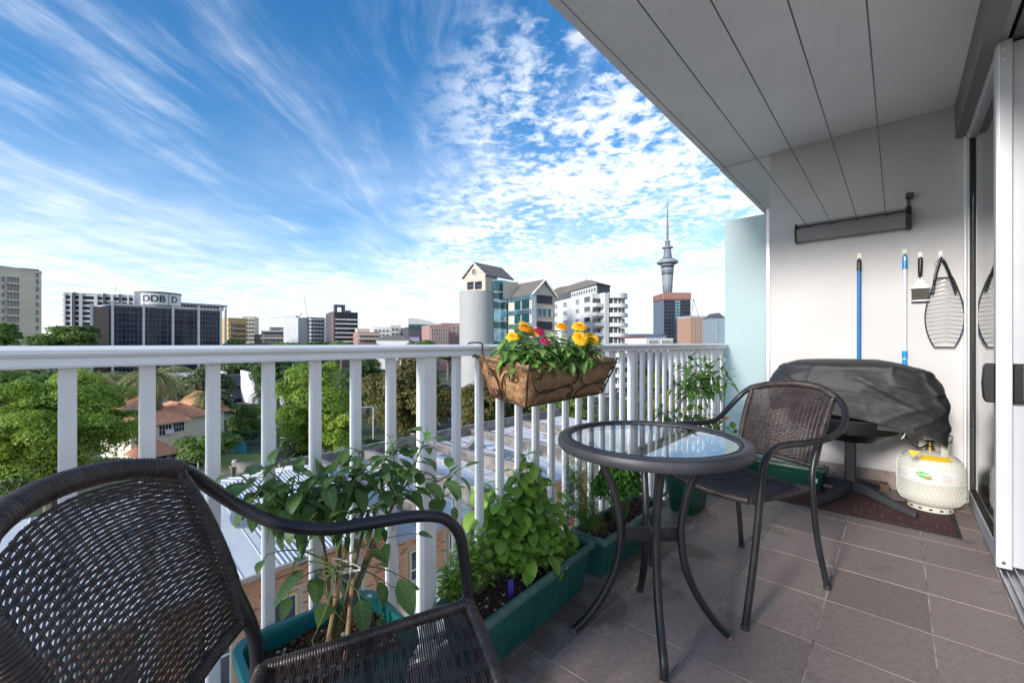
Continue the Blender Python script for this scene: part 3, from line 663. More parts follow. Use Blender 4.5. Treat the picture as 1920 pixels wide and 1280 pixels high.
# the cover: a rounded box of cloth, sagging and folded
def cover():
    cx, cy = 3.745, .243; NU, NV = 220, 90
    vs = []; fs = []
    def se(a, ex, rx, ry):
        ca, sa = math.cos(a), math.sin(a); return (math.copysign(abs(ca) ** ex, ca) * rx, math.copysign(abs(sa) ** ex, sa) * ry)
    for j in range(NV + 1):
        v = j / NV
        for i in range(NU):
            a = 2 * math.pi * i / NU
            # profile: from the crown (v = 0) over the shoulder (v ~ .35) to the hem
            if v < .35:
                k = v / .35; rr = math.sin(k * math.pi / 2) ** .9 * .86; zz = .945 - .055 * (1 - math.cos(k * math.pi / 2)) ** 1.1
            else:
                k = (v - .35) / .65; rr = .86 + .14 * min(1, math.sin(min(k * 2.2, 1) * math.pi / 2)) - .07 * max(0, k - .45); zz = .890 - k * .30
            x, y = se(a, .62, .275 * rr, .475 * rr)
            if v >= .35:
                k = (v - .35) / .65
                yy = y / .475
                low = .095 * max(0, -yy) ** 1.6 * (1 if x < .1 else .5) - .02 * max(0, yy)    # hangs lowest at the gas bottle end
                zz -= k * low
                zz += k * .018 * math.sin(a * 5 + .6)
            # end nearer the door bulges and stoops
            yy = y / .475
            zz -= .070 * max(0, -yy - .30) ** 1.3 * 1.4 + .045 * max(0, yy - .62) * 1.6
            px, py, pz = cx + x, cy + y, zz
            n1 = noise.fractal(Vector((px * 3.2, py * 3.2, pz * 5.0)), .9, 2.1, 4)
            ridge = 1 - abs(noise.noise(Vector((px * 4 + 7, py * 3.4 + pz * 5.5, pz * 2.2 + 3)))) * 2.4
            ridge2 = 1 - abs(noise.noise(Vector((px * 9 + 1, py * 8 - pz * 9, pz * 6)))) * 2.2
            am = .25 if v < .25 else .8
            d = (n1 * .012 + max(0, ridge) ** 3 * .010 + max(0, ridge2) ** 4 * .005) * am * (1.25 if y < 0 else .8)
            rl = math.hypot(x, y) or 1
            if v > .12 and x < .12:                    # creases where the cloth is pulled tight
                for (ya, za, yb, zb2, hgt, wd) in ((.23, .86, -.19, .60, .022, .050), (.23, .86, .10, .42, .016, .045), (.06, .92, .03, .80, .014, .030), (.03, .80, -.20, .74, .018, .040), (.58, .88, .36, .60, .014, .050), (-.10, .88, -.20, .64, .016, .030), (.42, .90, .50, .62, .010, .035), (-.02, .66, -.22, .52, .016, .030)):
                    dy, dz = yb - ya, zb2 - za; L2 = dy * dy + dz * dz; q = ((py - ya) * dy + (pz - za) * dz) / L2
                    if -.1 < q < 1.1:
                        s_ = ((py - ya) * dz - (pz - za) * dy) / math.sqrt(L2); f_ = math.exp(-s_ / wd) if s_ > 0 else math.exp(s_ / (wd * .18)); d += hgt * f_ * min(1, (q + .1) * 5, (1.1 - q) * 5)
            vs.append((px + x / rl * d, py + y / rl * d, pz + (d * .5 if v < .35 else 0)))
    for j in range(NV):
        for i in range(NU):
            k = (i + 1) % NU; fs.append((j * NU + i, (j + 1) * NU + i, (j + 1) * NU + k, j * NU + k))
    m = MB(); m.add(vs, fs, cover_m); o = m.build('cover', t, False)
    for p in o.data.polygons: p.use_smooth = True
    so = o.modifiers.new('thickness', 'SOLIDIFY'); so.thickness = .0018; so.offset = -1
    # hem seam
    h_ = MB(); ring = [Vector(vs[NV * NU + i]) + Vector((0, 0, .003)) for i in range(NU)]; h_.tube(ring, .0028, cover_m, 6, closed=True); h_.build('hem', t, True)
cover()
m = MB(); m.tube(spline([(3.55, -.02, .60), (3.54, -.03, .55), (3.545, -.035, .50), (3.54, -.02, .47)], 5), .0035, mat('white_cord', (.6, .6, .6), .6), 6); m.build('drawcord', t, True)

GX, GY = 3.80, -.155
t = thing('gas_bottle', 'squat pale grey gas bottle with a green logo label', 'gas bottle', (GX, GY, 0), group=None)
R_ = .158
prof = [(0, .035), (.09, .036), (.130, .050), (.150, .080), (R_, .115), (R_, .190), (R_ + .002, .193), (R_ + .002, .199), (R_, .202), (R_, .275), (.150, .315), (.125, .345), (.085, .365), (.040, .374), (0, .376)]
m = MB(); m.lathe(prof, (GX, GY, 0), tank_m, 64); tb = m.build('tank_body', t, True)
m = MB(); m.lathe([(.104, .010), (.108, .010), (.112, .048), (.108, .048), (.104, .010)], (GX, GY, 0), tank_m, 48); m.build('foot_ring', t, True)
for k in range(14):
    a_ = 2 * math.pi * k / 14; m = MB(); m.box((GX + .1105 * math.cos(a_), GY + .1105 * math.sin(a_), .026), (.003, .016, .010), black_pl, Matrix.Rotation(a_, 3, 'Z')); m.build('vent_hole', t, bevel=.001, seg=1)
# diamond pattern protective net sleeve
m = MB(); turns = 46
for s in (1, -1):
    for k in range(turns):
        P = []
        for i in range(15):
            q = i / 14; a_ = 2 * math.pi * k / turns + s * q * .62; z = .060 + q * .27
            r = np.interp(z, [p[1] for p in prof[2:12]], [p[0] for p in prof[2:12]]) + .0009
            P.append((GX + r * math.cos(a_), GY + r * math.sin(a_), z))
        m.tube(P, .0011, mat('pale_net_sleeve', (.60, .60, .56), .5), 3, cap=False)
m.build('net_sleeve', t, True, kind='stuff')
# label band facing the camera, printed flat pieces bent onto the band
def on_cyl(me, r, a0, z0):
    for v in me.vertices:
        a_ = a0 + v.co.x / r; rr = r + v.co.z; v.co = (GX + rr * math.cos(a_), GY + rr * math.sin(a_), z0 + v.co.y)
AC = math.atan2(-GY, -GX) - .02                         # towards the camera
def flat(poly, m_, dz, a_off, z0, name, par, sub=1):
    me = MB().add([(p[0], p[1], 0) for p in poly], [tuple(range(len(poly)))], m_).mesh(name)
    if sub:
        b = bmesh.new(); b.from_mesh(me); bmesh.ops.triangulate(b, faces=b.faces[:]); bmesh.ops.subdivide_edges(b, edges=b.edges[:], cuts=5, use_grid_fill=True); b.to_mesh(me); b.free()
    on_cyl(me, R_ + dz, AC + a_off, z0); return link(name, me, par)
m = MB(); m.lathe([(R_ + .0022, .203), (R_ + .0026, .206), (R_ + .0026, .272), (R_ + .0022, .274)], (GX, GY, 0), label_m, 60, AC - 1.15, AC + 1.05); lb = m.build('label', t, True)
# seen from the front, +x of the flat shapes runs anticlockwise, i.e. to the viewer's right
ell = [(.037 * math.cos(a_) * (1 if math.cos(a_) > 0 else .95), .019 * math.sin(a_) - .004 * math.cos(a_)) for a_ in [2 * math.pi * i / 28 for i in range(28)]]
flat([(p[0], p[1] + .0) for p in ell], logo_green, .0031, -.16, .246, 'logo_patch', lb)
flat([(.020 * math.cos(a_) , .007 * math.sin(a_)) for a_ in [2 * math.pi * i / 16 for i in range(16)]], logo_orange, .0034, -.02, .228, 'logo_patch', lb)
tx = text_mesh('OnGas', .021, white_pl, 0, .0004); on_cyl(tx, R_ + .0037, AC - .16, .249); link('lettering', tx, lb)
for k in range(4):
    q = k * math.pi / 2; r0, r1 = .021, .018
    flat([(r0 * math.cos(q), r0 * math.sin(q)), (r0 * math.cos(q + math.pi / 2), r0 * math.sin(q + math.pi / 2)), (r1 * math.cos(q + math.pi / 2), r1 * math.sin(q + math.pi / 2)), (r1 * math.cos(q), r1 * math.sin(q))], print_grey, .0031, -.78, .238, 'hazard_diamond', lb, 0)
for k in range(7):
    flat([(-.026, 0), (.026 - .006 * (k % 3), 0), (.026 - .006 * (k % 3), .0022), (-.026, .0022)], print_red if k < 4 else print_grey, .0031, .52, .212 + k * .0072, 'print_line', lb)
for k in range(9):
    flat([(-.002, 0), (.002, 0), (.002, .005), (-.002, .005)], print_red, .0031, -.42 + k * .06, .209, 'print_mark', lb, 0)
m = MB(); m.lathe([(.138, .3345), (.110, .358), (.108, .3585)], (GX, GY, 0), yellow_m, 40, AC - .35, AC + .85); m.build('warning_label', t, True)
m = MB(); vs = []
def collar(a0, a1, z0, z1, n=14):
    m = MB(); m.lathe([(.096, z0), (.100, z1), (.105, z1), (.101, z0), (.096, z0)], (GX, GY, 0), tank_m, n, a0, a1); return m
collar(AC + 1.75, AC + 3.7, .350, .478, 24).build('collar', t, True)
collar(AC + .55, AC + .95, .350, .478, 6).build('collar', t, True); collar(AC - .25, AC + 1.75, .455, .482, 24).build('collar', t, True)
m = MB(); m.lathe([(0, .37), (.022, .37), (.022, .40), (.014, .405), (.014, .43), (0, .43)], (GX, GY, 0), mat('brass_valve', (.45, .33, .12), .35, 1.0), 16); m.build('valve', t, True)
m = MB(); m.lathe([(0, .43), (.020, .43), (.024, .436), (.020, .447), (0, .45)], (GX, GY, 0), black_pl, 12); m.build('valve_knob', t, True)
m = MB(); m.tube(spline([(GX - .02, GY + .01, .415), (GX - .10, GY + .05, .40), (GX - .13, GY + .09, .43), (GX - .10, GY + .14, .50)], 6), .006, black_rub, 8); m.build('gas_hose', t, True)
m = MB(); q = at(1702, 843, 2.55); m.add([q, q + Vector((.01, -.055, .0)), q + Vector((.0, -.024, -.04))], [(0, 1, 2)], yellow_m); m.add([q + Vector((.001, 0, 0)), q + Vector((.011, -.055, .0)), q + Vector((.001, -.024, -.04))], [(2, 1, 0)], yellow_m); m.build('warning_tag', t)

# --- timber block behind the stand
m = MB(); m.box((4.02, .13, .035), (.09, .17, .055), wood_m, Matrix.Rotation(.15, 3, 'Z')); tag(m.build('timber_block', bevel=.004), 'weathered timber block behind the barbecue stand', 'wood block')
# ================================================================ PLANTERS AND PLANTS
def rrect(hx, hy, r, n=5):
    P = []
    for cx, cy, a0 in ((hx - r, hy - r, 0), (-hx + r, hy - r, 90), (-hx + r, -hy + r, 180), (hx - r, -hy + r, 270)):
        for k in range(n + 1):
            a = rad(a0 + 90 * k / n); P.append((cx + r * math.cos(a), cy + r * math.sin(a)))
    return P
def planter(name, label, cx, cy, rz, L, W, H, taper, m_, r=.02, ribs=True, soil=.03, feet=True, rim_m=None, group=None, rimh=.028):
    t = thing(name, label, 'planter', (cx, cy, 0), rz, group)
    def shell(levels, mm):                        # (inset, z) closed loft of rounded rectangles
        m = MB(); vs = []; fs = []; n = None
        for ins, z, rr in levels:
            P = rrect(L / 2 - ins, W / 2 - ins, max(rr, .003)); n = len(P); vs += [(p[0], p[1], z) for p in P]
        for i in range(len(levels) - 1):
            for k in range(n): fs.append((i * n + k, i * n + (k + 1) % n, (i + 1) * n + (k + 1) % n, (i + 1) * n + k))
        m.add(vs, fs, mm); return m
    rw = .016
    body = shell([(taper + .012, .0, r), (taper + .006, .012, r), (rw - .002, H - rimh, r), (rw - .002, H - rimh, r), (rw + .003, H - .01, r), (taper + .005, .03, r), (taper + .02, .028, r)], m_)
    bo = body.build('body', t, True, world=False)
    rim = shell([(rw - .001, H - rimh + .001, r), (.002, H - rimh, r), (0, H - rimh + .003, r), (0, H - .004, r), (.003, H, r), (rw + .001, H, r), (rw + .004, H - .006, r), (rw + .004, H - rimh, r)], rim_m or m_)
    rim.build('rim', t, True, world=False)
    if ribs:
        m = MB(); z0, z1 = .022, H - rimh - .006
        for s in (1, -1):
            nL = int((L - 2 * taper) / .019)
            for k in range(1, nL):
                x = -L / 2 + taper + (L - 2 * taper) * k / nL
                i0, i1 = taper + .005, rw + .000; y0 = (W / 2 - i0 + (i0 - i1) * .06) * s; y1 = (W / 2 - i1 - .001) * s
                m.add([(x - .003, y0, z0), (x + .003, y0, z0), (x + .003, y1, z1), (x - .003, y1, z1), (x - .002, y0 + s * .003, z0 + .003), (x + .002, y0 + s * .003, z0 + .003), (x + .002, y1 + s * .0025, z1), (x - .002, y1 + s * .0025, z1)], [(0, 1, 5, 4), (1, 2, 6, 5), (2, 3, 7, 6), (3, 0, 4, 7), (4, 5, 6, 7)], m_)
            nW = int((W - 2 * taper) / .019)
            for k in range(1, nW):
                y = -W / 2 + taper + (W - 2 * taper) * k / nW
                i0, i1 = taper + .005, rw; x0 = (L / 2 - i0 + (i0 - i1) * .06) * s; x1 = (L / 2 - i1 - .001) * s
                m.add([(x0, y - .003, z0), (x0, y + .003, z0), (x1, y + .003, z1), (x1, y - .003, z1), (x0 + s * .003, y - .002, z0 + .003), (x0 + s * .003, y + .002, z0 + .003), (x1 + s * .0025, y + .002, z1), (x1 + s * .0025, y - .002, z1)], [(0, 1, 5, 4), (1, 2, 6, 5), (2, 3, 7, 6), (3, 0, 4, 7), (4, 5, 6, 7)], m_)
        m.build('ribbing', t, world=False, kind='stuff')
    # soil surface, lumpy, with chips of bark and perlite
    m = MB(); nx, ny = 36, max(8, int(36 * W / L)); vs = []; hx, hy = L / 2 - rw - .008, W / 2 - rw - .008; zs = H - soil
    for i in range(nx + 1):
        for j in range(ny + 1):
            x = -hx + 2 * hx * i / nx; y = -hy + 2 * hy * j / ny
            vs.append((x, y, zs + .010 * noise.noise(Vector((x * 14, y * 14, H * 9))) + .006 * noise.noise(Vector((x * 50, y * 50, 1)))))
    m.add(vs, [(i * (ny + 1) + j, (i + 1) * (ny + 1) + j, (i + 1) * (ny + 1) + j + 1, i * (ny + 1) + j + 1) for i in range(nx) for j in range(ny)], soil_m)
    m.build('soil', t, True, world=False)
    m = MB()
    for k in range(int(5200 * L * W)):
        x = random.uniform(-hx, hx); y = random.uniform(-hy, hy); s = random.uniform(.0012, .0032) * (2.2 if random.random() < .35 else 1)
        m.box((x, y, zs + .005 + .010 * noise.noise(Vector((x * 14, y * 14, H * 9)))), (s * 1.8, s, s * .7), random.choice([bark_chip] * 4 + [soil_m] * 3 + [perlite]), Matrix.Rotation(random.random() * 3, 3, random.choice('XYZ')))
    m.build('soil_grain', t, world=False, kind='stuff')
    if feet:
        m = MB()
        for s in (1, -1): m.box((s * (L / 2 - taper - .05), 0, .004), (.05, W - 2 * taper - .05, .008), m_)
        m.build('foot', t, world=False)
    return t

# ---- leaves: one mesh per kind and bend, shared by all copies
def leaf_mesh(name, m_, w, droop, fold, shape='ovate', curl=0.0, nl=6, puck=0.0, seed=0):
    rnd = random.Random(seed); vs = []; fs = []; prof = {'ovate': lambda s: (math.sin(math.pi * s ** .72)) ** .85, 'lance': lambda s: (math.sin(math.pi * s ** .8)) ** 1.1, 'oval': lambda s: (math.sin(math.pi * s ** .88)) ** .6}[shape]
    ang = 0; x = z = 0
    for i in range(nl + 1):
        s = i / nl; hw = w * .5 * prof(min(max(s, .0), 1)) if 0 < i < nl else .004
        for j, q in enumerate((-1, -.5, 0, .5, 1)):
            zz = z + fold * abs(q) * hw * (1 - .55 * abs(q)) + puck * hw * math.sin(s * 19 + q * 5) * (1 - abs(q)) * (q != 0) + curl * math.sin(s * 7 + q * 3) * hw * abs(q)
            vs.append((x, q * hw, zz))
        x += math.cos(ang) / nl; z += math.sin(ang) / nl; ang -= droop / nl * (.5 + s)
    for i in range(nl):
        for j in range(4): fs.append((i * 5 + j, (i + 1) * 5 + j, (i + 1) * 5 + j + 1, i * 5 + j + 1))
    me = MB().add(vs, fs, m_).mesh('leaf', False)
    me.polygons.foreach_set('use_smooth', [True] * len(fs)); me.name = name; return me
def leaf_set(nm, m_, w, shape, **k):
    return [leaf_mesh(nm, m_, w * random.uniform(.88, 1.12), d, f, shape, seed=i, **k) for i, (d, f) in enumerate(((.5, .5), (.9, .35), (1.3, .45), (.2, .6), (1.7, .25)))]
def bezier(p, q, bend, n=9):
    m_ = (p + q) / 2 + bend; return [(p * (1 - t) ** 2 + m_ * 2 * t * (1 - t) + q * t * t) for t in [i / n for i in range(n + 1)]]
BULK = {}
def put_leaf(par, me, pos, d, size, up=None, name='leaf', bulk=False):
    d = Vector(d).normalized(); up = up or (Vector((0, 0, 1)) + Vector((random.uniform(-.35, .35), random.uniform(-.35, .35), 0)))
    F_ = frame_from(d, up).to_4x4(); s = size * random.uniform(.85, 1.12)
    M = Matrix.Translation(pos) @ F_ @ Matrix.Diagonal((s, s, s, 1))
    if bulk: BULK.setdefault(par.name, (par, []))[1].append((me, M))
    else: link(name, me, par, M=M)
def flush_bulk():
    for par, L_ in BULK.values():
        Vs = []
        for me, M in L_:
            n = len(me.vertices); co = np.empty(n * 3, dtype=np.float32); me.vertices.foreach_get('co', co); co = co.reshape(-1, 3); q = np.empty(len(me.polygons) * 4, dtype=np.int32); me.polygons.foreach_get('vertices', q)
            A = np.array(M.to_3x3()); Vs.append((co @ A.T + np.array(M.translation))[q].reshape(-1, 4, 3))
        o = link('small_leaf', np_quads('small_leaf', np.concatenate(Vs), L_[0][0].materials[0]), par, kind='stuff')
        for p in o.data.polygons: p.use_smooth = True
def rv(a=1.0): return Vector((random.uniform(-a, a), random.uniform(-a, a), random.uniform(-a, a)))
class Stems:
    def __init__(s): s.m = MB()
    def tube(s, P, r0, r1, m_):
        n = len(P); s.m.tube(P, [r0 + (r1 - r0) * i / (n - 1) for i in range(n)], m_, 5)
BACK = 1.145                                         # nothing leafy starts beyond the balusters

# ---- chilli plant in its square pot, front left
pot = planter('square_planter', 'deep teal square planter behind the nearest chair, holding the chilli plant', .452, .985, -.10, .35, .30, .365, .035, teal_pl, .055, False, .045, rim_m=teal_pl, rimh=.022)
t = thing('chilli_plant', 'tall leafy chilli plant tied to canes beside the nearest chair', 'chilli plant', (.46, 1.0, .33))
LS = leaf_set('chilli_leaf', lf_chili, .50, 'ovate'); st = Stems(); nleaf = 0
fruit_m = mat('green_chilli_skin', (.03, .09, .015), .18, coat=.4); flower_w = mat('cream_petal', (.80, .78, .66), .6, trans=.3)
KEEP = 1.0
def branchy(par, base, targets, LSet, size, every, st, stem_mat, r0=.004, start=.35, maxn=290, spread=1.0, droop=.35, bend=.06, clamp=True, petiole=.02):
    n = 0
    for tg in targets:
        P = bezier(base + rv(.01), tg, Vector((random.uniform(-bend, bend), random.uniform(-bend, bend), bend * .6)), 10); st.tube(P, r0, r0 * .35, stem_mat)
        L_ = sum((P[i + 1] - P[i]).length for i in range(10)); k = int(L_ * (1 - start) / every); az = random.random() * 6
        for i in range(k + 1):
            f = start + (1 - start) * (i / max(k, 1)); j = min(int(f * 10), 9); p = P[j].lerp(P[j + 1], f * 10 - j); ax = (P[j + 1] - P[j]).normalized(); az += 2.4
            o = ax.orthogonal().normalized(); o = Matrix.Rotation(az, 3, ax) @ o
            d = (o * spread + ax * .45 + Vector((0, 0, -droop * random.uniform(.2, 1.5)))).normalized()
            if clamp and p.y + d.y * size > 1.30: d.y = -abs(d.y)
            q = p + d * petiole; st.m.tube([p, q], [.0016, .0011], stem_mat, 4)
            put_leaf(par, random.choice(LSet), q, d, size * random.uniform(.65, 1.12) * (1 - .25 * (f > .93)), bulk=n >= maxn or (maxn < 290 and random.random() > KEEP)); n += 1
    return n
base = Vector((.47, 1.00, .33))
mains = [at(u, v, tt) for u, v, tt in ((690, 960, 1.10), (640, 930, 1.12), (740, 940, 1.16), (600, 985, 1.06), (700, 1010, 1.12))]
for q in mains: st.tube(bezier(base, q, Vector((.01, .0, .03)), 8), .0065, .0038, woodstem_m)
T1 = [at(u, v, tt) for u, v, tt in ((500, 880, .98), (450, 888, .96), (470, 930, .99), (540, 900, 1.0), (560, 930, 1.02), (600, 905, 1.03), (580, 960, 1.02), (640, 880, 1.07), (690, 870, 1.10), (660, 840, 1.12), (720, 850, 1.12), (740, 905, 1.14), (680, 930, 1.1), (620, 940, 1.06), (530, 960, 1.0), (650, 975, 1.08), (700, 960, 1.09), (590, 1000, 1.05))]
n_ = 0
for i, q in enumerate(T1):
    mb = min(mains, key=lambda a: (a - q).length); n_ += branchy(t, mb, [q], LS, .074, .0110, st, stem_m, .0032, .10, 200 - n_, droop=.6)
T2 = [at(u, v, tt) for u, v, tt in ((800, 805, 1.20), (775, 825, 1.19), (860, 880, 1.24), (835, 895, 1.2), (730, 820, 1.15), (850, 935, 1.22))]
for q in T2: n_ += branchy(t, mains[2], [q], LS, .074, .019, st, stem_m, .003, .25, 270 - n_, droop=.5)
T3 = [at(u, v, tt) for u, v, tt in ((545, 1100, 1.02), (500, 1040, .98), (560, 1060, 1.04), (620, 1080, 1.08), (735, 1100, 1.12), (770, 1000, 1.17), (650, 1170, 1.02), (585, 1200, .98), (720, 1150, 1.06), (770, 1090, 1.16))]
for q in T3: n_ += branchy(t, base + Vector((0, 0, .18)), [q], LS, .084, .045, st, stem_m, .0028, .50, 292 - n_, droop=.9)
for k in range(16):                                  # hanging chillies and small white flowers
    q = random.choice(T1[2:]) + rv(.03) + Vector((0, 0, -.03)); m = MB(); L_ = random.uniform(.025, .05); bx = random.uniform(-.008, .008)
    m.tube(spline([q + Vector((0, 0, .018)), q, q + Vector((0, 0, -.004)), q + Vector((bx * .5, 0, -L_ * .5)), q + Vector((bx, 0, -L_))], 3), [.0012] * 3 + [.0016, .003, .0065, .0078, .0078, .0075, .0065, .005, .003, .001][:10], fruit_m, 8)
    m.build('chilli', t, True)
for k in range(14):
    q = random.choice(T1 + T2) + rv(.035); m = MB()
    for a_ in range(6):
        th = a_ * math.pi / 3; d = Vector((math.cos(th), math.sin(th), -.3)); e = Vector((-math.sin(th), math.cos(th), 0))
        m.add([q, q + d * .006 + e * .003, q + d * .012, q + d * .006 - e * .003], [(0, 1, 2, 3)], flower_w)
    m.build('flower', t)
st.m.build('stem', t, True)
for a_, b_ in ((at(612, 1215, 1.0), at(655, 990, 1.09)), (at(648, 1235, .99), at(668, 1010, 1.1))):
    m = MB(); m.tube([a_, b_], .0055, cane_m, 8); m.build('cane', t, True)
m = MB()
for r_ in range(3):
    P = [at(650 + 26 * math.cos(k / 8 * math.pi), 1062 + 10 * math.sin(k / 8 * math.pi + r_) - r_ * 3, 1.05) for k in range(9)]; m.tube(P, .0015, tie_m, 5)
m.build('string_tie', t, True)

# ---- front trough: basil and a low herb
planter('trough_planter', 'long green trough planter with tall basil, nearest of the two troughs', 1.238, 1.045, .055, .73, .205, .205, .034, green_pl, .012, rim_m=worn_green)
t = thing('basil_plant', 'tall bright green basil in the long front trough', 'basil', (1.33, 1.06, .19))
LS = leaf_set('basil_leaf', lf_basil, .62, 'oval', puck=.10); st = Stems(); n_ = 0
for k, (u, v, tt, bx, by) in enumerate([(890, 950, 1.64, 1.24, 1.08), (905, 1000, 1.6, 1.25, 1.04), (1075, 1010, 1.80, 1.50, 1.02), (930, 1000, 1.58, 1.28, 1.0), (985, 855, 1.76, 1.40, 1.08), (960, 880, 1.72, 1.36, 1.06), (1010, 890, 1.78, 1.42, 1.05), (930, 930, 1.66, 1.30, 1.06), (980, 950, 1.66, 1.36, 1.02), (1030, 960, 1.75, 1.44, 1.03), (1050, 920, 1.82, 1.45, 1.08), (905, 925, 1.68, 1.26, 1.10), (945, 985, 1.62, 1.30, 1.02), (1000, 1000, 1.64, 1.38, 1.00), (1045, 1000, 1.74, 1.46, 1.03), (985, 900, 1.80, 1.40, 1.12), (915, 965, 1.62, 1.25, 1.05), (965, 1020, 1.58, 1.31, .99), (1010, 935, 1.72, 1.40, 1.03), (1060, 975, 1.8, 1.47, 1.05), (1025, 1035, 1.64, 1.40, .99), (975, 845, 1.80, 1.38, 1.10), (1000, 870, 1.74, 1.42, 1.06), (940, 900, 1.70, 1.30, 1.10), (900, 900, 1.72, 1.26, 1.12)]):
    n_ += branchy(t, Vector((bx, by, .18)), [at(u, v, tt)], LS, .078, .0105, st, stem_m, .0032, .18, 292 - n_, spread=1.2, droop=.85, bend=.03, petiole=.008)
st.m.build('stem', t, True)
t = thing('low_herb', 'low bushy pale green herb at the near end of the long trough', 'herb', (1.02, 1.05, .19))
LS = leaf_set('herb_leaf', lf_herb, .42, 'lance'); st = Stems(); n_ = 0
for k in range(170):
    u = random.uniform(800, 985); v = np.interp(u, [800, 850, 900, 985], [1065, 1010, 985, 990]) + random.uniform(0, 95); tt = random.uniform(1.40, 1.54) + (u - 805) * .0012
    q = at(u, v, tt); q.x = min(max(q.x, .92), 1.30); b_ = Vector((q.x + random.uniform(-.02, .02), min(max(q.y, .99), 1.10), .18)); q.z = max(q.z, .225); q.y = min(max(q.y, .965), 1.14)
    n_ += branchy(t, b_, [q], LS, .044, .010, st, stem_m, .0016, .25, 295 - n_, spread=1.0, droop=.1, bend=.012, petiole=.004)
st.m.build('stem', t, True)
m = MB(); q = Vector((1.085, .985, .175)); fr_ = Matrix.Rotation(.9, 3, 'Z') @ Matrix.Rotation(.12, 3, 'Y')
m.box(q + Vector((0, 0, .040)), (.0015, .020, .058), purple_m, fr_)
for k in range(3): m.box(q + fr_ @ Vector((-.0012, 0, .022 + k * .014)) + Vector((0, 0, .010)), (.0008, .014, .0035), white_pl, fr_)
tag(m.build('plant_tag'), 'purple plant label stuck in the long trough beside the herb', 'plant label')

# ---- second trough: curly parsley and a dry feathery herb
planter('trough_planter', 'shorter green trough planter with parsley, under the table', 1.975, 1.035, .0, .66, .19, .195, .034, green_pl, .012, rim_m=worn_green)
t = thing('parsley_plant', 'dense dark curly parsley in the trough under the table', 'parsley', (2.0, 1.04, .18))
me_ = leaf_mesh('parsley_sprig', lf_parsley, .9, .6, .9, 'oval', curl=.9, puck=.5, nl=8)
me2 = leaf_mesh('parsley_sprig', lf_parsley, 1.0, 1.2, .5, 'oval', curl=1.4, puck=.8, nl=8)
st = Stems(); V = []
cP = Vector((1.96, 1.05, .33))
for k in range(280):
    d = rv().normalized(); d.z = abs(d.z) * .9 - .15; rr = random.uniform(.55, 1)
    q = cP + Vector((d.x * .155, d.y * .085, d.z * .135)) * rr; put_leaf(t, random.choice((me_, me2)), q, d + rv(.7), random.uniform(.028, .040), up=d + rv(.4), name='leaf')
    if k % 4 == 0: st.tube(bezier(Vector((1.96 + d.x * .05, 1.04 + d.y * .03, .17)), q, Vector((0, 0, .02)), 5), .0014, .0008, stem_m)
for k in range(2600):                                # fine frilled edge of the parsley
    d = rv().normalized(); d.z = abs(d.z) - .2; rr = random.uniform(.75, 1.12); q = cP + Vector((d.x * .165, d.y * .092, d.z * .145)) * rr
    a = rv().normalized() * .0065; b = rv().normalized() * .0065; V.append([q - a, q - b, q + a, q + b])
link('frilled_leaf', np_quads('frilled_leaf', V, lf_parsley), t, kind='stuff'); st.m.build('stem', t, True)
t = thing('fennel_plant', 'thin feathery half dry herb at the near end of the parsley trough', 'herb', (1.72, 1.04, .18))
st = Stems(); V = []; dry = mat('dry_stem', (.30, .19, .08), .8)
for k in range(26):
    b_ = Vector((random.uniform(1.68, 1.84), random.uniform(.99, 1.09), .17)); tall = random.random() < .5
    q = at(random.uniform(1050, 1105), random.uniform(850, 900) if tall else random.uniform(915, 965), random.uniform(1.90, 2.02)); q.y = min(max(q.y, .98), 1.14)
    P = bezier(b_, q, rv(.03), 10); st.tube(P, .0016, .0007, dry if random.random() < .6 else stem_m)
    for i in range(3, 11):
        for _ in range(14):
            p = P[i] + rv(.020); a = rv().normalized() * .008; b = rv().normalized() * .0012; V.append([p - a - b, p - a + b, p + a + b, p + a - b])
link('feathery_leaf', np_quads('feathery_leaf', V, lf_parsley), t, kind='stuff'); st.m.build('stem', t, True)

# ---- tall pepper plant in a square pot by the railing
planter('square_planter', 'dark green square planter in the corner, holding the tall pepper plant', 2.80, 1.00, .04, .36, .27, .315, .045, bottle_pl, .05, False, .04, rimh=.03)
t = thing('pepper_plant', 'tall narrow leaved pepper plant leaning on the railing by the screen', 'pepper plant', (2.8, 1.0, .3))
LS = leaf_set('pepper_leaf', lf_pepper, .30, 'lance'); st = Stems(); n_ = 0
b0 = Vector((2.84, 1.02, .28)); hubs = [at(1310, 775, 2.90), at(1320, 730, 2.98), at(1300, 745, 2.92), at(1270, 800, 2.80), at(1340, 790, 2.92)]
for q in hubs: st.tube(bezier(b0, q, rv(.02), 8), .005, .003, stem_m)
for u, v, tt in ((1262, 690, 2.88), (1285, 675, 2.92), (1305, 668, 2.95), (1325, 665, 2.98), (1345, 672, 3.0), (1360, 690, 3.0), (1372, 710, 2.98), (1275, 710, 2.88), (1300, 700, 2.95), (1320, 700, 3.0), (1345, 705, 3.0), (1290, 730, 2.9), (1330, 725, 2.98), (1350, 735, 3.0), (1265, 725, 2.85)):
    n_ += branchy(t, random.choice(hubs[:3]), [at(u, v, tt)], LS, .105, .018, st, stem_m, .0025, .1, 190 - n_, droop=.6, clamp=False)
for u, v, tt in ((1235, 765, 2.72), (1250, 775, 2.70), (1270, 770, 2.78), (1300, 780, 2.82), (1330, 785, 2.88), (1350, 800, 2.9), (1290, 800, 2.8), (1255, 800, 2.72), (1320, 810, 2.85), (1365, 815, 2.95)):
    n_ += branchy(t, random.choice(hubs[3:] + hubs[:1]), [at(u, v, tt)], LS, .098, .018, st, stem_m, .0025, .1, 290 - n_, droop=.5, clamp=False)
st.m.build('stem', t, True)
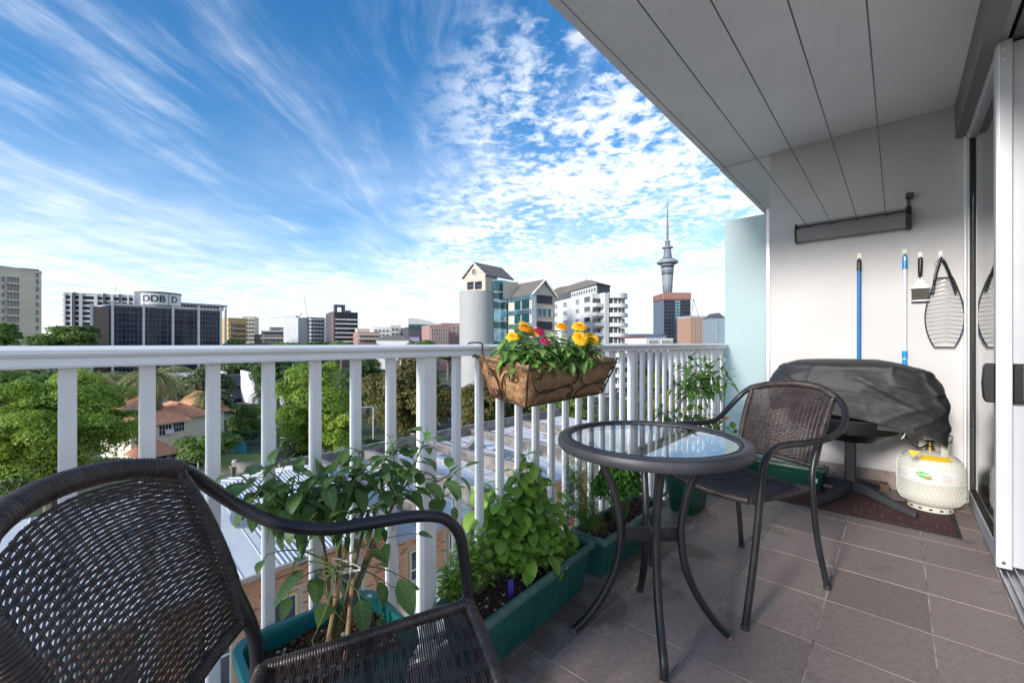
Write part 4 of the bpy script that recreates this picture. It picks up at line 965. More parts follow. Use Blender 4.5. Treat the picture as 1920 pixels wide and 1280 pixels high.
# ---- small flowering plant beside the screen
planter('round_flowerpot', 'small green flower pot beside the frosted screen behind the chair', 3.42, .96, 0, .24, .24, .22, .03, bottle_pl, .09, False, .03)
t = thing('geranium_plant', 'small leafy plant with one red flower beside the frosted screen', 'flowering plant', (3.42, .96, .2))
LS2 = leaf_set('geranium_leaf', lf_pepper, .75, 'oval'); st = Stems(); n_ = 0
for k in range(22):
    a_ = random.random() * 6.28; r_ = random.uniform(.02, .16); q = Vector((3.42 + r_ * math.cos(a_), .96 + r_ * math.sin(a_) * .8, random.uniform(.26, .46) - r_ * .4)); n_ += branchy(t, Vector((3.42, .96, .2)), [q], LS2, .055, .03, st, stem_m, .002, .4, 120 - n_, clamp=False)
q = Vector((3.36, .93, .50)); st.tube(bezier(Vector((3.42, .96, .2)), q, rv(.02), 6), .0022, .0016, stem_m); st.m.build('stem', t, True)
m = MB(); redp = mat('coral_petal', (.70, .10, .07), .5, trans=.2)
for k in range(40):
    d = rv().normalized(); d.z = abs(d.z) * .7; p = q + d * .018; a = rv(.008); b = rv(.008); m.add([p, p + a, p + a + b, p + b], [(0, 1, 2, 3)], redp)
m.build('flower', t)
# ---- long low trough along the end wall
planter('trough_planter', 'low dark green trough planter against the end wall behind the chair', 3.76, .665, rad(90), .60, .17, .165, .025, bottle_pl, .012, False, .03)
m = MB(); m.box((3.672, .425, .085), (.0012, .018, .030), white_pl); tag(m.build('price_sticker'), 'small white sticker on the low dark green trough', 'sticker')

# ================================================================ HANGING BASKET ON THE RAILING
t = thing('coir_window_basket', 'coir lined wire window basket hooked over the railing, holding the zinnias', 'basket', (1.39, 1.03, .88))
TL = [Vector((1.062, 1.120, 1.000)), Vector((1.100, .925, .965)), Vector((1.705, .925, .972)), Vector((1.715, 1.120, 1.000))]
BL = [Vector((1.105, 1.120, .868)), Vector((1.135, .965, .835)), Vector((1.650, .965, .840)), Vector((1.665, 1.120, .868))]
def quadp(A, B, C, D, s, v): return (A.lerp(B, s)).lerp(D.lerp(C, s), v)     # A-B top edge, D-C bottom edge
m = MB(); nS, nV = 60, 16
for (i, j) in ((0, 1), (1, 2), (2, 3), (3, 0)):
    A, B, C, D = TL[i], TL[j], BL[j], BL[i]; vs = []; nn = (B - A).cross(D - A).normalized()
    ctr = (TL[0] + TL[2]) / 2
    if nn.dot((A + B) / 2 - ctr) < 0: nn = -nn
    for a in range(nS + 1):
        for b in range(nV + 1):
            s, v = a / nS, b / nV; p = quadp(A, B, C, D, s, v - .03)
            edge = min(s, 1 - s); bul = .016 * math.sin(math.pi * v) * math.sin(math.pi * s) ** .3
            f = noise.fractal(p * 22, .8, 2.2, 4) * .010 + noise.noise(p * 90) * .004
            if i == 1: f += -.008 * max(0, 1 - abs(v - .52 - .05 * math.sin(s * 9)) / .08) * (.12 < s < .9)
            vs.append(p + nn * (bul + f - .006) + Vector((0, 0, f * 1.2 if b == 0 else 0)))
    m.add(vs, [(a * (nV + 1) + b, (a + 1) * (nV + 1) + b, (a + 1) * (nV + 1) + b + 1, a * (nV + 1) + b + 1) for a in range(nS) for b in range(nV)], coir_m)
    # inner lip of the liner
    vs = []
    for a in range(nS + 1):
        s = a / nS; p = A.lerp(B, s); f = noise.fractal(p * 22, .8, 2.2, 4) * .006
        vs += [p + nn * (-.006) + Vector((0, 0, .004)), p - nn * .016 + Vector((0, 0, .010 + f * 2.2)), p - nn * .034 + Vector((0, 0, -.002 + f)), p - nn * .045 + Vector((0, 0, -.03))]
    m.add(vs, [(a * 4 + b, a * 4 + b + 1, (a + 1) * 4 + b + 1, (a + 1) * 4 + b) for a in range(nS) for b in range(3)], coir_m)
m.add([tuple(p + Vector((0, 0, -.002))) for p in BL], [(0, 1, 2, 3)], coir_m)
o = m.build('coir_liner', t, False)
for p in o.data.polygons: p.use_smooth = True
fib = MB()
for k in range(1200):                                 # loose fibres standing off the liner
    i, j = random.choice(((0, 1), (1, 2), (1, 2), (1, 2), (0, 1))); s, v = random.random(), random.random() ** 1.5; p = quadp(TL[i], TL[j], BL[j], BL[i], s, v); n1 = Vector((-.4, -1, .2)) if i == 1 else Vector((-1, -.3, .2))
    q = p + n1.normalized() * random.uniform(.002, .010); a = rv(.016); fib.tube([q - a, q + rv(.003), q + a], .0004, coir_m, 3, cap=False)
fib.build('loose_fibre', t, kind='stuff')
m = MB(); vs = []
for a in range(25):
    for b in range(9):
        p = TL[0].lerp(TL[3], a / 24).lerp(TL[1].lerp(TL[2], a / 24), b / 8); c0 = (TL[0] + TL[2]) / 2; p = c0 + (p - c0) * .93
        vs.append(p + Vector((0, 0, -.022 + .012 * noise.noise(p * 30))))
m.add(vs, [(a * 9 + b, a * 9 + b + 1, (a + 1) * 9 + b + 1, (a + 1) * 9 + b) for a in range(24) for b in range(8)], soil_m); m.build('soil', t, True)
out_ = lambda p, k=.006: p + Vector((0, -k, 0)) if True else p
def wire(P, r=.0028, nm='wire'): m = MB(); m.tube(P, r, wire_brown, 7); m.build(nm, t, True)
rimP = [p + Vector((0, -.006 if p.y < 1 else .0, .001)) for p in TL]
m = MB(); m.tube([rimP[0].lerp(rimP[1], k / 6) for k in range(6)] + [rimP[1].lerp(rimP[2], k / 10) for k in range(10)] + [rimP[2].lerp(rimP[3], k / 6) for k in range(7)], .0040, wire_brown, 8); m.build('rim_wire', t, True)
m = MB(); m.tube([p + Vector((0, -.004, -.002)) for p in BL], .0032, wire_brown, 7, closed=True); m.build('base_wire', t, True)
for k in range(4): wire([TL[k] + Vector((0, -.006, 0)), BL[k] + Vector((0, -.006, 0))], .0034)
FT, FB = (TL[1], TL[2]), (BL[1], BL[2])
def fp(s, v, off=.021): return quadp(TL[1], TL[2], BL[2], BL[1], s, v) + Vector((0, -off, 0))
def sp_(s, v, off=.020): return quadp(TL[0], TL[1], BL[1], BL[0], s, v) + Vector((-off, 0, 0))
def scroll(fn, P, cs, cv, r0, ax, turns, dirn, asp):
    Q = [fn(a, b) for a, b in P]; last = P[-1]; a0 = math.atan2((last[1] - cv) , (last[0] - cs) * asp)
    S = [fn(cs + r0 * (1 - .62 * k / 14) / asp * math.cos(a0 + dirn * k / 14 * turns * 2 * math.pi), cv + r0 * (1 - .62 * k / 14) * math.sin(a0 + dirn * k / 14 * turns * 2 * math.pi)) for k in range(15)]
    return spline(Q, 6)[:-1] + S
# front face scrolls
wire(scroll(fp, [(.03, .25), (.03, .42), (.08, .62), (.18, .68), (.34, .56), (.46, .52), (.50, .40), (.485, .20)], .47, .16, .10, 0, .8, -1, 4.3), .0030, 'scroll')
wire(scroll(fp, [(.03, .92), (.05, .75), (.12, .62), (.26, .60), (.38, .58), (.46, .62), (.475, .80)], .445, .84, .11, 0, .8, 1, 4.3), .0030, 'scroll')
wire(scroll(fp, [(.54, .20), (.55, .42), (.62, .60), (.72, .62), (.84, .55), (.93, .44), (.955, .22)], .93, .18, .10, 0, .8, -1, 4.3), .0030, 'scroll')
wire(scroll(fp, [(.52, .95), (.55, .78), (.64, .66), (.78, .62), (.90, .66), (.95, .82)], .925, .84, .10, 0, .7, 1, 4.3), .0030, 'scroll')
wire(scroll(fp, [(.10, .10), (.06, .14), (.05, .24)], .09, .20, .08, 0, .9, -1, 4.3), .0026, 'scroll')
wire(scroll(sp_, [(.50, .98), (.48, .62), (.40, .35), (.28, .20)], .30, .28, .12, 0, .8, 1, 1.5), .0030, 'scroll')
wire(scroll(sp_, [(.52, .98), (.55, .55), (.62, .25), (.76, .16)], .76, .28, .12, 0, .9, 1, 1.5), .0030, 'scroll')
wire(scroll(sp_, [(.48, .60), (.46, .85), (.36, .92)], .36, .80, .13, 0, .9, -1, 1.5), .0028, 'scroll')
for X_ in (1.085, 1.695):
    m = MB(); m.tube(spline([(X_, 1.120, .97), (X_, 1.124, 1.03), (X_, 1.126, 1.052), (X_, 1.145, 1.0575), (X_, 1.185, 1.0575), (X_, 1.203, 1.050), (X_, 1.204, 1.02)], 5), .0032, black_rub, 7); m.build('rail_hook', t, True)
wire(spline([TL[0] + Vector((.0, .0, .0)), TL[0] + Vector((-.02, 0, .012)), TL[0] + Vector((-.028, 0, .006))], 4), .004, 'rim_end')

t = thing('zinnia_plants', 'bushy zinnias with yellow, magenta and cream flowers in the coir basket', 'flowers', (1.38, 1.02, .96))
LS = leaf_set('zinnia_leaf', lf_zinnia, .44, 'ovate'); st = Stems(); n_ = 0
tops = []
flw = [(985, 615, 1.60, 'y', .030), (962, 632, 1.56, 'y', .028), (983, 612, 1.66, 'y', .026), (1003, 622, 1.62, 'y', .026), (1012, 622, 1.56, 'm', .024), (1022, 640, 1.55, 'm', .022), (1034, 632, 1.64, 'c', .022), (1057, 638, 1.62, 'c', .022), (1053, 612, 1.68, 'y', .026), (1086, 612, 1.70, 'y', .034), (1088, 634, 1.66, 'y', .036), (1113, 637, 1.72, 'y', .028), (1107, 630, 1.78, 'y', .024)]
ycol = [mat('golden_petal', (.85, .50, .012), .6, 0, (.90, .34, .006), 60, trans=.25), mat('yellow_petal', (.92, .70, .03), .6, 0, (.95, .58, .015), 60, trans=.25)]
mcol = mat('magenta_petal', (.50, .012, .10), .6, 0, (.66, .03, .20), 60, trans=.25); ccol = mat('cream_zinnia_petal', (.72, .74, .46), .6, 0, (.80, .80, .62), 60, trans=.3)
ctrm = mat('flower_centre', (.30, .22, .02), .8, 0, (.12, .14, .02), 200)
def base_for(q): return Vector((min(max(q.x, 1.16), 1.64), min(max(q.y, .98), 1.09), .945))
for (u, v, tt, k, r) in flw:
    r *= 1.08
    q = at(u, v, tt); b_ = base_for(q); P = bezier(b_, q, rv(.015), 9); st.tube(P, .0026, .0020, stem_m)
    fc = mcol if k == 'm' else ccol if k == 'c' else (ycol[1] if random.random() < .75 else ycol[0])
    nrm = (Vector((-.25, -.55, .75)) + rv(.35)).normalized(); F_ = frame_from(nrm.orthogonal(), nrm); m = MB()
    for ring, (nr_, rr, el) in enumerate(((16, 1.0, -.05), (15, .86, .25), (12, .66, .6), (8, .42, 1.0))):
        for i in range(nr_):
            a_ = 2 * math.pi * (i + .5 * (ring % 2)) / nr_ + random.uniform(-.08, .08); d = F_ @ Vector((math.cos(a_) * math.cos(el), math.sin(a_) * math.cos(el), math.sin(el) * .8)); e = F_ @ Vector((-math.sin(a_), math.cos(a_), 0)); up_ = F_ @ Vector((0, 0, 1)); w = r * .19 * (.8 + .4 * rr); L_ = r * rr * random.uniform(.9, 1.08); z0 = up_ * (ring * .0022)
            m.add([q + z0 + d * L_ * .15 - e * w * .5, q + z0 + d * L_ * .15 + e * w * .5, q + z0 + d * L_ * .7 + e * w - up_ * .001, q + z0 + d * L_ * .7 - e * w - up_ * .001, q + z0 + d * L_ - up_ * .003 * rr, q + z0 + d * L_ * .6 + up_ * .0012], [(0, 1, 5), (1, 2, 5), (2, 4, 5), (4, 3, 5), (3, 0, 5)], fc)
    m.lathe([(0, .009), (r * .2, .007), (r * .28, .001)], q, ctrm, 10, M=F_); fo = m.build('flower', t)
    for i in range(3): 
        if n_ < 290: put_leaf(t, random.choice(LS), P[6 + i], Vector((math.cos(i * 2.4 + u), math.sin(i * 2.4 + u), .2)), .05); n_ += 1
for (u, v, tt) in [(945, 655, 1.50), (955, 670, 1.50), (960, 650, 1.56), (975, 640, 1.56), (970, 668, 1.50), (985, 655, 1.56), (990, 675, 1.50), (1000, 650, 1.54), (1005, 668, 1.52), (1015, 660, 1.52), (1020, 678, 1.54), (1030, 655, 1.58), (1035, 670, 1.56), (1048, 655, 1.62), (1045, 675, 1.60), (1060, 665, 1.64), (1070, 648, 1.66), (1072, 670, 1.64), (1085, 660, 1.68), (1090, 672, 1.68), (1100, 655, 1.72), (1108, 665, 1.74), (1115, 652, 1.76), (1065, 680, 1.6), (1040, 640, 1.6), (975, 625, 1.6), (1095, 645, 1.7), (950, 680, 1.48), (965, 690, 1.48), (1005, 692, 1.5), (1040, 692, 1.54), (1075, 688, 1.6), (1105, 684, 1.66), (1120, 668, 1.74), (938, 668, 1.48)]:
    q = at(u, v - 13, tt); q.y = min(q.y, 1.13) if q.z < 1.06 else q.y
    n_ += branchy(t, base_for(q), [q], LS, .066, .0062, st, stem_m, .002, .20, 292 - n_, spread=1.2, droop=.25, bend=.015, clamp=False, petiole=.004)
st.m.build('stem', t, True)

flush_bulk()
# ================================================================ THE CITY
GZ = -12.0
def wallmat(n, c, c2=None, s=.25, r=.8): return mat(n, c, r, 0, c2 or tuple(x * .86 for x in c), s, bump=.1, bscale=3, lo=.3, hi=.75)
w_beige = wallmat('beige_render', (.68, .60, .47)); w_white = wallmat('white_render', (.68, .68, .67)); w_cream = wallmat('cream_render', (.60, .54, .44))
w_grey = wallmat('grey_render', (.36, .36, .38)); w_dgrey = wallmat('dark_grey_cladding', (.09, .095, .11)); w_brick = wallmat('brown_brick_cladding', (.26, .15, .12)); w_yell = wallmat('ochre_render', (.55, .38, .17))
w_pink = wallmat('dusty_pink_render', (.40, .24, .22)); w_pale = wallmat('pale_grey_render', (.50, .51, .53)); w_tan = wallmat('tan_brick', (.38, .23, .17)); w_blueg = wallmat('blue_grey_panel', (.24, .31, .38))
w_red = wallmat('dark_red_roofing', (.26, .06, .055)); w_blue = wallmat('slate_blue_roofing', (.09, .15, .22)); w_copper = wallmat('salmon_screen', (.30, .14, .11)); w_slab = wallmat('white_slab', (.72, .72, .72))
roof_grey = mat('grey_brown_shingle', (.13, .115, .105), .85, 0, (.20, .18, .16), 1.2, bump=.4, bscale=6, bdist=.1, stretch=(1, 1, 3))
win_dark = mat('dark_window_glass', (.018, .024, .032), .06, 0, (.05, .06, .075), .5, spec=.9, rnd=.5)
win_blue = mat('blue_tinted_glass', (.012, .018, .035), .08, 0, (.03, .04, .065), .35, spec=.25, rnd=.35)
win_green = mat('green_tinted_glass', (.022, .10, .115), .10, .4, (.012, .055, .065), .3, spec=.9, rnd=.35)
win_silver = mat('silver_blue_glass', (.26, .44, .52), .10, .75, (.16, .30, .38), .3, spec=.9, rnd=.15)
frame_w = mat('white_window_frame', (.62, .62, .60), .6); frame_d = mat('dark_window_frame', (.06, .06, .065), .6)
def window_mesh(nm, gl, fm, bars_x=0, bars_z=0, fw=.07):
    m = MB(); m.bb(-.5, .5, .0, .35, -.5, .5, gl)
    fx, fz = fw, fw
    for (a, b, c, d) in ((-.5 - fx / 2, -.5 + fx / 2, -.5, .5), (.5 - fx / 2, .5 + fx / 2, -.5, .5), (-.5 + fx / 2, .5 - fx / 2, -.5 - fz / 2, -.5 + fz / 2), (-.5 + fx / 2, .5 - fx / 2, .5 - fz / 2, .5 + fz / 2)):
        m.bb(a, b, .0, 1, c, d, fm)
    for k in range(bars_x): x = -.5 + (k + 1) / (bars_x + 1); m.bb(x - fx / 3, x + fx / 3, .0, .8, -.5 + fz / 2, .5 - fz / 2, fm)
    for k in range(bars_z): z = -.5 + (k + 1) / (bars_z + 1); m.bb(-.5 + fx / 2, .5 - fx / 2, .0, .7, z - fz / 3, z + fz / 3, fm)
    return m.mesh(nm)
WIN = {'dark': window_mesh('window', win_dark, frame_w), 'plain': window_mesh('window', win_dark, frame_d), 'bars': window_mesh('window', win_dark, frame_w, 3, 1, .04), 'two': window_mesh('window', win_dark, frame_w, 1, 1, .12),
       'blue': window_mesh('window', win_blue, frame_d, 2, 0, .03), 'green': window_mesh('window', win_green, frame_w, 2, 0, .03), 'silver': window_mesh('window', win_silver, frame_d, 0, 0, .03), 'ribbon': window_mesh('window', win_dark, frame_w, 7, 0, .03), 'pane': window_mesh('pane', win_blue, mat('mullion', (.26, .28, .33), .5), 0, 0, .05)}
class Face:
    def __init__(s, O, E): s.O = O.copy(); s.O.z = 0; s.e = (E - O); s.e.z = 0; s.L = s.e.length; s.e.normalize(); s.n = Vector((-s.e.y, s.e.x, 0)); s.n = -s.n if s.n.dot(-s.O) < 0 else s.n
    def hit(s, u):
        dx = (u - 960) / 800; r = Vector((FX + dx * RX, FY + dx * RY, 0)); t = s.O.dot(s.n) / r.dot(s.n); return (r * t - s.O).dot(s.e), t
    def z(s, u, v): return CAMH + (643 - v) / 800 * s.hit(u)[1]
    def put(s, parent, me, s0, s1, z0, z1, d=.12, off=.0, name=None):
        x = s.e if s.e.cross(s.n).z > 0 else -s.e        # keep the copy right handed
        M = Matrix((x, s.n, Vector((0, 0, 1)))).transposed().to_4x4()
        c = s.O + s.e * ((s0 + s1) / 2) + s.n * off + Vector((0, 0, (z0 + z1) / 2))
        o = link(name or me.name, me, parent); o.matrix_basis = Matrix.Translation(c) @ M @ Matrix.Diagonal((abs(s1 - s0), d, abs(z1 - z0), 1)); return o
    def grid(s, parent, kind, cols, rows, uref, d=.12, off=0.0):
        for (a, b) in cols:
            s0, s1 = s.hit(a)[0], s.hit(b)[0]
            for (v0, v1) in rows: s.put(parent, WIN[kind], s0, s1, s.z(uref, v1), s.z(uref, v0), d, off)
    def slab(s, mb, s0, s1, z0, z1, d, m, off=.001):
        c = s.O + s.e * ((s0 + s1) / 2) + s.n * (off + d / 2) + Vector((0, 0, (z0 + z1) / 2)); R = Matrix((s.e, s.n, s.e.cross(s.n))).transposed()
        mb.box(c, (abs(s1 - s0), d, abs(z1 - z0)), m, R)
class Bld:
    def __init__(s, name, label, u0, t0, u1, t1, vt, D, m, zb=GZ, cat='building', group=None, parapet=.5, pm=None):
        s.P0 = at(u0, 643, t0); s.P1 = at(u1, 643, t1); s.f = Face(s.P0, s.P1); b = -s.f.n * D; s.b = b
        s.r = Face(s.P1, s.P1 + b); s.l = Face(s.P0, s.P0 + b); s.zt = CAMH + (643 - vt) / 800 * t0; s.t0 = t0
        s.root = thing(name, label, cat, (s.P0.x, s.P0.y, zb), group=group); mb = MB()
        P = [(p.x, p.y) for p in (s.P0, s.P1, s.P1 + b, s.P0 + b)]
        s.poly = P; mb.prism(P, zb, s.zt, m); s.wall = mb.build('wall', s.root)
        if parapet:
            mb = MB(); c = Vector(((P[0][0] + P[2][0]) / 2, (P[0][1] + P[2][1]) / 2)); Q = [((p[0] - c.x) * 1.012 + c.x, (p[1] - c.y) * 1.012 + c.y) for p in P]
            mb.prism(Q, s.zt + .002, s.zt + parapet, pm or m); mb.build('parapet', s.root)
    def part(s, name, mb, **k): return mb.build(name, s.root, **k)
def rows_(v0, v1, n, h): d = (v1 - v0) / n; return [(v0 + d * i, v0 + d * i + h) for i in range(n)]
def cols_(u0, u1, n, w): d = (u1 - u0) / n; return [(u0 + d * i + (d - w) / 2, u0 + d * i + (d + w) / 2) for i in range(n)]

# ---- ground, lawn, streets
m = MB(); gm = mat('town_ground', (.10, .10, .095), .95, 0, (.055, .085, .030), .035, bump=.3, bscale=.4, detail=8)
m.add([(-6000, -6000, GZ), (6000, -6000, GZ), (6000, 6000, GZ), (-6000, 6000, GZ)], [(0, 1, 2, 3)], gm); tag(m.build('ground'), kind='structure')
m = MB(); lawn = mat('mown_lawn', (.14, .19, .035), .95, 0, (.20, .24, .06), .9, bump=.6, bscale=30, bdist=.05, detail=9)
a, b, c_, d = at(330, 880, 40), at(640, 880, 40), at(640, 835, 50), at(330, 838, 50)
for p in (a, b, c_, d): p.z = GZ + .05
a.z = b.z = GZ + .35
m.add([a, b, c_, d], [(0, 1, 2, 3)], lawn); tag(m.build('lawn'), kind='structure')
m = MB(); q0, q1, q2, q3 = at(560, 760, 118), at(1500, 760, 90), at(1500, 740, 112), at(560, 740, 140)
for p in (q0, q1, q2, q3): p.z = GZ + .02
m.add([q0, q1, q2, q3], [(0, 1, 2, 3)], mat('asphalt', (.05, .05, .052), .9, 0, (.07, .07, .07), 1.5)); tag(m.build('road'), kind='structure')

# ---- beige apartment tower at the left edge
B = Bld('apartment_tower', 'beige apartment tower at the left edge with a column of dark balcony windows', -70, 131, 78, 150, 494, 24, w_beige, pm=w_beige)
B.f.grid(B.root, 'bars', [(11, 35)], [(519, 531), (533, 546), (549, 561), (564, 575), (579, 590), (594, 605), (609, 620), (625, 636)], 22, .3)
B.f.grid(B.root, 'dark', [(2, 8), (-20, -12)], [(518, 528), (533, 542), (548, 557), (563, 572), (578, 587), (593, 602), (608, 617), (624, 632)], 5, .2)
B.f.grid(B.root, 'dark', [(66.5, 72)], [(510, 520), (523, 533), (537, 547), (552, 561), (566, 575), (581, 590), (595, 605), (610, 619), (624, 633), (700, 709), (718, 727)], 69, .2)
m = MB()
for v in (531.5, 547, 562.5, 577, 592, 607, 622): z = B.f.z(22, v); B.f.slab(m, B.f.hit(10)[0], B.f.hit(36)[0], z - .25, z + .25, 1.0, w_beige)
B.part('balcony_slab', m)
m = MB(); m.prism([(p[0], p[1]) for p in (B.P0, B.P1, B.P1 + B.b, B.P0 + B.b)], B.zt + .5, B.zt + .9, w_grey); B.part('roof', m)
m = MB(); q = at(54, 502, 156); m.box((q.x, q.y, B.zt + 1.4), (5, 5, 2.2), w_dgrey); B.part('plant_room', m)

# ---- tall white apartment block behind
B = Bld('apartment_block', 'white apartment block with banded balconies behind the dark glass offices', 121, 330, 256, 350, 549, 30, win_blue, pm=w_white)
m = MB()
for k in range(10):
    z = B.zt - 1.2 - k * 4.1; B.f.slab(m, -1, B.f.L + .5, z - .75, z + .75, 1.4, w_white); B.l.slab(m, 0, B.l.L, z - .7, z + .7, 1.0, w_white)
B.part('balcony_band', m)
for u0, u1 in ((121, 124), (134, 137), (150, 156), (178, 184), (194, 197), (209, 214), (226, 229), (240, 243), (251, 255)):
    m = MB(); B.f.slab(m, B.f.hit(u0)[0], B.f.hit(u1)[0], GZ, B.zt, 2.0, w_white if u1 - u0 < 5.5 or u0 > 160 else w_pale, 0.02); B.part('pier', m)
for u0, u1 in ((139, 143), (195, 199), (225, 228)):
    m = MB(); B.f.slab(m, B.f.hit(u0)[0], B.f.hit(u1)[0], GZ, B.zt + .6, 2.6, w_dgrey, .02); B.part('dark_fin', m)
m = MB(); m.tube([at(216, 546, 335), at(216, 533, 335)], .15, w_grey, 5); B.part('mast', m)

# ---- dark glass office block with its sign drum
B = Bld('office_block', 'dark mirrored glass office block with white piers and a round rooftop sign', 210, 165, 414, 195, 572, 34, w_dgrey, pm=w_white, parapet=.8)
bays = [(213, 266), (271, 321), (326, 369), (374, 411)]
for (a, b) in bays:
    s0, s1 = B.f.hit(a)[0], B.f.hit(b)[0]; n = 7
    for i in range(n):
        for k in range(12):
            z1 = B.zt - .5 - k * 2.15; B.f.put(B.root, WIN['pane'], s0 + (s1 - s0) * i / n, s0 + (s1 - s0) * (i + 1) / n, z1 - 2.15, z1, .12)
for (a, b) in ((208, 212.5), (266.5, 270.5), (321.5, 325.5), (369.5, 373.5), (411.5, 415), (421, 424)):
    m = MB(); B.f.slab(m, B.f.hit(a)[0], B.f.hit(b)[0], GZ, B.zt + 1.6, .9, w_slab); 
    zb = B.f.z((a + b) / 2, 700); B.f.slab(m, B.f.hit(a)[0] - .3, B.f.hit(b)[0] + .3, zb - 6, zb - 2, 1.4, w_slab); B.part('pier', m)
m = MB(); B.f.slab(m, B.f.hit(425)[0], B.f.hit(431)[0], GZ, B.zt - .2, .6, w_brick, -12); B.part('brick_corner', m)
# the left return; a brown sheet paints the brick reflected in its glass
B2f = Face(at(173, 643, 163), at(208, 643, 165)); m = MB(); P = [at(173, 643, 163), at(208, 643, 165), at(208, 643, 195), at(173, 643, 193)]
m.prism([(p.x, p.y) for p in P], GZ, B.zt - .6, w_dgrey); B.part('left_wing', m)
for i in range(4):
    for k in range(12):
        z1 = B.zt - 1.2 - k * 2.15; B2f.put(B.root, WIN['pane'], B2f.L * (.08 + .23 * i), B2f.L * (.08 + .23 * (i + 1)), z1 - 2.15, z1, .12)
m = MB(); B2f.slab(m, B2f.hit(175)[0], B2f.hit(175)[0] + 4.9, GZ, B.zt - .8, .2, mat('brick_reflection_panel', (.10, .065, .055), .2, 0, (.14, .10, .085), 1.0), .14); B2f.slab(m, -.4, .5, GZ, B.zt + .4, .8, w_slab); B.part('reflected_brick_glazing', m)
# crown on the right and the drum
cD = at(297, 643, 182); rD = 7.7; zt0 = B.zt + .8; zD = CAMH + (643 - 548) / 800 * 176
m = MB(); m.lathe([(rD, zt0 - .1), (rD, zD), (0, zD + .1)], (cD.x, cD.y, 0), mat('drum_cladding', (.14, .16, .19), .5), 40); B.part('sign_drum', m, smooth=True)
toC = math.atan2(-cD.y, -cD.x)
def drum_txt(s, size, off, a_c): 
    me = text_mesh(s, size, mat('sign_black', (.02, .02, .022), .5), 0, .10)
    for v in me.vertices: a_ = a_c + off + v.co.x / rD; v.co = (cD.x + (rD + .12) * math.cos(a_), cD.y + (rD + .12) * math.sin(a_), (zt0 + zD) / 2 + v.co.y)
    return me
for a0, a1 in ((-.80, .43), (.47, 1.35)):
    m = MB(); m.lathe([(rD + .06, zt0 + .35), (rD + .06, zD - .45)], (cD.x, cD.y, 0), w_slab, 30, toC + a0, toC + a1); pn = m.build('sign_panel', B.root)
    if a0 < 0: link('lettering', drum_txt('DDB', 3.7, -.20, toC), pn)
    else: link('lettering', drum_txt('D', 3.7, .74, toC), pn)
m = MB(); m.lathe([(rD + .3, zD - .02), (rD + .3, zD + .35), (0, zD + .4)], (cD.x, cD.y, 0), w_grey, 40); B.part('drum_cap', m)
m = MB(); s0, s1 = B.f.hit(337)[0], B.f.hit(431)[0]
for k in range(15): B.f.slab(m, s0 + (s1 - s0) * (k + .15) / 15, s0 + (s1 - s0) * (k + .3) / 15, B.zt + .8, B.zt + 2.4, .4, w_cream, -6)
B.f.slab(m, s0, s1, B.zt + .6, B.zt + 2.3, 5, w_brick, -12); B.f.slab(m, s0, s1 + 1, B.zt + 2.4, B.zt + 3.2, 7, w_grey, -12.4); B.part('crown', m)

# ---- ochre blocks
B = Bld('ochre_block', 'ochre apartment block with brown window strips right of the dark offices', 428, 260, 462, 268, 597, 22, w_yell)
B.f.grid(B.root, 'ribbon', [(432, 461)], [(610, 614), (619, 623), (629, 632), (637, 641)], 445, .5)
m = MB()
for v in (606, 616, 626, 635): z = B.f.z(445, v); B.f.slab(m, 0, B.f.L, z - .6, z + .6, 1.2, w_yell)
B.part('balcony_band', m)
B = Bld('cream_grid_block', 'cream gridded block behind the ochre apartments', 455, 300, 478, 303, 594, 20, w_cream)
B.f.grid(B.root, 'dark', cols_(456, 477, 4, 3), rows_(598, 642, 6, 4), 466, .4)

# ---- low grey terraces and the middle distance, listed by what they look like
def simple(name, label, u0, t0, u1, t1, vt, D, m, kind, cols, rows, ur=None, band=None, cat='building', **k):
    B = Bld(name, label, u0, t0, u1, t1, vt, D, m, cat=cat, **k)
    if kind: B.f.grid(B.root, kind, cols, rows, ur or (u0 + u1) / 2, .35)
    if band:
        mb = MB()
        for v in band[0]: z = B.f.z((u0 + u1) / 2, v); B.f.slab(mb, 0, B.f.L, z - band[1], z + band[1], 1.6, band[2])
        B.part('balcony_band', mb)
    return B
simple('terrace_block', 'long low block with dark overhanging roofs below the cranes', 490, 250, 562, 255, 622, 20, w_dgrey, 'ribbon', cols_(492, 560, 3, 18), [(628, 632), (636, 640)], band=([621, 634], .4, w_grey))
simple('terrace_block', 'upper set back terrace with a thin flat roof, left of the grey slab', 505, 290, 556, 292, 614, 16, w_grey, 'ribbon', cols_(506, 555, 2, 20), [(617, 621)], band=([613], .35, w_slab))
simple('terrace_block', 'small dark terrace at the far left of the low blocks', 480, 270, 492, 272, 628, 14, w_dgrey, 'dark', cols_(481, 491, 2, 3), [(631, 635)])
simple('stepped_block', 'white stepped block left of the plain grey slab', 538, 330, 560, 332, 606, 18, w_white, 'dark', cols_(539, 559, 4, 3), rows_(609, 640, 4, 3.5))
simple('slab_block', 'plain windowless grey concrete slab block under the cranes', 559, 240, 580, 245, 597, 18, w_pale, None, [], [])
simple('balcony_block', 'dark block with stacked balconies right of the plain grey slab', 580.5, 243, 609, 250, 596, 20, w_dgrey, 'dark', cols_(582, 608, 4, 4.5), rows_(600, 642, 6, 3.5), band=([599, 606, 613, 620, 627, 634, 641], .45, w_slab))
simple('narrow_white_block', 'narrow white block left of the dark glass tower', 610, 262, 620, 263, 595, 16, w_white, 'dark', cols_(611, 619, 2, 2.5), rows_(600, 642, 6, 4))
B = Bld('glass_tower', 'dark banded glass tower with a hollow box on its roof', 622, 225, 671, 232, 584, 20, w_dgrey, parapet=0)
B.f.grid(B.root, 'blue', [(633, 653), (654, 670)], [(585, 590), (592, 598), (600.5, 606), (609, 614), (617, 622), (625.5, 630), (633.5, 638)], 645, .4)
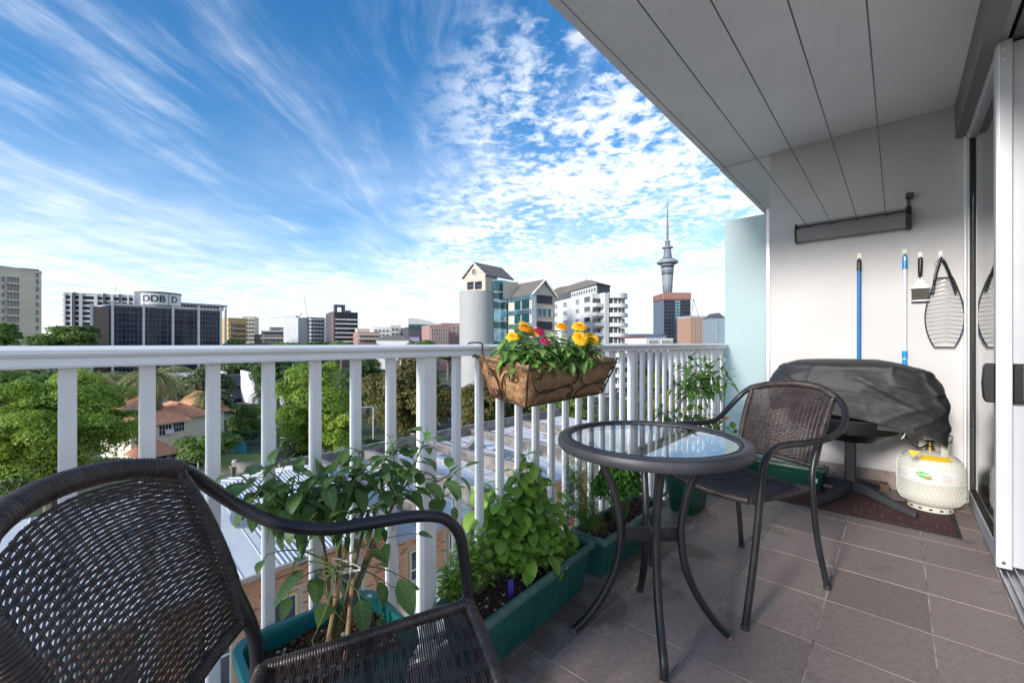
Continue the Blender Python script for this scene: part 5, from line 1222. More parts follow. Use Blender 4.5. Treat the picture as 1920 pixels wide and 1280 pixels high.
m = MB(); B.f.slab(m, 0, B.f.hit(626)[0], GZ, B.zt, .8, w_pink); B.part('pink_edge', m)
m = MB()
for v in (599, 607, 615.5, 624, 632, 640): z = B.f.z(645, v); B.f.slab(m, B.f.hit(628)[0], B.f.L + .4, z - .3, z + .3, 1.0, w_slab)
B.part('floor_band', m)
m = MB(); zt = B.zt; s0, s1 = B.f.hit(630)[0], B.f.hit(650)[0]
B.f.slab(m, s0, s0 + 1.3, zt, zt + 3.8, 4, w_dgrey, -8); B.f.slab(m, s1 - 1.3, s1, zt, zt + 3.8, 4, w_dgrey, -8); B.f.slab(m, s0, s1, zt + 3.0, zt + 4.2, 4.4, w_dgrey, -8.2); B.f.slab(m, B.f.hit(653)[0], B.f.hit(662)[0], zt, zt + 1.4, 3, w_grey, -8); B.part('roof_box', m)
B = simple('brick_hall', 'low pink brick hall with long window strips right of the glass tower', 671, 215, 712, 220, 624, 18, w_pink, 'ribbon', [(674, 708)], [(630, 633), (638, 641)], band=([627, 635], .35, w_cream))
m = MB(); B.f.slab(m, B.f.hit(672)[0], B.f.hit(696)[0], B.zt, B.zt + 2.4, 8, w_cream, -12); B.part('upper_storey', m)
simple('small_white_block', 'small white block with scattered dark windows, left of the teal fronted hall', 700, 290, 738, 294, 614, 18, w_white, 'dark', cols_(701, 737, 5, 4), rows_(618, 642, 3, 4))
simple('small_grey_block', 'small pale block with a rounded end beside the white block', 732, 270, 757, 272, 611, 16, w_pale, 'dark', cols_(733, 756, 3, 5), rows_(615, 642, 3, 5))
simple('small_cream_block', 'small cream block immediately left of the teal fronted hall', 748, 255, 766, 256, 608, 14, w_cream, 'dark', cols_(749, 765, 2, 5), rows_(612, 642, 3, 5))
B = Bld('theatre_hall', 'teal and dark fronted hall under a big curved white roof', 766, 235, 806, 240, 613, 24, w_dgrey, parapet=0)
m = MB(); z0 = B.zt; B.f.slab(m, 0, B.f.L, z0 + .1, z0 + 1.6, .6, mat('teal_fascia', (.02, .14, .15), .5)); B.part('fascia', m)
m = MB(); B.f.slab(m, B.f.hit(768)[0], B.f.hit(786)[0], B.f.z(776, 640), B.f.z(776, 632), .5, mat('lilac_banner', (.42, .36, .62), .6)); B.part('banner', m)
m = MB(); n = 14; vs = []
for k in range(n + 1):
    a_ = k / n; s = B.f.L * (-.02 + 1.50 * a_); zz = z0 + 1.6 + 3.4 * math.cos(max(0, a_ - .12) * 1.75) ** 1 * (1 if a_ > .03 else .9)
    for dd in (0.2, -24): p = B.f.O + B.f.e * s + B.f.n * dd; vs += [(p.x, p.y, z0 + .0), (p.x, p.y, max(zz, z0 + .1))]
fs = []
for k in range(n): i = k * 4; fs += [(i, i + 4, i + 5, i + 1), (i + 1, i + 5, i + 7, i + 3), (i + 2, i + 3, i + 7, i + 6)]
fs += [(0, 1, 3, 2), (n * 4, n * 4 + 2, n * 4 + 3, n * 4 + 1)]
m.add(vs, fs, w_white); B.part('curved_roof', m)
for (lb, u0, u1, vt) in (('pink apartment block with a grid of windows, left of the stone faced tower', 806, 842, 611), ('taller pink apartment block against the stone faced tower', 828, 870, 607)):
    B = simple('pink_block', lb, u0, 200 + (u0 - 806), u1, 204 + (u0 - 806), vt, 16, w_pink, 'dark', cols_(u0 + 1, u1 - 1, 5, 3.6), rows_(vt + 5, 643, 4, 4.5))
B = simple('pink_low_block', 'low grey house roof over a white wall below the teal hall', 706, 170, 766, 172, 641, 14, w_white, 'dark', cols_(708, 764, 6, 5), [(646, 650)])
m = MB(); s = B.f; 
p0, p1 = s.O + s.e * -1, s.O + s.e * (s.L + 1); b_ = -s.n * 14
m.add([(*p0.xy, B.zt + .5), (*p1.xy, B.zt + .5), (*(p1 + b_).xy, B.zt + .5), (*(p0 + b_).xy, B.zt + .5), (*(p0 + b_ * .5 + s.e * 4).xy, B.zt + 2.6), (*(p1 + b_ * .5 - s.e * 4).xy, B.zt + 2.6)], [(0, 1, 5, 4), (1, 2, 5), (2, 3, 4, 5), (3, 0, 4)], roof_grey); B.part('roof', m)

# ---- cranes
def crane(label, base, top, tip, col):
    t = thing('tower_crane', label, 'crane', base)
    d = (top - base); m = MB(); L = d.length; ax = d.normalized(); a_ = ax.orthogonal().normalized(); b_ = ax.cross(a_); w = .9
    for sa, sb in ((1, 1), (1, -1), (-1, 1), (-1, -1)): m.tube([base + (a_ * sa + b_ * sb) * w, top + (a_ * sa + b_ * sb) * w], .22, col, 4)
    for k in range(int(L / 2.4)):
        p = base + ax * (k * 2.4); q = base + ax * ((k + 1) * 2.4); s = 1 if k % 2 else -1
        m.tube([p + (a_ * s + b_) * w, q + (-a_ * s + b_) * w], .15, col, 4); m.tube([p + (a_ * s - b_) * w, q + (-a_ * s - b_) * w], .15, col, 4)
    m.build('mast', t)
    m = MB(); dj = tip - top; aj = dj.normalized(); o = aj.orthogonal().normalized() * .8
    for s in (1, -1): m.tube([top + o * s, tip + o * s * .4], .2, col, 4)
    for k in range(int(dj.length / 2.5)): p = top + aj * k * 2.5; m.tube([p + o, p + aj * 2.5 - o], .13, col, 4)
    m.build('jib', t); m = MB(); m.box(top - aj * 3 - Vector((0, 0, .5)), (3, 2, 2), w_dgrey); m.build('counterweight', t)
cw = mat('crane_paint', (.45, .50, .52), .5); cr = mat('crane_red', (.40, .08, .06), .5)
crane('tall pale crane with a steep jib above the grey slab block', at(578, 640, 420), at(578, 600, 420), at(570, 555, 420), cw)
crane('small red crane with a steep jib beside the tall one', at(556, 640, 400), at(556, 602, 400), at(566, 587, 400), cr)
crane('distant crane with a long level jib over the low blocks', at(553, 640, 600), at(553, 593, 600), at(498, 597, 600), cw)

# ---- stone faced tower with gabled roofs and glass bows
t = thing('gabled_tower', 'stone faced office tower with gabled grey roofs and green bowed glass', 'building', at(930, 643, 100))
def zz(v, tt): return CAMH + (643 - v) / 800 * tt
m = MB(); T = 98
cen = at(894, 643, 101); cen.z = 0
Rc = 4.1
P = [at(866, 643, 98), at(867, 643, 95.6)]; 
m.lathe([(Rc, GZ), (Rc, zz(545, T)), (0, zz(545, T))], cen + Vector((0, 0, 0)), mat('grey_stone_cladding', (.40, .405, .40), .75, 0, (.34, .345, .34), .8, stretch=(1, 1, 5)), 48); m.build('stone_drum', t, True)
m = MB()
for k in range(22): z = GZ + 2 + k * 1.5; m.lathe([(Rc + .012, z), (Rc + .012, z + .06)], cen, w_grey, 48)
m.build('stone_joint', t, kind='stuff')
m = MB(); cg = at(931, 643, 103); cg.z = 0; Rg = 2.9; m.lathe([(Rg, GZ), (Rg, zz(522, T)), (0, zz(522, T))], cg, win_silver, 40); m.build('glass_bow', t, True)
for k in range(12):
    z = zz(545, T) - k * 2.3; m = MB(); m.lathe([(Rg + .03, z - .10), (Rg + .05, z), (Rg + .03, z + .10)], cg, w_pale, 40); m.build('floor_ring', t)
    for j in range(5):
        a0 = math.atan2(-cg.y, -cg.x) - 1.35 + j * .54; m = MB(); m.lathe([(Rg + .02, z - 1.65), (Rg + .02, z - .12)], cg, win_green if (k % 2 or z > zz(545, T) - 1) else win_silver, 6, a0, a0 + .52); m.build('pane', t)
m = MB(); m.lathe([(Rg + .03, zz(545, T)), (Rg + .03, zz(524, T))], cg, win_green, 30); m.build('glass_crown', t)
# upper room over the drum with its gable
def gable(tname, u0, u1, tt0, tt1, ve, vr, D, mwall, over=.5, vb=None, Dw=None):
    F_ = Face(at(u0, 643, tt0), at(u1, 643, tt1)); ze = zz(ve, tt0); zr = zz(vr, (tt0 + tt1) / 2); b_ = -F_.n * D; O, e, L = F_.O, F_.e, F_.L
    mb = MB(); bw_ = -F_.n * (Dw or D); A = [O, O + e * L, O + e * L + bw_, O + bw_]
    mb.prism([(p.x, p.y) for p in A], vb if vb is not None else GZ, ze, mwall); mb.build('wall', t)
    mb = MB(); n = F_.n
    q = [O - e * over + n * over, O + e * (L / 2) + n * over, O + e * (L + over) + n * over]; q2 = [p + b_ - n * 2 * over for p in q]
    z_ = [ze - .15, zr, ze - .15]; vs = [(p.x, p.y, z) for p, z in zip(q, z_)] + [(p.x, p.y, z) for p, z in zip(q2, z_)] + [(p.x, p.y, z + .28) for p, z in zip(q, z_)] + [(p.x, p.y, z + .28) for p, z in zip(q2, z_)]
    mb.add(vs, [(6, 7, 10, 9), (7, 8, 11, 10), (0, 3, 4, 1), (1, 4, 5, 2), (0, 1, 7, 6), (1, 2, 8, 7), (3, 9, 10, 4), (4, 10, 11, 5), (0, 6, 9, 3), (2, 5, 11, 8)], roof_grey); mb.build('roof', t)
    mb = MB(); k0, k1, k2 = O + e * .0, O + e * (L / 2), O + e * L
    mb.add([(*(p + n * d).xy, z) for d in (.03, -.5) for p, z in ((k0, ze), (k2, ze), (k1, zr - .25))], [(0, 1, 2), (3, 5, 4), (0, 3, 4, 1), (1, 4, 5, 2), (2, 5, 3, 0)], mwall); mb.build('gable_wall', t)
    mb = MB()
    for (a, b, za, zb_) in ((q[0], q[1], z_[0], z_[1]), (q[1], q[2], z_[1], z_[2])):
        mb.tube([(a.x, a.y, za + .05), (b.x, b.y, zb_ + .05)], .22, w_slab, 4)
    mb.build('barge_board', t); return F_, ze, zr
F_, ze, zr = gable('g', 870, 910, 102.8, 98.4, 521.5, 493.5, 9.5, w_cream, .5, zz(545, T), 4.2)
F_.put(t, WIN['blue'], F_.L * .18, F_.L * .46, zz(541, 100), zz(527, 100), .15); F_.put(t, WIN['blue'], F_.L * .54, F_.L * .84, zz(541, 99), zz(527, 99), .15)
m = MB(); c0 = F_.O + F_.e * (F_.L / 2) + F_.n * .10 + Vector((0, 0, ze + (zr - ze) * .36)); Rm = Matrix((F_.e, Vector((0, 0, 1)), F_.n)).transposed(); m.lathe([(0, 0), (.75, 0), (.75, .05), (0, .05)], c0, mat('round_louvre', (.22, .15, .12), .7), 20, M=Rm); m.lathe([(.75, 0), (.92, 0), (.92, .12), (.75, .12)], c0, w_slab, 20, M=Rm); m.build('round_louvre', t)
m = MB(); F_.slab(m, -.3, F_.L + .3, zz(546, 100), zz(544, 100), .35, w_cream); m.build('ledge', t)
# middle glazed bow and right gabled wing
Fm = Face(at(944, 643, 104), at(997.5, 643, 94)); m = MB(); A = [Fm.O, Fm.O + Fm.e * Fm.L, Fm.O + Fm.e * Fm.L - Fm.n * 1.2, Fm.O - Fm.n * 6]; m.prism([(p.x, p.y) for p in A], GZ, zz(553, 98), w_pale); m.build('middle_bay', t)
for k in range(9):
    z = zz(564, 98) - k * 3.15; Fm.put(t, WIN['green'], Fm.L * .07, Fm.L * .96, z - 2.1, z, .25)
    m = MB(); Fm.slab(m, Fm.L * .04, Fm.L, z + .02, z + 1.0, .5, win_silver); m.build('spandrel', t)
Fm.put(t, WIN['blue'], Fm.L * .30, Fm.L * .97, zz(561, 98), zz(554, 98), .2)
Fg, ze, zr = gable('g', 998, 1040, 94.5, 98.5, 552, 526, 9, w_cream, .5)
for k in range(9): z = zz(554.5, 97) - k * 2.95; Fg.put(t, WIN['green' if k % 2 else 'blue'], Fg.L * .20, Fg.L * .86, z - 1.75, z, .2)
m = MB(); a, b, c_, d = at(905, 520, 96.5), at(948, 528, 100), at(972, 527.5, 104), at(931, 520, 102); m.add([at(943, 527, 98), at(972, 529, 102), at(972, 560, 102), at(943, 560, 98)], [(0, 1, 2, 3)], w_cream); m.build('link_wall', t)

# ---- white apartment block with rounded balconies
t = thing('balcony_apartments', 'white apartment block with rounded stacked balconies right of the gabled tower', 'building', at(1105, 643, 120))
Fl = Face(at(1033, 643, 140), at(1110, 643, 112)); Fr = Face(at(1110, 643, 112), at(1160, 643, 116)); zt = zz(549, 112)
A = [Fl.O, Fr.O, Fr.O + Fr.e * Fr.L, Fr.O + Fr.e * Fr.L - Fr.n * 22, Fl.O - Fr.n * 4]
m = MB(); m.prism([(p.x, p.y) for p in A], GZ, zt, w_white); m.build('wall', t)
rws = [(560, 569), (578, 586), (597, 605), (616, 624), (635, 643), (654, 662), (673, 681), (692, 700), (711, 719), (730, 738)]
for (a, b) in ((1039.5, 1046), (1056.5, 1064), (1080, 1087)):
    s0, s1 = Fl.hit(a)[0], Fl.hit(b)[0]
    for (v0, v1) in rws: Fl.put(t, WIN['two'], s0, s1, Fl.z(1090, v1), Fl.z(1090, v0), .2)
s0, s1 = Fl.hit(1096)[0], Fl.hit(1108)[0]
for (v0, v1) in rws: Fl.put(t, WIN['dark'], s0, s1, Fl.z(1090, v1), Fl.z(1090, v0 - 1), .2)
m = MB(); Fl.slab(m, Fl.hit(1064)[0], Fl.L, zt + .02, zt + 1.9, .3, w_white, -1.5); m.build('parapet', t)
for k in range(10): Fl.put(t, WIN['dark'], Fl.hit(1066)[0] + k * 1.55, Fl.hit(1066)[0] + k * 1.55 + 1.1, zt + .5, zt + 1.5, .2, -1.2)
# penthouse with its hipped roof
m = MB(); c0 = (Fl.O + Fr.O + Fr.e * Fr.L) / 3 - Fr.n * 3; zp = zt + 1.2
Q = [Fl.O + Fl.e * 5 - Fl.n * 2, Fr.O - Fl.n * 2.2 - Fr.n * 1.5, Fr.O + Fr.e * (Fr.L - .5) - Fr.n * 3, Fr.O + Fr.e * (Fr.L - 1) - Fr.n * 16, Fl.O - Fr.n * 4]
m.prism([(p.x, p.y) for p in Q], zt, zt + 2.6, w_dgrey); m.build('penthouse', t)
m = MB(); n = len(Q); cc = sum(Q, Vector()) / n; vs = [((p.x - cc.x) * 1.07 + cc.x, (p.y - cc.y) * 1.07 + cc.y, zt + 2.6) for p in Q] + [((p.x - cc.x) * .55 + cc.x, (p.y - cc.y) * .55 + cc.y, zt + 4.7) for p in Q]
m.add(vs, [(i, (i + 1) % n, n + (i + 1) % n, n + i) for i in range(n)] + [tuple(range(n, 2 * n))], roof_grey); m.build('roof', t)
# balcony stack: square bays left, rounded bays right
sb0, sb1 = Fr.hit(1111)[0], Fr.hit(1128)[0]
m = MB(); Fr.slab(m, Fr.hit(1125.5)[0], Fr.hit(1133)[0], GZ, zt, 1.9, w_white, .02); m.build('fin', t)
for i, (v0, v1) in enumerate(rws):
    z0, z1 = Fr.z(1120, v1), Fr.z(1120, v0)
    Fr.put(t, WIN['plain'], sb0 + .2, Fr.hit(1125)[0], z0, z1, .15)
    m = MB(); Fr.slab(m, sb0 - .1, Fr.hit(1125.4)[0], z0 - .95, z0 - .02, 1.7, w_white, .02); m.build('balcony', t)
    # rounded balcony: an arc bulging out between fin and corner
    s0, s1 = Fr.hit(1133.5)[0], Fr.hit(1172)[0]; n = 12
    arc = [(s0 + (s1 - s0) * k / n, .4 + 3.0 * math.sin(math.pi * (.10 + .84 * k / n)) ** .8) for k in range(n + 1)]
    mk = lambda dd: [Fr.O + Fr.e * a + Fr.n * (b - dd) for a, b in arc] + [Fr.O + Fr.e * s1 - Fr.n * 3, Fr.O + Fr.e * s0 - Fr.n * .2]
    m = MB(); P = mk(0); P = P if (P[1] - P[0]).cross(P[2] - P[1]).z > 0 else P[::-1]; m.prism([(p.x, p.y) for p in P], z0 - 1.05, z0 - .02, w_white); m.build('balcony', t)
    m = MB(); P = mk(1.5); P = P if (P[1] - P[0]).cross(P[2] - P[1]).z > 0 else P[::-1]; m.prism([(p.x, p.y) for p in P], z0 - .02, z1 + .22, mat('dark_grey_glazing', (.05, .06, .065), .2, 0, (.11, .12, .12), 2.5)); m.build('glazing', t)  # dark grey glazing, mottled a little lighter
    for k in range(1, n, 2):
        a, b = arc[k]; m = MB(); c0 = Fr.O + Fr.e * a + Fr.n * (b - 1.46); m.box((c0.x, c0.y, (z0 + z1) / 2 + .1), (.22, .22, z1 - z0 + .2), w_white); m.build('mullion', t)
m = MB(); P = mk(.2); P = P if (P[1] - P[0]).cross(P[2] - P[1]).z > 0 else P[::-1]; m.prism([(p.x, p.y) for p in P], Fr.z(1120, 560) + .2, zt + .1, w_white); m.build('top_band', t)
m = MB(); m.tube([at(1099, 526, 125), at(1099, 516, 125)], .1, w_grey, 4); m.tube([at(1108, 528, 125), at(1108, 520, 125)], .15, w_grey, 4); m.build('roof_mast', t)

# ---- the communications tower
TT = 880.; ct = at(1251.5, 643, TT); t = thing('observation_tower', 'slender grey observation tower with a ringed pod and needle mast', 'tower', (ct.x, ct.y, GZ))
k_ = TT / 800; H_ = lambda v: CAMH + (643 - v) * k_
tc_ = mat('tower_concrete', (.17, .20, .25), .6, 0, (.14, .17, .21), .05); td_ = mat('tower_band_dark', (.05, .06, .08), .3, .3); tw_ = mat('tower_ring_pale', (.24, .27, .32), .5)
def ring(nm, pr, mm): m = MB(); m.lathe([(r * k_, H_(v)) for r, v in pr], (ct.x, ct.y, 0), mm, 36); m.build(nm, t, True)
ring('shaft', [(7.5, 800), (7.0, 700), (6.4, 600), (6.0, 545)], tc_)
ring('pod_base', [(6.0, 548), (8.2, 541), (9.4, 530), (10.4, 515), (11.0, 510)], tw_)
ring('glass_band', [(10.6, 515.5), (11.0, 508)], td_); ring('pod_wall', [(11.0, 508), (11.4, 503)], tw_); ring('glass_band', [(11.2, 503), (12.0, 499)], td_)
ring('observation_deck', [(12.0, 499), (13.5, 496), (18.5, 494), (19.2, 492), (18.8, 490), (14.5, 488.5), (13.0, 486)], tw_)
ring('glass_band', [(13.2, 496.5), (15.5, 494.4)], td_)
ring('upper_drum', [(13, 486.5), (10.5, 485), (9.5, 484), (8.2, 484)], td_)
ring('cone', [(8.4, 484), (7.2, 477), (6.2, 468), (5.6, 466)], tc_)
ring('crown_ring', [(5.6, 467), (10.0, 465.2), (10.0, 463.2), (6.0, 462)], tw_); ring('crown_neck', [(5.2, 462), (4.4, 456), (4.2, 453)], tc_)
ring('mast_collar', [(4.2, 454), (5.6, 453.3), (5.6, 452), (2.4, 451)], tw_)
ring('mast', [(2.2, 452), (2.0, 420), (1.6, 419), (1.5, 402), (1.0, 401), (.9, 388), (.45, 387), (.35, 370), (0, 370)], tc_)
for k in range(12):
    a_ = 2 * math.pi * k / 12; m = MB(); m.tube([(ct.x + 6.4 * k_ * math.cos(a_), ct.y + 6.4 * k_ * math.sin(a_), H_(560)), (ct.x + 8.9 * k_ * math.cos(a_), ct.y + 8.9 * k_ * math.sin(a_), H_(535))], .8, tc_, 4); m.build('strut', t)

# ---- high rise with salmon crown and its neighbours
B = Bld('high_rise', 'dark blue high rise under salmon coloured netting in front of the observation tower', 1244, 620, 1295, 620, 562, 45, wallmat('blue_grey_cladding', (.13, .16, .23)), parapet=0)
B.f.grid(B.root, 'blue', [(1245, 1265), (1276, 1294)], rows_(563, 643, 12, 5.4), 1255, 1.0)
B.f.grid(B.root, 'silver', [(1265.5, 1270), (1270.5, 1275)], rows_(564, 643, 14, 3.4), 1270, 1.2)
m = MB(); Pc = [Vector((x, y, 0)) for x, y in B.poly]; cc = sum(Pc, Vector()) / 4; Pq = [((p.x - cc.x) * 1.05 + cc.x, (p.y - cc.y) * 1.05 + cc.y) for p in Pc]
m.prism(Pq, B.zt + .1, B.zt + 10.5, w_copper); B.part('netting_crown', m, bevel=2.0)
m = MB()
for k in range(16): s = B.f.L * k / 15; B.f.slab(m, s - .3, s + .3, B.zt, B.zt + 11.2, 1.0, w_pink, .6)
B.part('scaffold_pole', m)
m = MB(); m.tube([at(1296, 600, 640), at(1300, 560, 640)], .5, w_grey, 4); m.tube([at(1300, 560, 640), at(1309, 590, 640)], .4, w_grey, 4); m.tube([at(1309, 589, 640), at(1309, 598, 640)], .8, w_grey, 4)
tag(m.build('roof_crane'), 'thin roof crane right of the salmon crowned high rise', 'crane')
simple('tan_hotel', 'tan brick tower with rows of small windows right of the salmon crowned high rise', 1295, 560, 1332, 566, 596, 30, w_tan, 'dark', cols_(1301, 1331, 6, 2.6), rows_(602, 643, 8, 3.0), pm=w_grey, parapet=3)
simple('dark_slab', 'narrow dark slab between the tan tower and the blue grey tower', 1328, 640, 1338, 640, 607, 20, w_dgrey, None, [], [])
B = Bld('blue_grey_tower', 'blue grey tower with a pointed cap beside the frosted screen', 1334, 540, 1362, 540, 597, 26, w_blueg, parapet=0)
B.f.grid(B.root, 'dark', [(1344, 1346.5)], rows_(599, 643, 9, 2.2), 1345, .8)
m = MB(); f_ = B.f; a, b = f_.O, f_.O + f_.e * f_.L; bb_ = -f_.n * 26; mid = (a + b) / 2
m.add([(*a.xy, B.zt), (*b.xy, B.zt), (*(b + bb_).xy, B.zt), (*(a + bb_).xy, B.zt), (*mid.xy, B.zt + 7.5), (*(mid + bb_).xy, B.zt + 7.5)], [(0, 1, 4), (1, 2, 5, 4), (2, 3, 5), (3, 0, 4, 5)], w_dgrey); B.part('pitched_cap', m)
simple('red_roof_shed', 'low building with a dark red roof right of the balcony apartments', 1172, 210, 1210, 212, 632, 20, w_red, None, [], [], parapet=.3)
simple('blue_roof_hall', 'low hall with a slate blue roof behind the red roof', 1188, 300, 1240, 302, 627, 24, w_blue, 'ribbon', [(1190, 1238)], [(634, 637)])
simple('grey_rooftop_block', 'small dark block left of the salmon crowned high rise', 1228, 330, 1250, 332, 627, 20, w_dgrey, 'dark', cols_(1229, 1249, 4, 3), [(631, 634)])
simple('white_office', 'white office with dark strip windows below the high rise', 1212, 180, 1262, 184, 636, 18, w_white, 'ribbon', [(1216, 1234), (1240, 1259)], [(638, 643), (648, 653), (659, 664), (671, 676), (683, 688), (695, 700)], 1236)
simple('white_carpark', 'pale flat roofed building behind the railing left of the screen', 1262, 130, 1352, 140, 664, 20, w_pale, 'ribbon', [(1266, 1300), (1304, 1345)], [(682, 694), (704, 712)], 1300, band=([675, 700], .6, w_white))
simple('grey_annexe', 'grey building with square dark windows right of the balcony apartments', 1178, 140, 1215, 142, 668, 16, w_grey, 'dark', cols_(1180, 1213, 3, 7), rows_(676, 730, 4, 8))

# ---- low foreground city left: white modernist block and slant walled town houses
simple('flat_roof_house', 'white flat roofed building among the palms', 262, 105, 350, 108, 708, 12, w_white, 'ribbon', [(268, 345)], [(722, 732)], 300, band=([712, 738], .35, w_white))
for i, (u0, tt, lab) in enumerate(((424, 98, 'left of the three slant walled town houses behind the street trees'), (470, 92, 'middle of the three slant walled town houses behind the street trees'), (500, 96, 'right hand slant walled town house, half behind the bright tree'))):
    t = thing('town_house', lab, 'house', at(u0 + 20, 740, tt)); Ff = Face(at(u0, 643, tt), at(u0 + 42, 643, tt + 3)); L = Ff.L
    m = MB()
    for s in (0, L):                                # party walls with raking tops
        q0 = Ff.O + Ff.e * s; pts = [(8.0, GZ), (8.0, zz(752, tt)), (-1.0, zz(698, tt)), (-8, zz(698, tt)), (-8, GZ)]
        for d_ in (0,):
            vs = [(*(q0 + Ff.n * a + Ff.e * w_).xy, z) for w_ in (-.25, .25) for a, z in pts]; n = 5
            m.add(vs, [tuple(range(n)), tuple(range(2 * n - 1, n - 1, -1))] + [(k, k + n, (k + 1) % n + n, (k + 1) % n) for k in range(n)], w_white)
    m.build('party_wall', t)
    for j in range(3):
        d0 = 6.5 - j * 3.4; z0 = zz(762 - j * 20, tt); m = MB(); Ff.slab(m, .3, L - .3, GZ, z0, 3.2, w_grey, d0 - 3.2); m.build('storey', t)
        Ff.put(t, WIN['blue'], .8, L - .8, z0 - 1.6, z0 - .35, .2, d0)
        m = MB(); a, b = Ff.O + Ff.e * .3 + Ff.n * (d0 + .3), Ff.O + Ff.e * (L - .3) + Ff.n * (d0 + .3); k3 = -Ff.n * 3.6; m.add([(*a.xy, z0), (*b.xy, z0), (*(b + k3).xy, z0 + 1.6), (*(a + k3).xy, z0 + 1.6)], [(0, 1, 2, 3)], mat('charcoal_roofing', (.06, .068, .08), .6)); m.build('roof', t)
# ================================================================ THE TILED HOUSE
tile_roof = mat('clay_tile_roof', (.66, .32, .19), .85, 0, (.48, .22, .13), 1.3, bump=.5, bscale=9, bdist=.06, detail=9, lo=.3, hi=.75)
w_house = wallmat('house_cream', (.74, .68, .56))
def hip(par, F_, s0, s1, y0, y1, ze, zr, over=.5, ridge=.5, name='roof'):
    # footprint from s0..s1 along the face and y0 (front) .. y1 (back, negative); hipped roof
    P = lambda s, y, z: (*(F_.O + F_.e * s + F_.n * y).xy, z)
    a, b, c_, d = P(s0 - over, y0 + over, ze), P(s1 + over, y0 + over, ze), P(s1 + over, y1 - over, ze), P(s0 - over, y1 - over, ze)
    L, W = s1 - s0, y0 - y1; ym = (y0 + y1) / 2
    if L > W: r0, r1 = P(s0 + W * ridge, ym, zr), P(s1 - W * ridge, ym, zr)
    else: r0, r1 = P((s0 + s1) / 2, y0 - L * ridge, zr), P((s0 + s1) / 2, y1 + L * ridge, zr)
    m = MB()
    if L > W: m.add([a, b, c_, d, r0, r1], [(0, 1, 5, 4), (1, 2, 5), (2, 3, 4, 5), (3, 0, 4), (3, 2, 1, 0)], tile_roof)
    else: m.add([a, b, c_, d, r0, r1], [(0, 1, 4), (1, 2, 5, 4), (2, 3, 5), (3, 0, 4, 5), (3, 2, 1, 0)], tile_roof)
    for k, (p, q) in enumerate(((a, r0), (b, r1 if L > W else r0), (c_, r1), (d, r0 if L > W else r1), (r0, r1))): m.tube([p, q], .10, tile_roof, 5)
    # courses of tiles as small steps
    m.build(name, par)
th = 46
t = thing('tiled_roof_house', 'cream two storey house with a weathered terracotta hip roof among the trees', 'house', at(320, 860, th))
Fh = Face(at(246, 643, 43), at(346, 643, 47)); ze, zr = zz(791, th) , zz(741, th + 4)
Fs = Face(at(346, 643, 47), at(388, 643, 52))
m = MB(); A = [Fh.O, Fh.O + Fh.e * Fh.L, Fh.O + Fh.e * Fh.L - Fh.n * 8.0, Fh.O - Fh.n * 8.0]; m.prism([(p.x, p.y) for p in A], GZ, ze, w_house)
B_ = Fh.O + Fh.e * Fh.L; A2 = [B_ - Fh.n * 2.2, B_ + Fh.e * 3.2 - Fh.n * 2.2, B_ + Fh.e * 3.2 - Fh.n * 8.6, B_ - Fh.n * 8.6]; m.prism([(p.x, p.y) for p in A2], GZ, ze - .05, w_house); m.build('wall', t)
hip(t, Fh, 0, Fh.L, 0, -8.0, ze, zr); hip(t, Fh, Fh.L - 1.0, Fh.L + 3.4, -2.0, -8.8, ze - .02, zr - .9, .45)
hip(t, Fh, Fh.L + 2.8, Fh.L + 6.8, -5, -10.5, ze - .2, zr - .1, .3)
m = MB(); q = Fh.O + Fh.e * (Fh.L + 4.8) - Fh.n * 7.6; m.box((q.x, q.y, (GZ + ze - .25) / 2), (3.6, 4.6, ze - .25 - GZ), w_house, Matrix((Fh.e, Fh.n, Fh.e.cross(Fh.n))).transposed()); m.build('rear_wing', t)
for (a, b, v0, v1, k) in ((297, 321, 795, 814, 'bars'), (324, 345, 794, 811, 'bars'), (253, 268, 796, 812, 'bars'), (318, 330, 845, 862, 'dark')):
    s0, s1 = Fh.hit(a)[0], Fh.hit(b)[0]; Fh.put(t, WIN[k], s0, s1, Fh.z(315, v1), Fh.z(315, v0), .15)
m = MB(); q = Fh.O + Fh.e * Fh.hit(316)[0] + Fh.n * .25; m.box((q.x, q.y, Fh.z(315, 808)), (.7, .5, .45), w_slab); m.build('air_conditioner', t)
# the little porch roof in front
m = MB(); Fp = Fh; s0, s1 = Fh.hit(242)[0], Fh.hit(322)[0]
hip(t, Fh, s0, s1 * .78, 3.2, .1, Fh.z(285, 846) + .1, Fh.z(285, 818), .35, .35, 'porch_roof')
m = MB(); A = [Fh.O + Fh.e * (s0 + .3) + Fh.n * 2.8, Fh.O + Fh.e * (s1 * .75) + Fh.n * 2.8, Fh.O + Fh.e * (s1 * .75), Fh.O + Fh.e * (s0 + .3)]; m.prism([(p.x, p.y) for p in A], GZ, Fh.z(285, 846), w_house); m.build('porch_wall', t)
Fq = Face(A[0], A[1]); 
for k in range(4): Fq.put(t, WIN['dark'], .7 + k * 1.4, 1.8 + k * 1.4, GZ + 1.0, GZ + 2.4, .1)
m = MB(); q0, q1 = at(420, 822, 54), at(462, 830, 52); mm = mat('teal_awning', (.01, .22, .24), .6); m.add([q0, q1, q1 + Vector((-.5, -2, -1.0)), q0 + Vector((-.5, -2, -1.0))], [(0, 1, 2, 3)], mm); m.add([q0 + Vector((0, 0, -.05)), q1 + Vector((0, 0, -.05)), q1 + Vector((-.5, -2, -1.05)), q0 + Vector((-.5, -2, -1.05))], [(3, 2, 1, 0)], mm)
for q in (q0 + Vector((-.5, -2, -1.0)), q1 + Vector((-.5, -2, -1.0))): m.tube([q, (q.x, q.y, GZ)], .05, w_grey, 5)
tag(m.build('awning'), 'teal canvas awning right of the tiled house', 'awning')

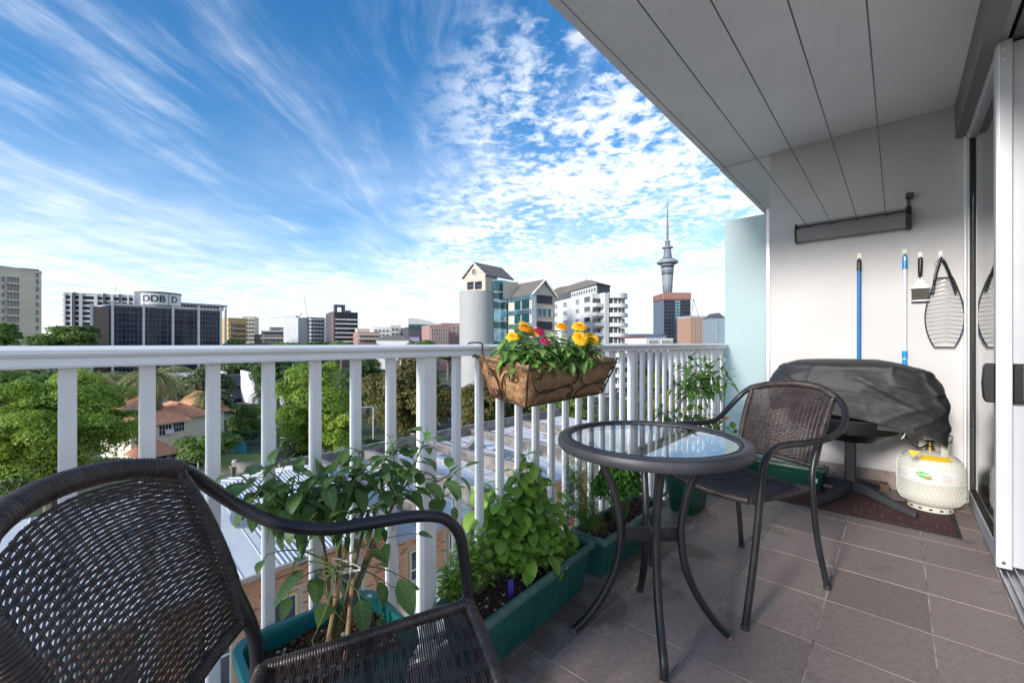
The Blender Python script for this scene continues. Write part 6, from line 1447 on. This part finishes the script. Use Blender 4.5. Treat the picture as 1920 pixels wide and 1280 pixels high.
# ================================================================ THE BRICK TERRACE BELOW
YB = 15.0
pole_m_ = mat('galvanised_vent', (.42, .43, .44), .5, .5)
tin_m = mat('pale_painted_roofing', (.62, .63, .64), .75, 0, (.50, .52, .54), .8, bump=.12, bscale=6, detail=9)
def rusty():
    M = bpy.data.materials.new('rust_streaked_roofing'); M.use_nodes = True; nt = M.node_tree; N = nt.nodes; L = nt.links; P = N['Principled BSDF']; P.inputs['Roughness'].default_value = .75
    tc = N.new('ShaderNodeTexCoord'); mp = N.new('ShaderNodeMapping'); mp.inputs['Scale'].default_value = (1.1, .22, 1); L.new(tc.outputs['Object'], mp.inputs[0])
    n = N.new('ShaderNodeTexNoise'); n.inputs['Scale'].default_value = 2.0; n.inputs['Detail'].default_value = 9; n.inputs['Roughness'].default_value = .7; L.new(mp.outputs[0], n.inputs['Vector'])
    r = N.new('ShaderNodeValToRGB'); e = r.color_ramp.elements; e[0].position = .36; e[0].color = (.48, .52, .57, 1); e[1].position = .57; e[1].color = (.66, .67, .69, 1)
    x = e.new(.61); x.color = (.40, .17, .12, 1); x = e.new(.68); x.color = (.30, .085, .06, 1); L.new(n.outputs[0], r.inputs[0]); L.new(r.outputs[0], P.inputs['Base Color']); return M
rust_m = rusty()
mortar = mat('mortar', (.42, .36, .29), .95); 
brick_ms = [mat('orange_brick', (.50, .22, .10), .9, 0, (.58, .30, .16), 4, detail=8), mat('pale_orange_brick', (.54, .29, .16), .9, 0, (.46, .22, .12), 4, detail=8), mat('dark_brick', (.28, .11, .065), .9, 0, (.36, .16, .09), 4)]
t = thing('brick_terrace', 'orange brick terrace below with pale rust streaked metal roofs behind parapets', 'building', (10, YB, GZ))
units = [(-9.0, 9.3, -6.1, -4.9), (9.3, 11.1, -6.5, -5.7), (11.1, 14.2, -7.0, -6.3), (14.2, 18.6, -7.0, -6.2), (18.6, 23.5, -7.0, -6.2), (23.5, 29, -7.0, -6.2), (29, 36, -7.0, -6.2)]
m = MB(); m.bb(-9.0, 9.28, YB, 24.5, GZ, -6.16, mortar); m.bb(9.3, 36, YB + .0, 26, GZ, -7.02, mortar); m.build('wall', t)
# brick courses, real and proud of the mortar
wins = [(1.2, 1.95, -9.3, -7.3), (3.0, 3.9, -9.3, -7.3), (4.9, 5.8, -9.2, -7.3), (7.3, 8.2, -9.3, -7.3), (10.3, 11.1, -9.2, -7.6), (12.35, 13.1, -9.1, -7.5), (13.6, 14.3, -9.1, -7.5), (15.4, 16.2, -9.1, -7.5), (17.4, 18.2, -9.1, -7.5), (19.6, 20.4, -9.1, -7.5), (21.6, 22.4, -9.1, -7.5)]
bv = []; bmi = []; bl, bh, gp = .235, .078, .011
cnt = 0
brick_me = []
for q in brick_ms:
    bmq = MB(); bmq.bb(-.5, .5, -.5, .5, -.5, .5, q); brick_me.append(bmq.mesh('brick'))
mbk = MB()
for r in range(int((GZ + 6.1 - 0) / -(bh + gp))):
    z = -6.22 - r * (bh + gp)
    if z < -11.4: break
    x = -1.0 + (.5 * bl if r % 2 else 0)
    while x < 24:
        x1 = x + bl; top = -6.2 if x1 < 9.3 else -7.05
        if z < top and not any(a - .10 < x1 and b + .10 > x and c_ - .12 < z + bh and d + .22 > z for a, b, c_, d in wins):
            dx = random.uniform(.006, .016); c0 = ((x + x1) / 2 + gp / 2, YB - dx / 2 - .0005, z - bh / 2); dm = (bl, dx, bh); k = random.choices((0, 1, 2), (5, 4, 2))[0]
            if cnt < 292 and 6.0 < x < 9.4 and z > -8.8 or (cnt < 292 and 11.4 < x < 14.2 and z > -8.3):
                link('brick', brick_me[k], t, M=Matrix.Translation(c0) @ Matrix.Diagonal((*dm, 1))); cnt += 1
            else: mbk.box(c0, dm, brick_ms[k])
        x += bl + gp
mbk.build('brickwork', t, kind='stuff')
old_fr = mat('ochre_window_frame', (.45, .30, .15), .7); sash = mat('white_sash', (.62, .62, .58), .6); sill_m = mat('stone_sill', (.50, .46, .40), .85, 0, (.36, .33, .29), 6)
for (a, b, c_, d) in wins:
    m = MB()
    for (x0, x1, z0, z1) in ((a - .07, a, c_, d), (b, b + .07, c_, d), (a - .07, b + .07, d, d + .08)): m.bb(x0, x1, YB - .06, YB + .001, z0, z1, old_fr)
    for (x0, x1, z0, z1) in ((a, a + .05, c_, d), (b - .05, b, c_, d), (a + .05, b - .05, (c_ + d) / 2 - .03, (c_ + d) / 2 + .03), (a + .05, b - .05, c_, c_ + .06), (a + .05, b - .05, d - .05, d)): m.bb(x0, x1, YB - .04, YB, z0, z1, sash)
    w_ = m.build('window', t)
    m = MB(); m.bb(a + .05, b - .05, YB - .02, YB - .003, c_ + .06, d - .05, win_dark); m.build('pane', w_)
    m = MB(); m.bb(a - .12, b + .12, YB - .14, YB, c_ - .12, c_ - .001, sill_m); m.build('sill', w_)
    m = MB(); m.bb(a - .12, b + .12, YB - .025, YB, d + .085, d + .22, mat('pale_lintel', (.48, .34, .22), .9)); m.build('lintel', w_)
# roofs: standing seams and corrugations are ridges of metal
def roof_sheet(x0, x1, y0, y1, z0, z1, mm, pitch, rw, rh, nm='metal_roof'):
    m = MB(); m.add([(x0, y0, z0), (x1, y0, z0), (x1, y1, z1), (x0, y1, z1)], [(0, 1, 2, 3)], mm)
    x = x0 + pitch / 2
    while x < x1 - rw: m.add([(x, y0, z0 + .002), (x + rw / 2, y0, z0 + rh), (x + rw, y0, z0 + .002), (x, y1, z1 + .002), (x + rw / 2, y1, z1 + rh), (x + rw, y1, z1 + .002)], [(0, 1, 4, 3), (1, 2, 5, 4), (0, 2, 1)], mm); x += pitch
    m.build(nm, t)
roof_sheet(-9, 5.2, YB - .25, 21.5, -6.1, -5.0, tin_m, .75, .035, .02)
roof_sheet(5.2, 9.3, YB - .25, 21.5, -6.12, -5.02, mat('corrugated_iron', (.42, .46, .50), .5, .1, (.52, .55, .58), 1.1, bump=.1, bscale=5), .15, .10, .045)
roof_sheet(-9, 9.3, 24.5, 21.5, -5.6, -5.0, tin_m, .5, .05, .04)
roof_sheet(9.3, 11.1, YB - .2, 22.0, -6.9, -5.6, mat('corrugated_iron', (.42, .46, .50)), .15, .10, .045)
for (x0, x1, c_, d) in units[2:]: roof_sheet(x0 + .15, x1 - .15, YB - .2, 25.5, -6.95, -6.35, rust_m, .9, .03, .018)
m = MB(); m.bb(-9, 9.3, YB - .36, YB - .26, -6.22, -6.08, mat('rusty_gutter', (.33, .25, .19), .8, 0, (.42, .38, .34), 3)); m.bb(11.1, 36, YB - .31, YB - .21, -7.08, -6.94, MATS['rusty_gutter']); m.build('gutter', t)
for x in (9.3, 11.1, 14.2, 18.6, 23.5, 29):
    m = MB(); m.bb(x - .16, x + .16, YB - .3, 26, -7.0 if x > 9.4 else -6.6, -5.95, concrete); pz = m.build('party_wall', t, bevel=.02)
    m = MB(); m.bb(x - .22, x + .22, YB - .35, 26.05, -5.95, -5.86, mat('dark_coping', (.17, .16, .155), .9, 0, (.28, .26, .25), 2)); m.build('coping', t, bevel=.015)
m = MB(); m.bb(9.0, 36, 25.6, 25.95, -7, -5.6, concrete); m.build('rear_parapet', t, bevel=.02)
for k in range(9):
    x = [11.9, 13.2, 15.6, 16.9, 19.9, 22.1, 24.6, 26.8, 31][k]; y = [19.5, 17.5, 20.5, 18.2, 21, 18.5, 22, 19, 20][k]
    m = MB(); m.tube([(x, y, -7.0), (x, y, -6.15)], .06, pole_m_, 8); m.lathe([(0, .12), (.13, .05), (.13, 0), (0, 0)], (x, y, -6.15), pole_m_, 10); m.build('roof_vent', t, True)
for (x, y) in ((12.6, 21.5), (17.6, 21.8), (21.2, 20.2), (2.2, 19.5)):
    m = MB(); z = -6.3 if x > 9.3 else -5.35; m.bb(x - .45, x + .45, y - .6, y + .6, z - .4, z, w_grey); m.bb(x - .38, x + .38, y - .53, y + .53, z, z + .03, win_silver); m.build('skylight', t, bevel=.01)
# curved gable on the rear parapet, chimneys
for (u, v, tt, s) in ((893, 838, 30.5, 1.0),):
    q = at(u, v, tt); P = [(-1.6, -1.2), (-1.6, -.45), (-1.0, -.35), (-.75, .15), (-.35, .35), (0, .55), (.35, .35), (.75, .15), (1.0, -.35), (1.6, -.45), (1.6, -1.2)]
    m = MB(); m.extrude([(q.x + a, q.z + b) for a, b in P], 'y', q.y, q.y + .35, concrete); m.build('curved_gable', t)
for (u, v, tt, w, hh) in ((735, 832, 27, .5, 1.3), (815, 838, 30, .6, 1.0), (760, 985, 19.0, .55, 3.0), (655, 862, 26, .6, .9)):
    q = at(u, v, tt); m = MB(); m.box((q.x, q.y, q.z - hh / 2), (w, w * .8, hh), concrete); m.box((q.x, q.y, q.z + .04), (w * 1.25, w, .12), concrete); m.build('chimney', t, bevel=.02)
for k, x in enumerate((9.62, 14.6, 5.0)):
    m = MB(); m.tube([(x, YB - .1, -6.3 if x < 9.5 else -7.05), (x, YB - .1, GZ)], .055, mat('grey_downpipe', (.40, .42, .44), .5), 8); m.build('downpipe', t)
q = at(450, 972, 15.6)
td = thing('satellite_dish', 'grey satellite dish on the pale terrace roof behind the nearest chair', 'satellite dish', (q.x, q.y, q.z - .5))
m = MB(); Mx = frame_from((1, .3, 0), (-.35, -.75, .45)); m.lathe([(0, 0), (.15, .012), (.30, .05), (.40, .095), (.40, .10), (.29, .058), (.15, .018), (0, .006)], q, mat('dish_grey', (.34, .36, .37), .5), 28, M=Mx); m.build('dish', td, True)
m = MB(); m.tube([q, q + Vector((.02, .05, -.25)), q + Vector((.02, .05, -.85))], .025, w_dgrey, 6); m.tube([q + Vector((0, 0, -.3)), q + Vector((-.2, -.45, .05))], .014, w_dgrey, 5); m.box(q + Vector((-.2, -.45, .08)), (.08, .1, .08), w_dgrey); m.build('bracket', td)
# lower lean-to and yard
m = MB(); m.bb(9.5, 11.6, 11.5, YB - .02, GZ, -9.2, mortar); m.add([(9.4, 11.3, -9.35), (11.7, 11.3, -9.35), (11.7, YB - .02, -8.8), (9.4, YB - .02, -8.8)], [(0, 1, 2, 3)], tin_m); m.add([(6.9, 12.2, -10.0), (9.39, 12.2, -10.0), (9.39, YB - .02, -9.6), (6.9, YB - .02, -9.6)], [(0, 1, 2, 3)], tin_m); m.bb(7.0, 9.3, 12.4, YB - .03, GZ, -10.02, mortar); m.build('lean_to', t)
m = MB(); m.bb(-9, 36, 4, YB, GZ + .01, GZ + .03, mat('yard_concrete', (.30, .29, .27), .9, 0, (.18, .17, .16), .7)); tag(m.build('yard'), kind='structure')

# ---- garden wall with ball finials behind the terrace
t = thing('garden_wall', 'stained concrete garden wall topped with stone balls behind the terrace', 'wall', at(520, 870, 36))
wp = [at(u, v, tt) for u, v, tt in ((330, 888, 38), (438, 880, 37), (520, 862, 36), (606, 862, 35), (660, 885, 31), (760, 880, 33))]
for i in range(len(wp) - 1):
    a, b = wp[i], wp[i + 1]; d = (b - a); d.z = 0; n_ = Vector((-d.y, d.x, 0)).normalized() * .18; m = MB(); zt = (a.z + b.z) / 2
    m.prism([(p.x, p.y) for p in (a - n_, b - n_, b + n_, a + n_)], GZ, zt, concrete); m.prism([(p.x, p.y) for p in (a - n_ * 1.4, b - n_ * 1.4, b + n_ * 1.4, a + n_ * 1.4)], zt + .001, zt + .12, concrete); m.build('wall_panel', t)
for (u, v, tt) in ((441, 868, 37), (521, 846, 36), (606, 846, 35), (683, 850, 33)):
    q = at(u, v, tt); m = MB(); m.box((q.x, q.y, (q.z - .35 + GZ) / 2), (.6, .6, q.z - .35 - GZ), concrete); m.box((q.x, q.y, q.z - .30), (.75, .75, .14), concrete)
    m.lathe([(0, -.02), (.12, -.22), (.10, -.16), (.20, -.08), (.26, .06), (.26, .16), (.18, .29), (.0, .34)], q, sill_m, 16); m.build('finial_pier', t, True)
m = MB(); q0, q1 = at(405, 770, 88), at(480, 770, 84)
m.prism([(q0.x, q0.y), (q1.x, q1.y), (q1.x + 1, q1.y + 1.5), (q0.x + 1, q0.y + 1.5)], GZ, zz(757, 86), mat('dark_retaining_wall', (.14, .10, .085), .9, 0, (.2, .16, .13), .8))
tag(m.build('retaining_wall'), 'dark brown retaining wall under the slant walled town houses', 'wall')

# ================================================================ TREES
fo = {}
def folmat(n, c, c2, tr=.38): return mat(n, tuple(x * 1.3 for x in c), .55, 0, tuple(x * 1.3 for x in c2), .55, trans=tr, detail=6, lo=.3, hi=.7)
fo['bright'] = folmat('bright_foliage', (.10, .18, .022), (.22, .31, .045), .42); fo['lime'] = folmat('yellow_green_foliage', (.13, .22, .028), (.26, .34, .05), .45)
fo['mid'] = folmat('green_foliage', (.075, .14, .028), (.15, .22, .05)); fo['dark'] = folmat('dark_foliage', (.04, .08, .025), (.085, .14, .045)); fo['olive'] = folmat('olive_brown_foliage', (.075, .082, .022), (.155, .135, .040)); fo['pine'] = folmat('yellowing_foliage', (.20, .19, .03), (.36, .28, .05)); fo['grey'] = folmat('grey_green_foliage', (.07, .10, .045), (.13, .16, .075))
trunk_m = mat('tree_bark', (.11, .085, .065), .9, 0, (.20, .17, .13), 3, bump=.6, bscale=14, bdist=.05)
rg = np.random.default_rng(11)
def cloud(R, K, n, size, flat=.0, seed=0, clump=.34, hollow=.45):
    g = np.random.default_rng(seed); R = np.array(R, float)
    d = g.normal(size=(K, 3)); d /= np.linalg.norm(d, axis=1)[:, None]; rr = g.uniform(hollow, .86, K)[:, None]; cc = d * rr
    cr = clump * g.uniform(.4, 1.5, K)
    k = g.integers(0, K, n); e = g.normal(size=(n, 3)); e /= np.linalg.norm(e, axis=1)[:, None]; e[:, 2] = np.where(e[:, 2] < -.35, -e[:, 2], e[:, 2])
    p = (cc[k] + e * (cr[k] * g.uniform(.55, 1.05, n) ** .7)[:, None] * np.array([1, 1, .75])) * R
    nrm = e * .9 + g.normal(size=(n, 3)) * .40 + np.array([0, 0, .45]); nrm /= np.linalg.norm(nrm, axis=1)[:, None]
    a = np.cross(nrm, g.normal(size=(n, 3))); a /= np.linalg.norm(a, axis=1)[:, None]; b = np.cross(nrm, a); s = (size * g.uniform(.6, 1.3, n))[:, None]
    V = np.stack([p - a * s * .9, p - b * s * .42, p + a * s * .9, p + b * s * .42], 1); return V, cc * R
def tree(label, u, v, tt, ru, rv_, kind, size, n, K=40, name='broadleaf_tree', group=None, clump=.34, seed=None, zb=GZ, trunk=True, hollow=.45):
    c = at(u, v, tt); R = (ru / 800 * tt, ru / 800 * tt, rv_ / 800 * tt); sd_ = seed if seed is not None else abs(int(u * 7 + v))
    t = thing(name, label, 'tree', (c.x, c.y, zb), group=group); V, cc = cloud(R, K, n, size, seed=sd_, clump=clump, hollow=hollow); V = V + np.array([c.x, c.y, c.z])
    link('crown', np_quads('crown', V, fo[kind]), t)
    if trunk:
        m = MB(); b0 = Vector((c.x, c.y, zb)); fk = Vector((c.x, c.y, c.z - R[2] * .45)); r0 = max(.12, R[0] * .075)
        if fk.z < zb + .8: fk.z = zb + .8
        m.tube([b0, b0.lerp(fk, .5) + rv(.05), fk], [r0 * 1.3, r0, r0 * .85], trunk_m, 8)
        for i in range(min(K, 12)):
            q = c + Vector(cc[i]) * .9; P = bezier(fk, q, Vector((0, 0, -R[2] * .12)) + rv(R[0] * .08), 5); m.tube(P, [r0 * .6 * (1 - .8 * k / 5) for k in range(6)], trunk_m, 5)
        m.build('trunk', t, True)
    return t
tree('big bright green tree filling the view behind the leftmost balusters', 95, 800, 26, 150, 118, 'bright', .105, 85000, 150, clump=.21, hollow=.3)
tree('bright green tree to the left of the tiled house, behind the first tree', 25, 745, 40, 60, 60, 'mid', .2, 12000, 40)
tree('vivid yellow green tree in the middle beside the tall lamp post', 590, 765, 38, 78, 95, 'bright', .17, 38000, 90, clump=.26, hollow=.3)
tree('yellow green lower crown in front of the vivid middle tree', 632, 810, 36, 52, 50, 'lime', .16, 14000, 50, clump=.28)
tree('large olive brown tree behind the wide railing post', 770, 745, 62, 88, 85, 'olive', .30, 30000, 90, clump=.26, hollow=.3)
tree('olive brown tree beneath the coir basket', 905, 760, 58, 60, 62, 'olive', .28, 17000, 60, clump=.28)
tree('olive tree beside the stone faced tower, behind the basket', 975, 780, 62, 55, 55, 'olive', .3, 14000, 50)
tree('dark green tree between the vivid middle tree and the olive tree', 690, 725, 75, 50, 52, 'dark', .38, 12000, 50)
tree('dark evergreen left of the vivid middle tree', 520, 705, 85, 48, 34, 'dark', .42, 9000, 40)
tree('dark evergreen behind the slant walled town houses', 455, 684, 120, 60, 22, 'dark', .6, 8000, 40)
tree('rounded grey green tree beside the town houses', 385, 735, 60, 42, 52, 'grey', .30, 14000, 50, hollow=.5)
tree('small spreading tree in front of the tiled house', 388, 838, 41, 52, 30, 'mid', .17, 12000, 40, zb=GZ)
tree('small feathery tree on the grass bank right of the tiled house', 462, 790, 62, 30, 34, 'mid', .24, 7000, 30, clump=.4)
tree('dark shrubby tree below the vivid middle tree', 560, 842, 40, 42, 24, 'dark', .17, 7000, 30)
tree('dark tree behind the palms', 240, 740, 75, 90, 32, 'dark', .4, 9000, 40)
tree('green tree low beside the brick terrace, right of the basket', 1065, 770, 52, 50, 48, 'mid', .26, 12000, 40)
tree('yellowing tree seen through the right hand balusters', 1255, 775, 72, 36, 42, 'pine', .33, 10000, 40)
tree('second yellowing tree nearer the screen', 1300, 790, 66, 34, 34, 'pine', .3, 8000, 30)
tree('green tree between the white apartments and the yellowing trees', 1190, 785, 64, 32, 50, 'mid', .3, 9000, 40)
tree('dark green tree behind the yellowing trees', 1330, 745, 90, 40, 34, 'dark', .42, 7000, 30)
tree('green tree below the pale flat roofed building', 1235, 722, 100, 36, 22, 'mid', .45, 6000, 30)
tree('green tree under the glass table edge beyond the railing', 1130, 822, 48, 60, 30, 'dark', .24, 9000, 40)
tree('tree at the foot of the beige tower', 8, 630, 120, 28, 26, 'mid', .55, 7000, 40)
tree('broad tree right of the beige tower', 118, 640, 135, 46, 32, 'mid', .6, 9000, 50)
tree('tree against the left corner of the dark glass offices', 158, 632, 140, 22, 25, 'dark', .6, 5000, 30)
for i, (u, v, tt, ru, rv_, kd, lb) in enumerate(((450, 652, 200, 26, 14, 'mid', 'treetop under the ochre apartments'), (498, 655, 190, 24, 13, 'dark', 'treetop under the long low terrace, at its left end'), (545, 654, 185, 28, 15, 'mid', 'treetop under the grey slab block'), (596, 652, 190, 28, 14, 'dark', 'treetop under the narrow white block'), (640, 655, 180, 30, 13, 'mid', 'treetop at the foot of the dark glass tower'), (690, 660, 150, 30, 14, 'dark', 'treetop under the brick hall'), (785, 652, 160, 30, 14, 'mid', 'treetop below the teal fronted hall'), (840, 662, 150, 30, 16, 'dark', 'treetop below the pink apartments'))):
    tree(lb, u, v, tt, ru, rv_, kd, .8, 3500, 26, group='treetops along the skyline', clump=.42)
# undergrowth massed between the things above
V = []
for (u, v, tt, ru, rv_) in ((470, 768, 80, 50, 8), (430, 800, 70, 40, 12), (330, 770, 62, 90, 12), (640, 850, 46, 80, 16), (720, 842, 44, 60, 20), (860, 838, 42, 80, 26), (980, 838, 44, 70, 30), (1100, 850, 46, 90, 26), (1260, 838, 56, 110, 26), (180, 770, 58, 140, 20), (60, 905, 25, 120, 26), (170, 880, 34, 90, 26), (455, 815, 55, 46, 10), (1200, 700, 125, 60, 10), (480, 720, 110, 80, 10)):
    c = at(u, v, tt); W_, _ = cloud((ru / 800 * tt, ru / 800 * tt * .4, rv_ / 800 * tt), 40, 5000, .0055 * tt, seed=int(u + v)); V.append(W_ @ np.array([[RX, RY, 0], [FX, FY, 0], [0, 0, 1]]) + np.array([c.x, c.y, c.z]))
o = link('undergrowth', np_quads('undergrowth', np.concatenate(V), fo['dark'])); tag(o, 'dark mixed undergrowth and hedges filling the gaps between trees', 'undergrowth', kind='stuff')
# far wooded suburbs to the horizon
V = []
for i in range(300):
    a_ = rg.uniform(-3.0, .9); r = rg.uniform(230, 1300) if a_ > -1.2 else rg.uniform(70, 500); c = np.array([r * (FX + a_ * RX), r * (FY + a_ * RY), GZ + 2]); W_, _ = cloud((26, 26, 7), 16, 420, 1.9, seed=i); V.append(W_ + c)
o = link('far_trees', np_quads('far_trees', np.concatenate(V), fo['dark'])); tag(o, 'dark belt of far off suburb trees along the horizon', 'trees', kind='stuff')

tree('broad tree beyond the left edge below the beige tower', -110, 690, 60, 80, 60, 'mid', .3, 12000, 40)
tree('darker tree at the far left beyond the bright tree', -60, 800, 34, 60, 60, 'dark', .2, 12000, 40)
# ---- palms, every frond a piece
palm_m = mat('palm_frond', (.17, .20, .06), .5, 0, (.29, .29, .11), 1.5, trans=.15, rnd=.3); palm_dry = mat('dry_palm_frond', (.36, .24, .12), .7, 0, (.34, .25, .13), 2)
def frond_mesh(L, droop, mm, seed):
    g = random.Random(seed); vs = []; fs = []; n = 18; P = []; ang = .9; x = z = 0
    for i in range(n + 1):
        P.append(Vector((x, 0, z))); x += math.cos(ang) * L / n; z += math.sin(ang) * L / n; ang -= droop / n
    for i in range(1, n):
        s = i / n; w = L * .20 * math.sin(math.pi * min(s * .93 + .07, 1)) ** .6; d = (P[i + 1] - P[i]).normalized()
        for sd in (-1, 1):
            b = len(vs); tip = P[i] + d * w * .7 + Vector((0, sd * w, -w * (.25 + .3 * g.random()))); k = d * .042 * L / 3
            vs += [P[i] - k, P[i] + k, tip]; fs.append((b, b + 1, b + 2))
    m = MB().add(vs, fs, mm); m.tube(P[:-1], [.045 * (1 - i / n) + .008 for i in range(n)], mm, 4); return m.mesh('frond')
FR = [frond_mesh(3.0, d, palm_m, i) for i, d in enumerate((1.5, 1.9, 2.3, 1.2))]; FD = [frond_mesh(2.4, 1.4, palm_dry, 9)]
def palm(label, u, v, tt, scale, vb=None):
    scale *= 1.3
    c = at(u, v, tt); t = thing('palm_tree', label, 'palm', (c.x, c.y, GZ), group='palms around the tiled house')
    m = MB(); n = 14; m.tube([Vector((c.x + .1 * math.sin(k), c.y, GZ + (c.z - GZ) * k / n)) for k in range(n + 1)], [(.42 if k < n - 2 else .55) * scale * (1 + .06 * (k % 2)) for k in range(n + 1)], trunk_m, 10); m.build('trunk', t, True)
    for k in range(46):
        az = k * 2.399; el = .35 - (k / 46) * 1.45; M = Matrix.Translation(c) @ Matrix.Rotation(az, 4, 'Z') @ Matrix.Rotation(-el + .3, 4, 'Y') @ Matrix.Diagonal((scale * random.uniform(.85, 1.1),) * 3 + (1,))
        link('frond', random.choice(FR) if k < 39 else FD[0], t, M=M)
palm('palm nearest the left, between the bright tree and the tiled house', 180, 712, 52, .95)
palm('palm in front of the dark offices, left of the leaning trunk', 243, 712, 56, .85)
palm('tallest palm with a skirt of dry fronds over the tiled roof', 292, 705, 46, 1.0)
palm('palm in front of the rounded grey green tree', 385, 742, 54, .72)
palm('palm beside the town houses at the lamp post', 498, 738, 66, .75)
palm('palm at the left edge of the view, behind the bright tree', 14, 700, 60, .8)
palm('palm top by the flat roofed white building', 322, 712, 75, .9)

# ---- lamp posts, traffic signal, cars
pole_m = mat('galvanised_pole', (.50, .52, .54), .5, .4)
def lamp(label, u, vb_, vt_, tt, arm=None):
    b = at(u, vb_, tt); tp = at(u, vt_, tt); b.z = GZ; t = thing('street_lamp', label, 'street lamp', b)
    m = MB(); m.tube([b, tp], [.11, .07], pole_m, 8); m.build('pole', t)
    hd = tp + Vector((RX, RY, 0)) * (arm or 0); m = MB()
    if arm: m.tube([tp, tp + Vector((0, 0, .15)), hd], .04, pole_m, 6)
    m.box(hd, (.5, .25, .12), w_dgrey); m.build('lamp_head', t)
lamp('tall plain white pole left of the vivid middle tree', 517, 860, 741, 42)
lamp('slim lamp post with its arm reaching left in front of the olive tree', 700, 850, 764, 50, -1.6)
lamp('lamp post on the grass beside the tiled house', 372, 870, 855, 41)
lamp('lamp post right of the stone faced tower', 1078, 840, 755, 60, 1.2)
q = at(541, 834, 42); t = thing('traffic_signal', 'traffic signal with dark heads beneath the vivid middle tree', 'traffic light', (q.x, q.y, GZ))
m = MB(); m.tube([(q.x, q.y, GZ), q + Vector((0, 0, 1.0))], .07, pole_m, 8); m.tube([q + Vector((0, 0, .6)), at(520, 819, 42)], .05, pole_m, 6); m.build('pole', t)
for du in (-5, 6):
    m = MB(); p = at(541 + du, 832, 41.8); m.box(p, (.36, .3, 1.1), black_pl, Matrix.Rotation(YAW, 3, 'Z')); hd = m.build('signal_head', t, bevel=.03)
    for k, cl in enumerate(((.25, .02, .01), (.3, .16, .01), (.01, .18, .05))):
        m = MB(); m.lathe([(0, 0), (.11, 0), (.11, .04), (0, .05)], p + Vector((-FX, -FY, 0)) * .16 + Vector((0, 0, .33 - .33 * k)), mat('lens_%d' % k, cl, .3), 10, M=frame_from((0, 0, 1), (-FX, -FY, 0)) @ Matrix.Identity(3)); m.build('lens', hd)
def car(label, u, v, tt, ang, col, group='cars on the street beyond the railing'):
    c = at(u, v, tt); c.z = GZ; t = thing('parked_car', label, 'car', c, ang, group); pm = mat('car_paint_' + label.split()[0], col, .25, .3, coat=.6)
    prof = [(-2.1, .35), (-2.15, .75), (-1.75, .95), (-1.25, 1.38), (.35, 1.42), (1.0, 1.0), (1.95, .88), (2.15, .6), (2.1, .35)]
    m = MB(); m.extrude(prof, 'y', -.85, .85, pm); m.build('body', t, world=False, bevel=.10)
    m = MB(); g = [(-1.62, .98), (-1.2, 1.34), (.30, 1.37), (.85, 1.0)]; m.extrude(g, 'y', -.862, .862, win_dark); m.build('window', t, world=False)
    m = MB(); m.add([(1.0, -.7, 1.03), (1.0, .7, 1.03), (.40, .66, 1.41), (.40, -.66, 1.41)], [(0, 1, 2, 3)], win_dark); m.build('windscreen', t, world=False)
    for sx in (-1.3, 1.35):
        for sy in (-.86, .70):
            m = MB(); m.lathe([(0, 0), (.2, 0), (.31, .0), (.31, .16), (0, .16)], (0, 0, 0), black_rub, 16, M=Matrix.Rotation(-math.pi / 2, 3, 'X')); o = m.build('wheel', t, world=False); o.location = (sx, sy, .31)
            
    for sy in (-.6, .6): m = MB(); m.box((2.10, sy, .68), (.08, .3, .16), w_slab); m.build('headlight', t, world=False)
car('silver hatchback on the street seen under the basket', 1128, 772, 100, 2.2, (.35, .37, .38)); car('green car on the street between the right hand balusters', 1108, 782, 92, 2.2, (.05, .12, .09)); car('white car by the garden wall right of the balcony apartments', 1190, 768, 96, 2.3, (.6, .6, .6))
car('dark car on the street behind the tiled house', 330, 880, 42.5, .4, (.03, .035, .04), None)
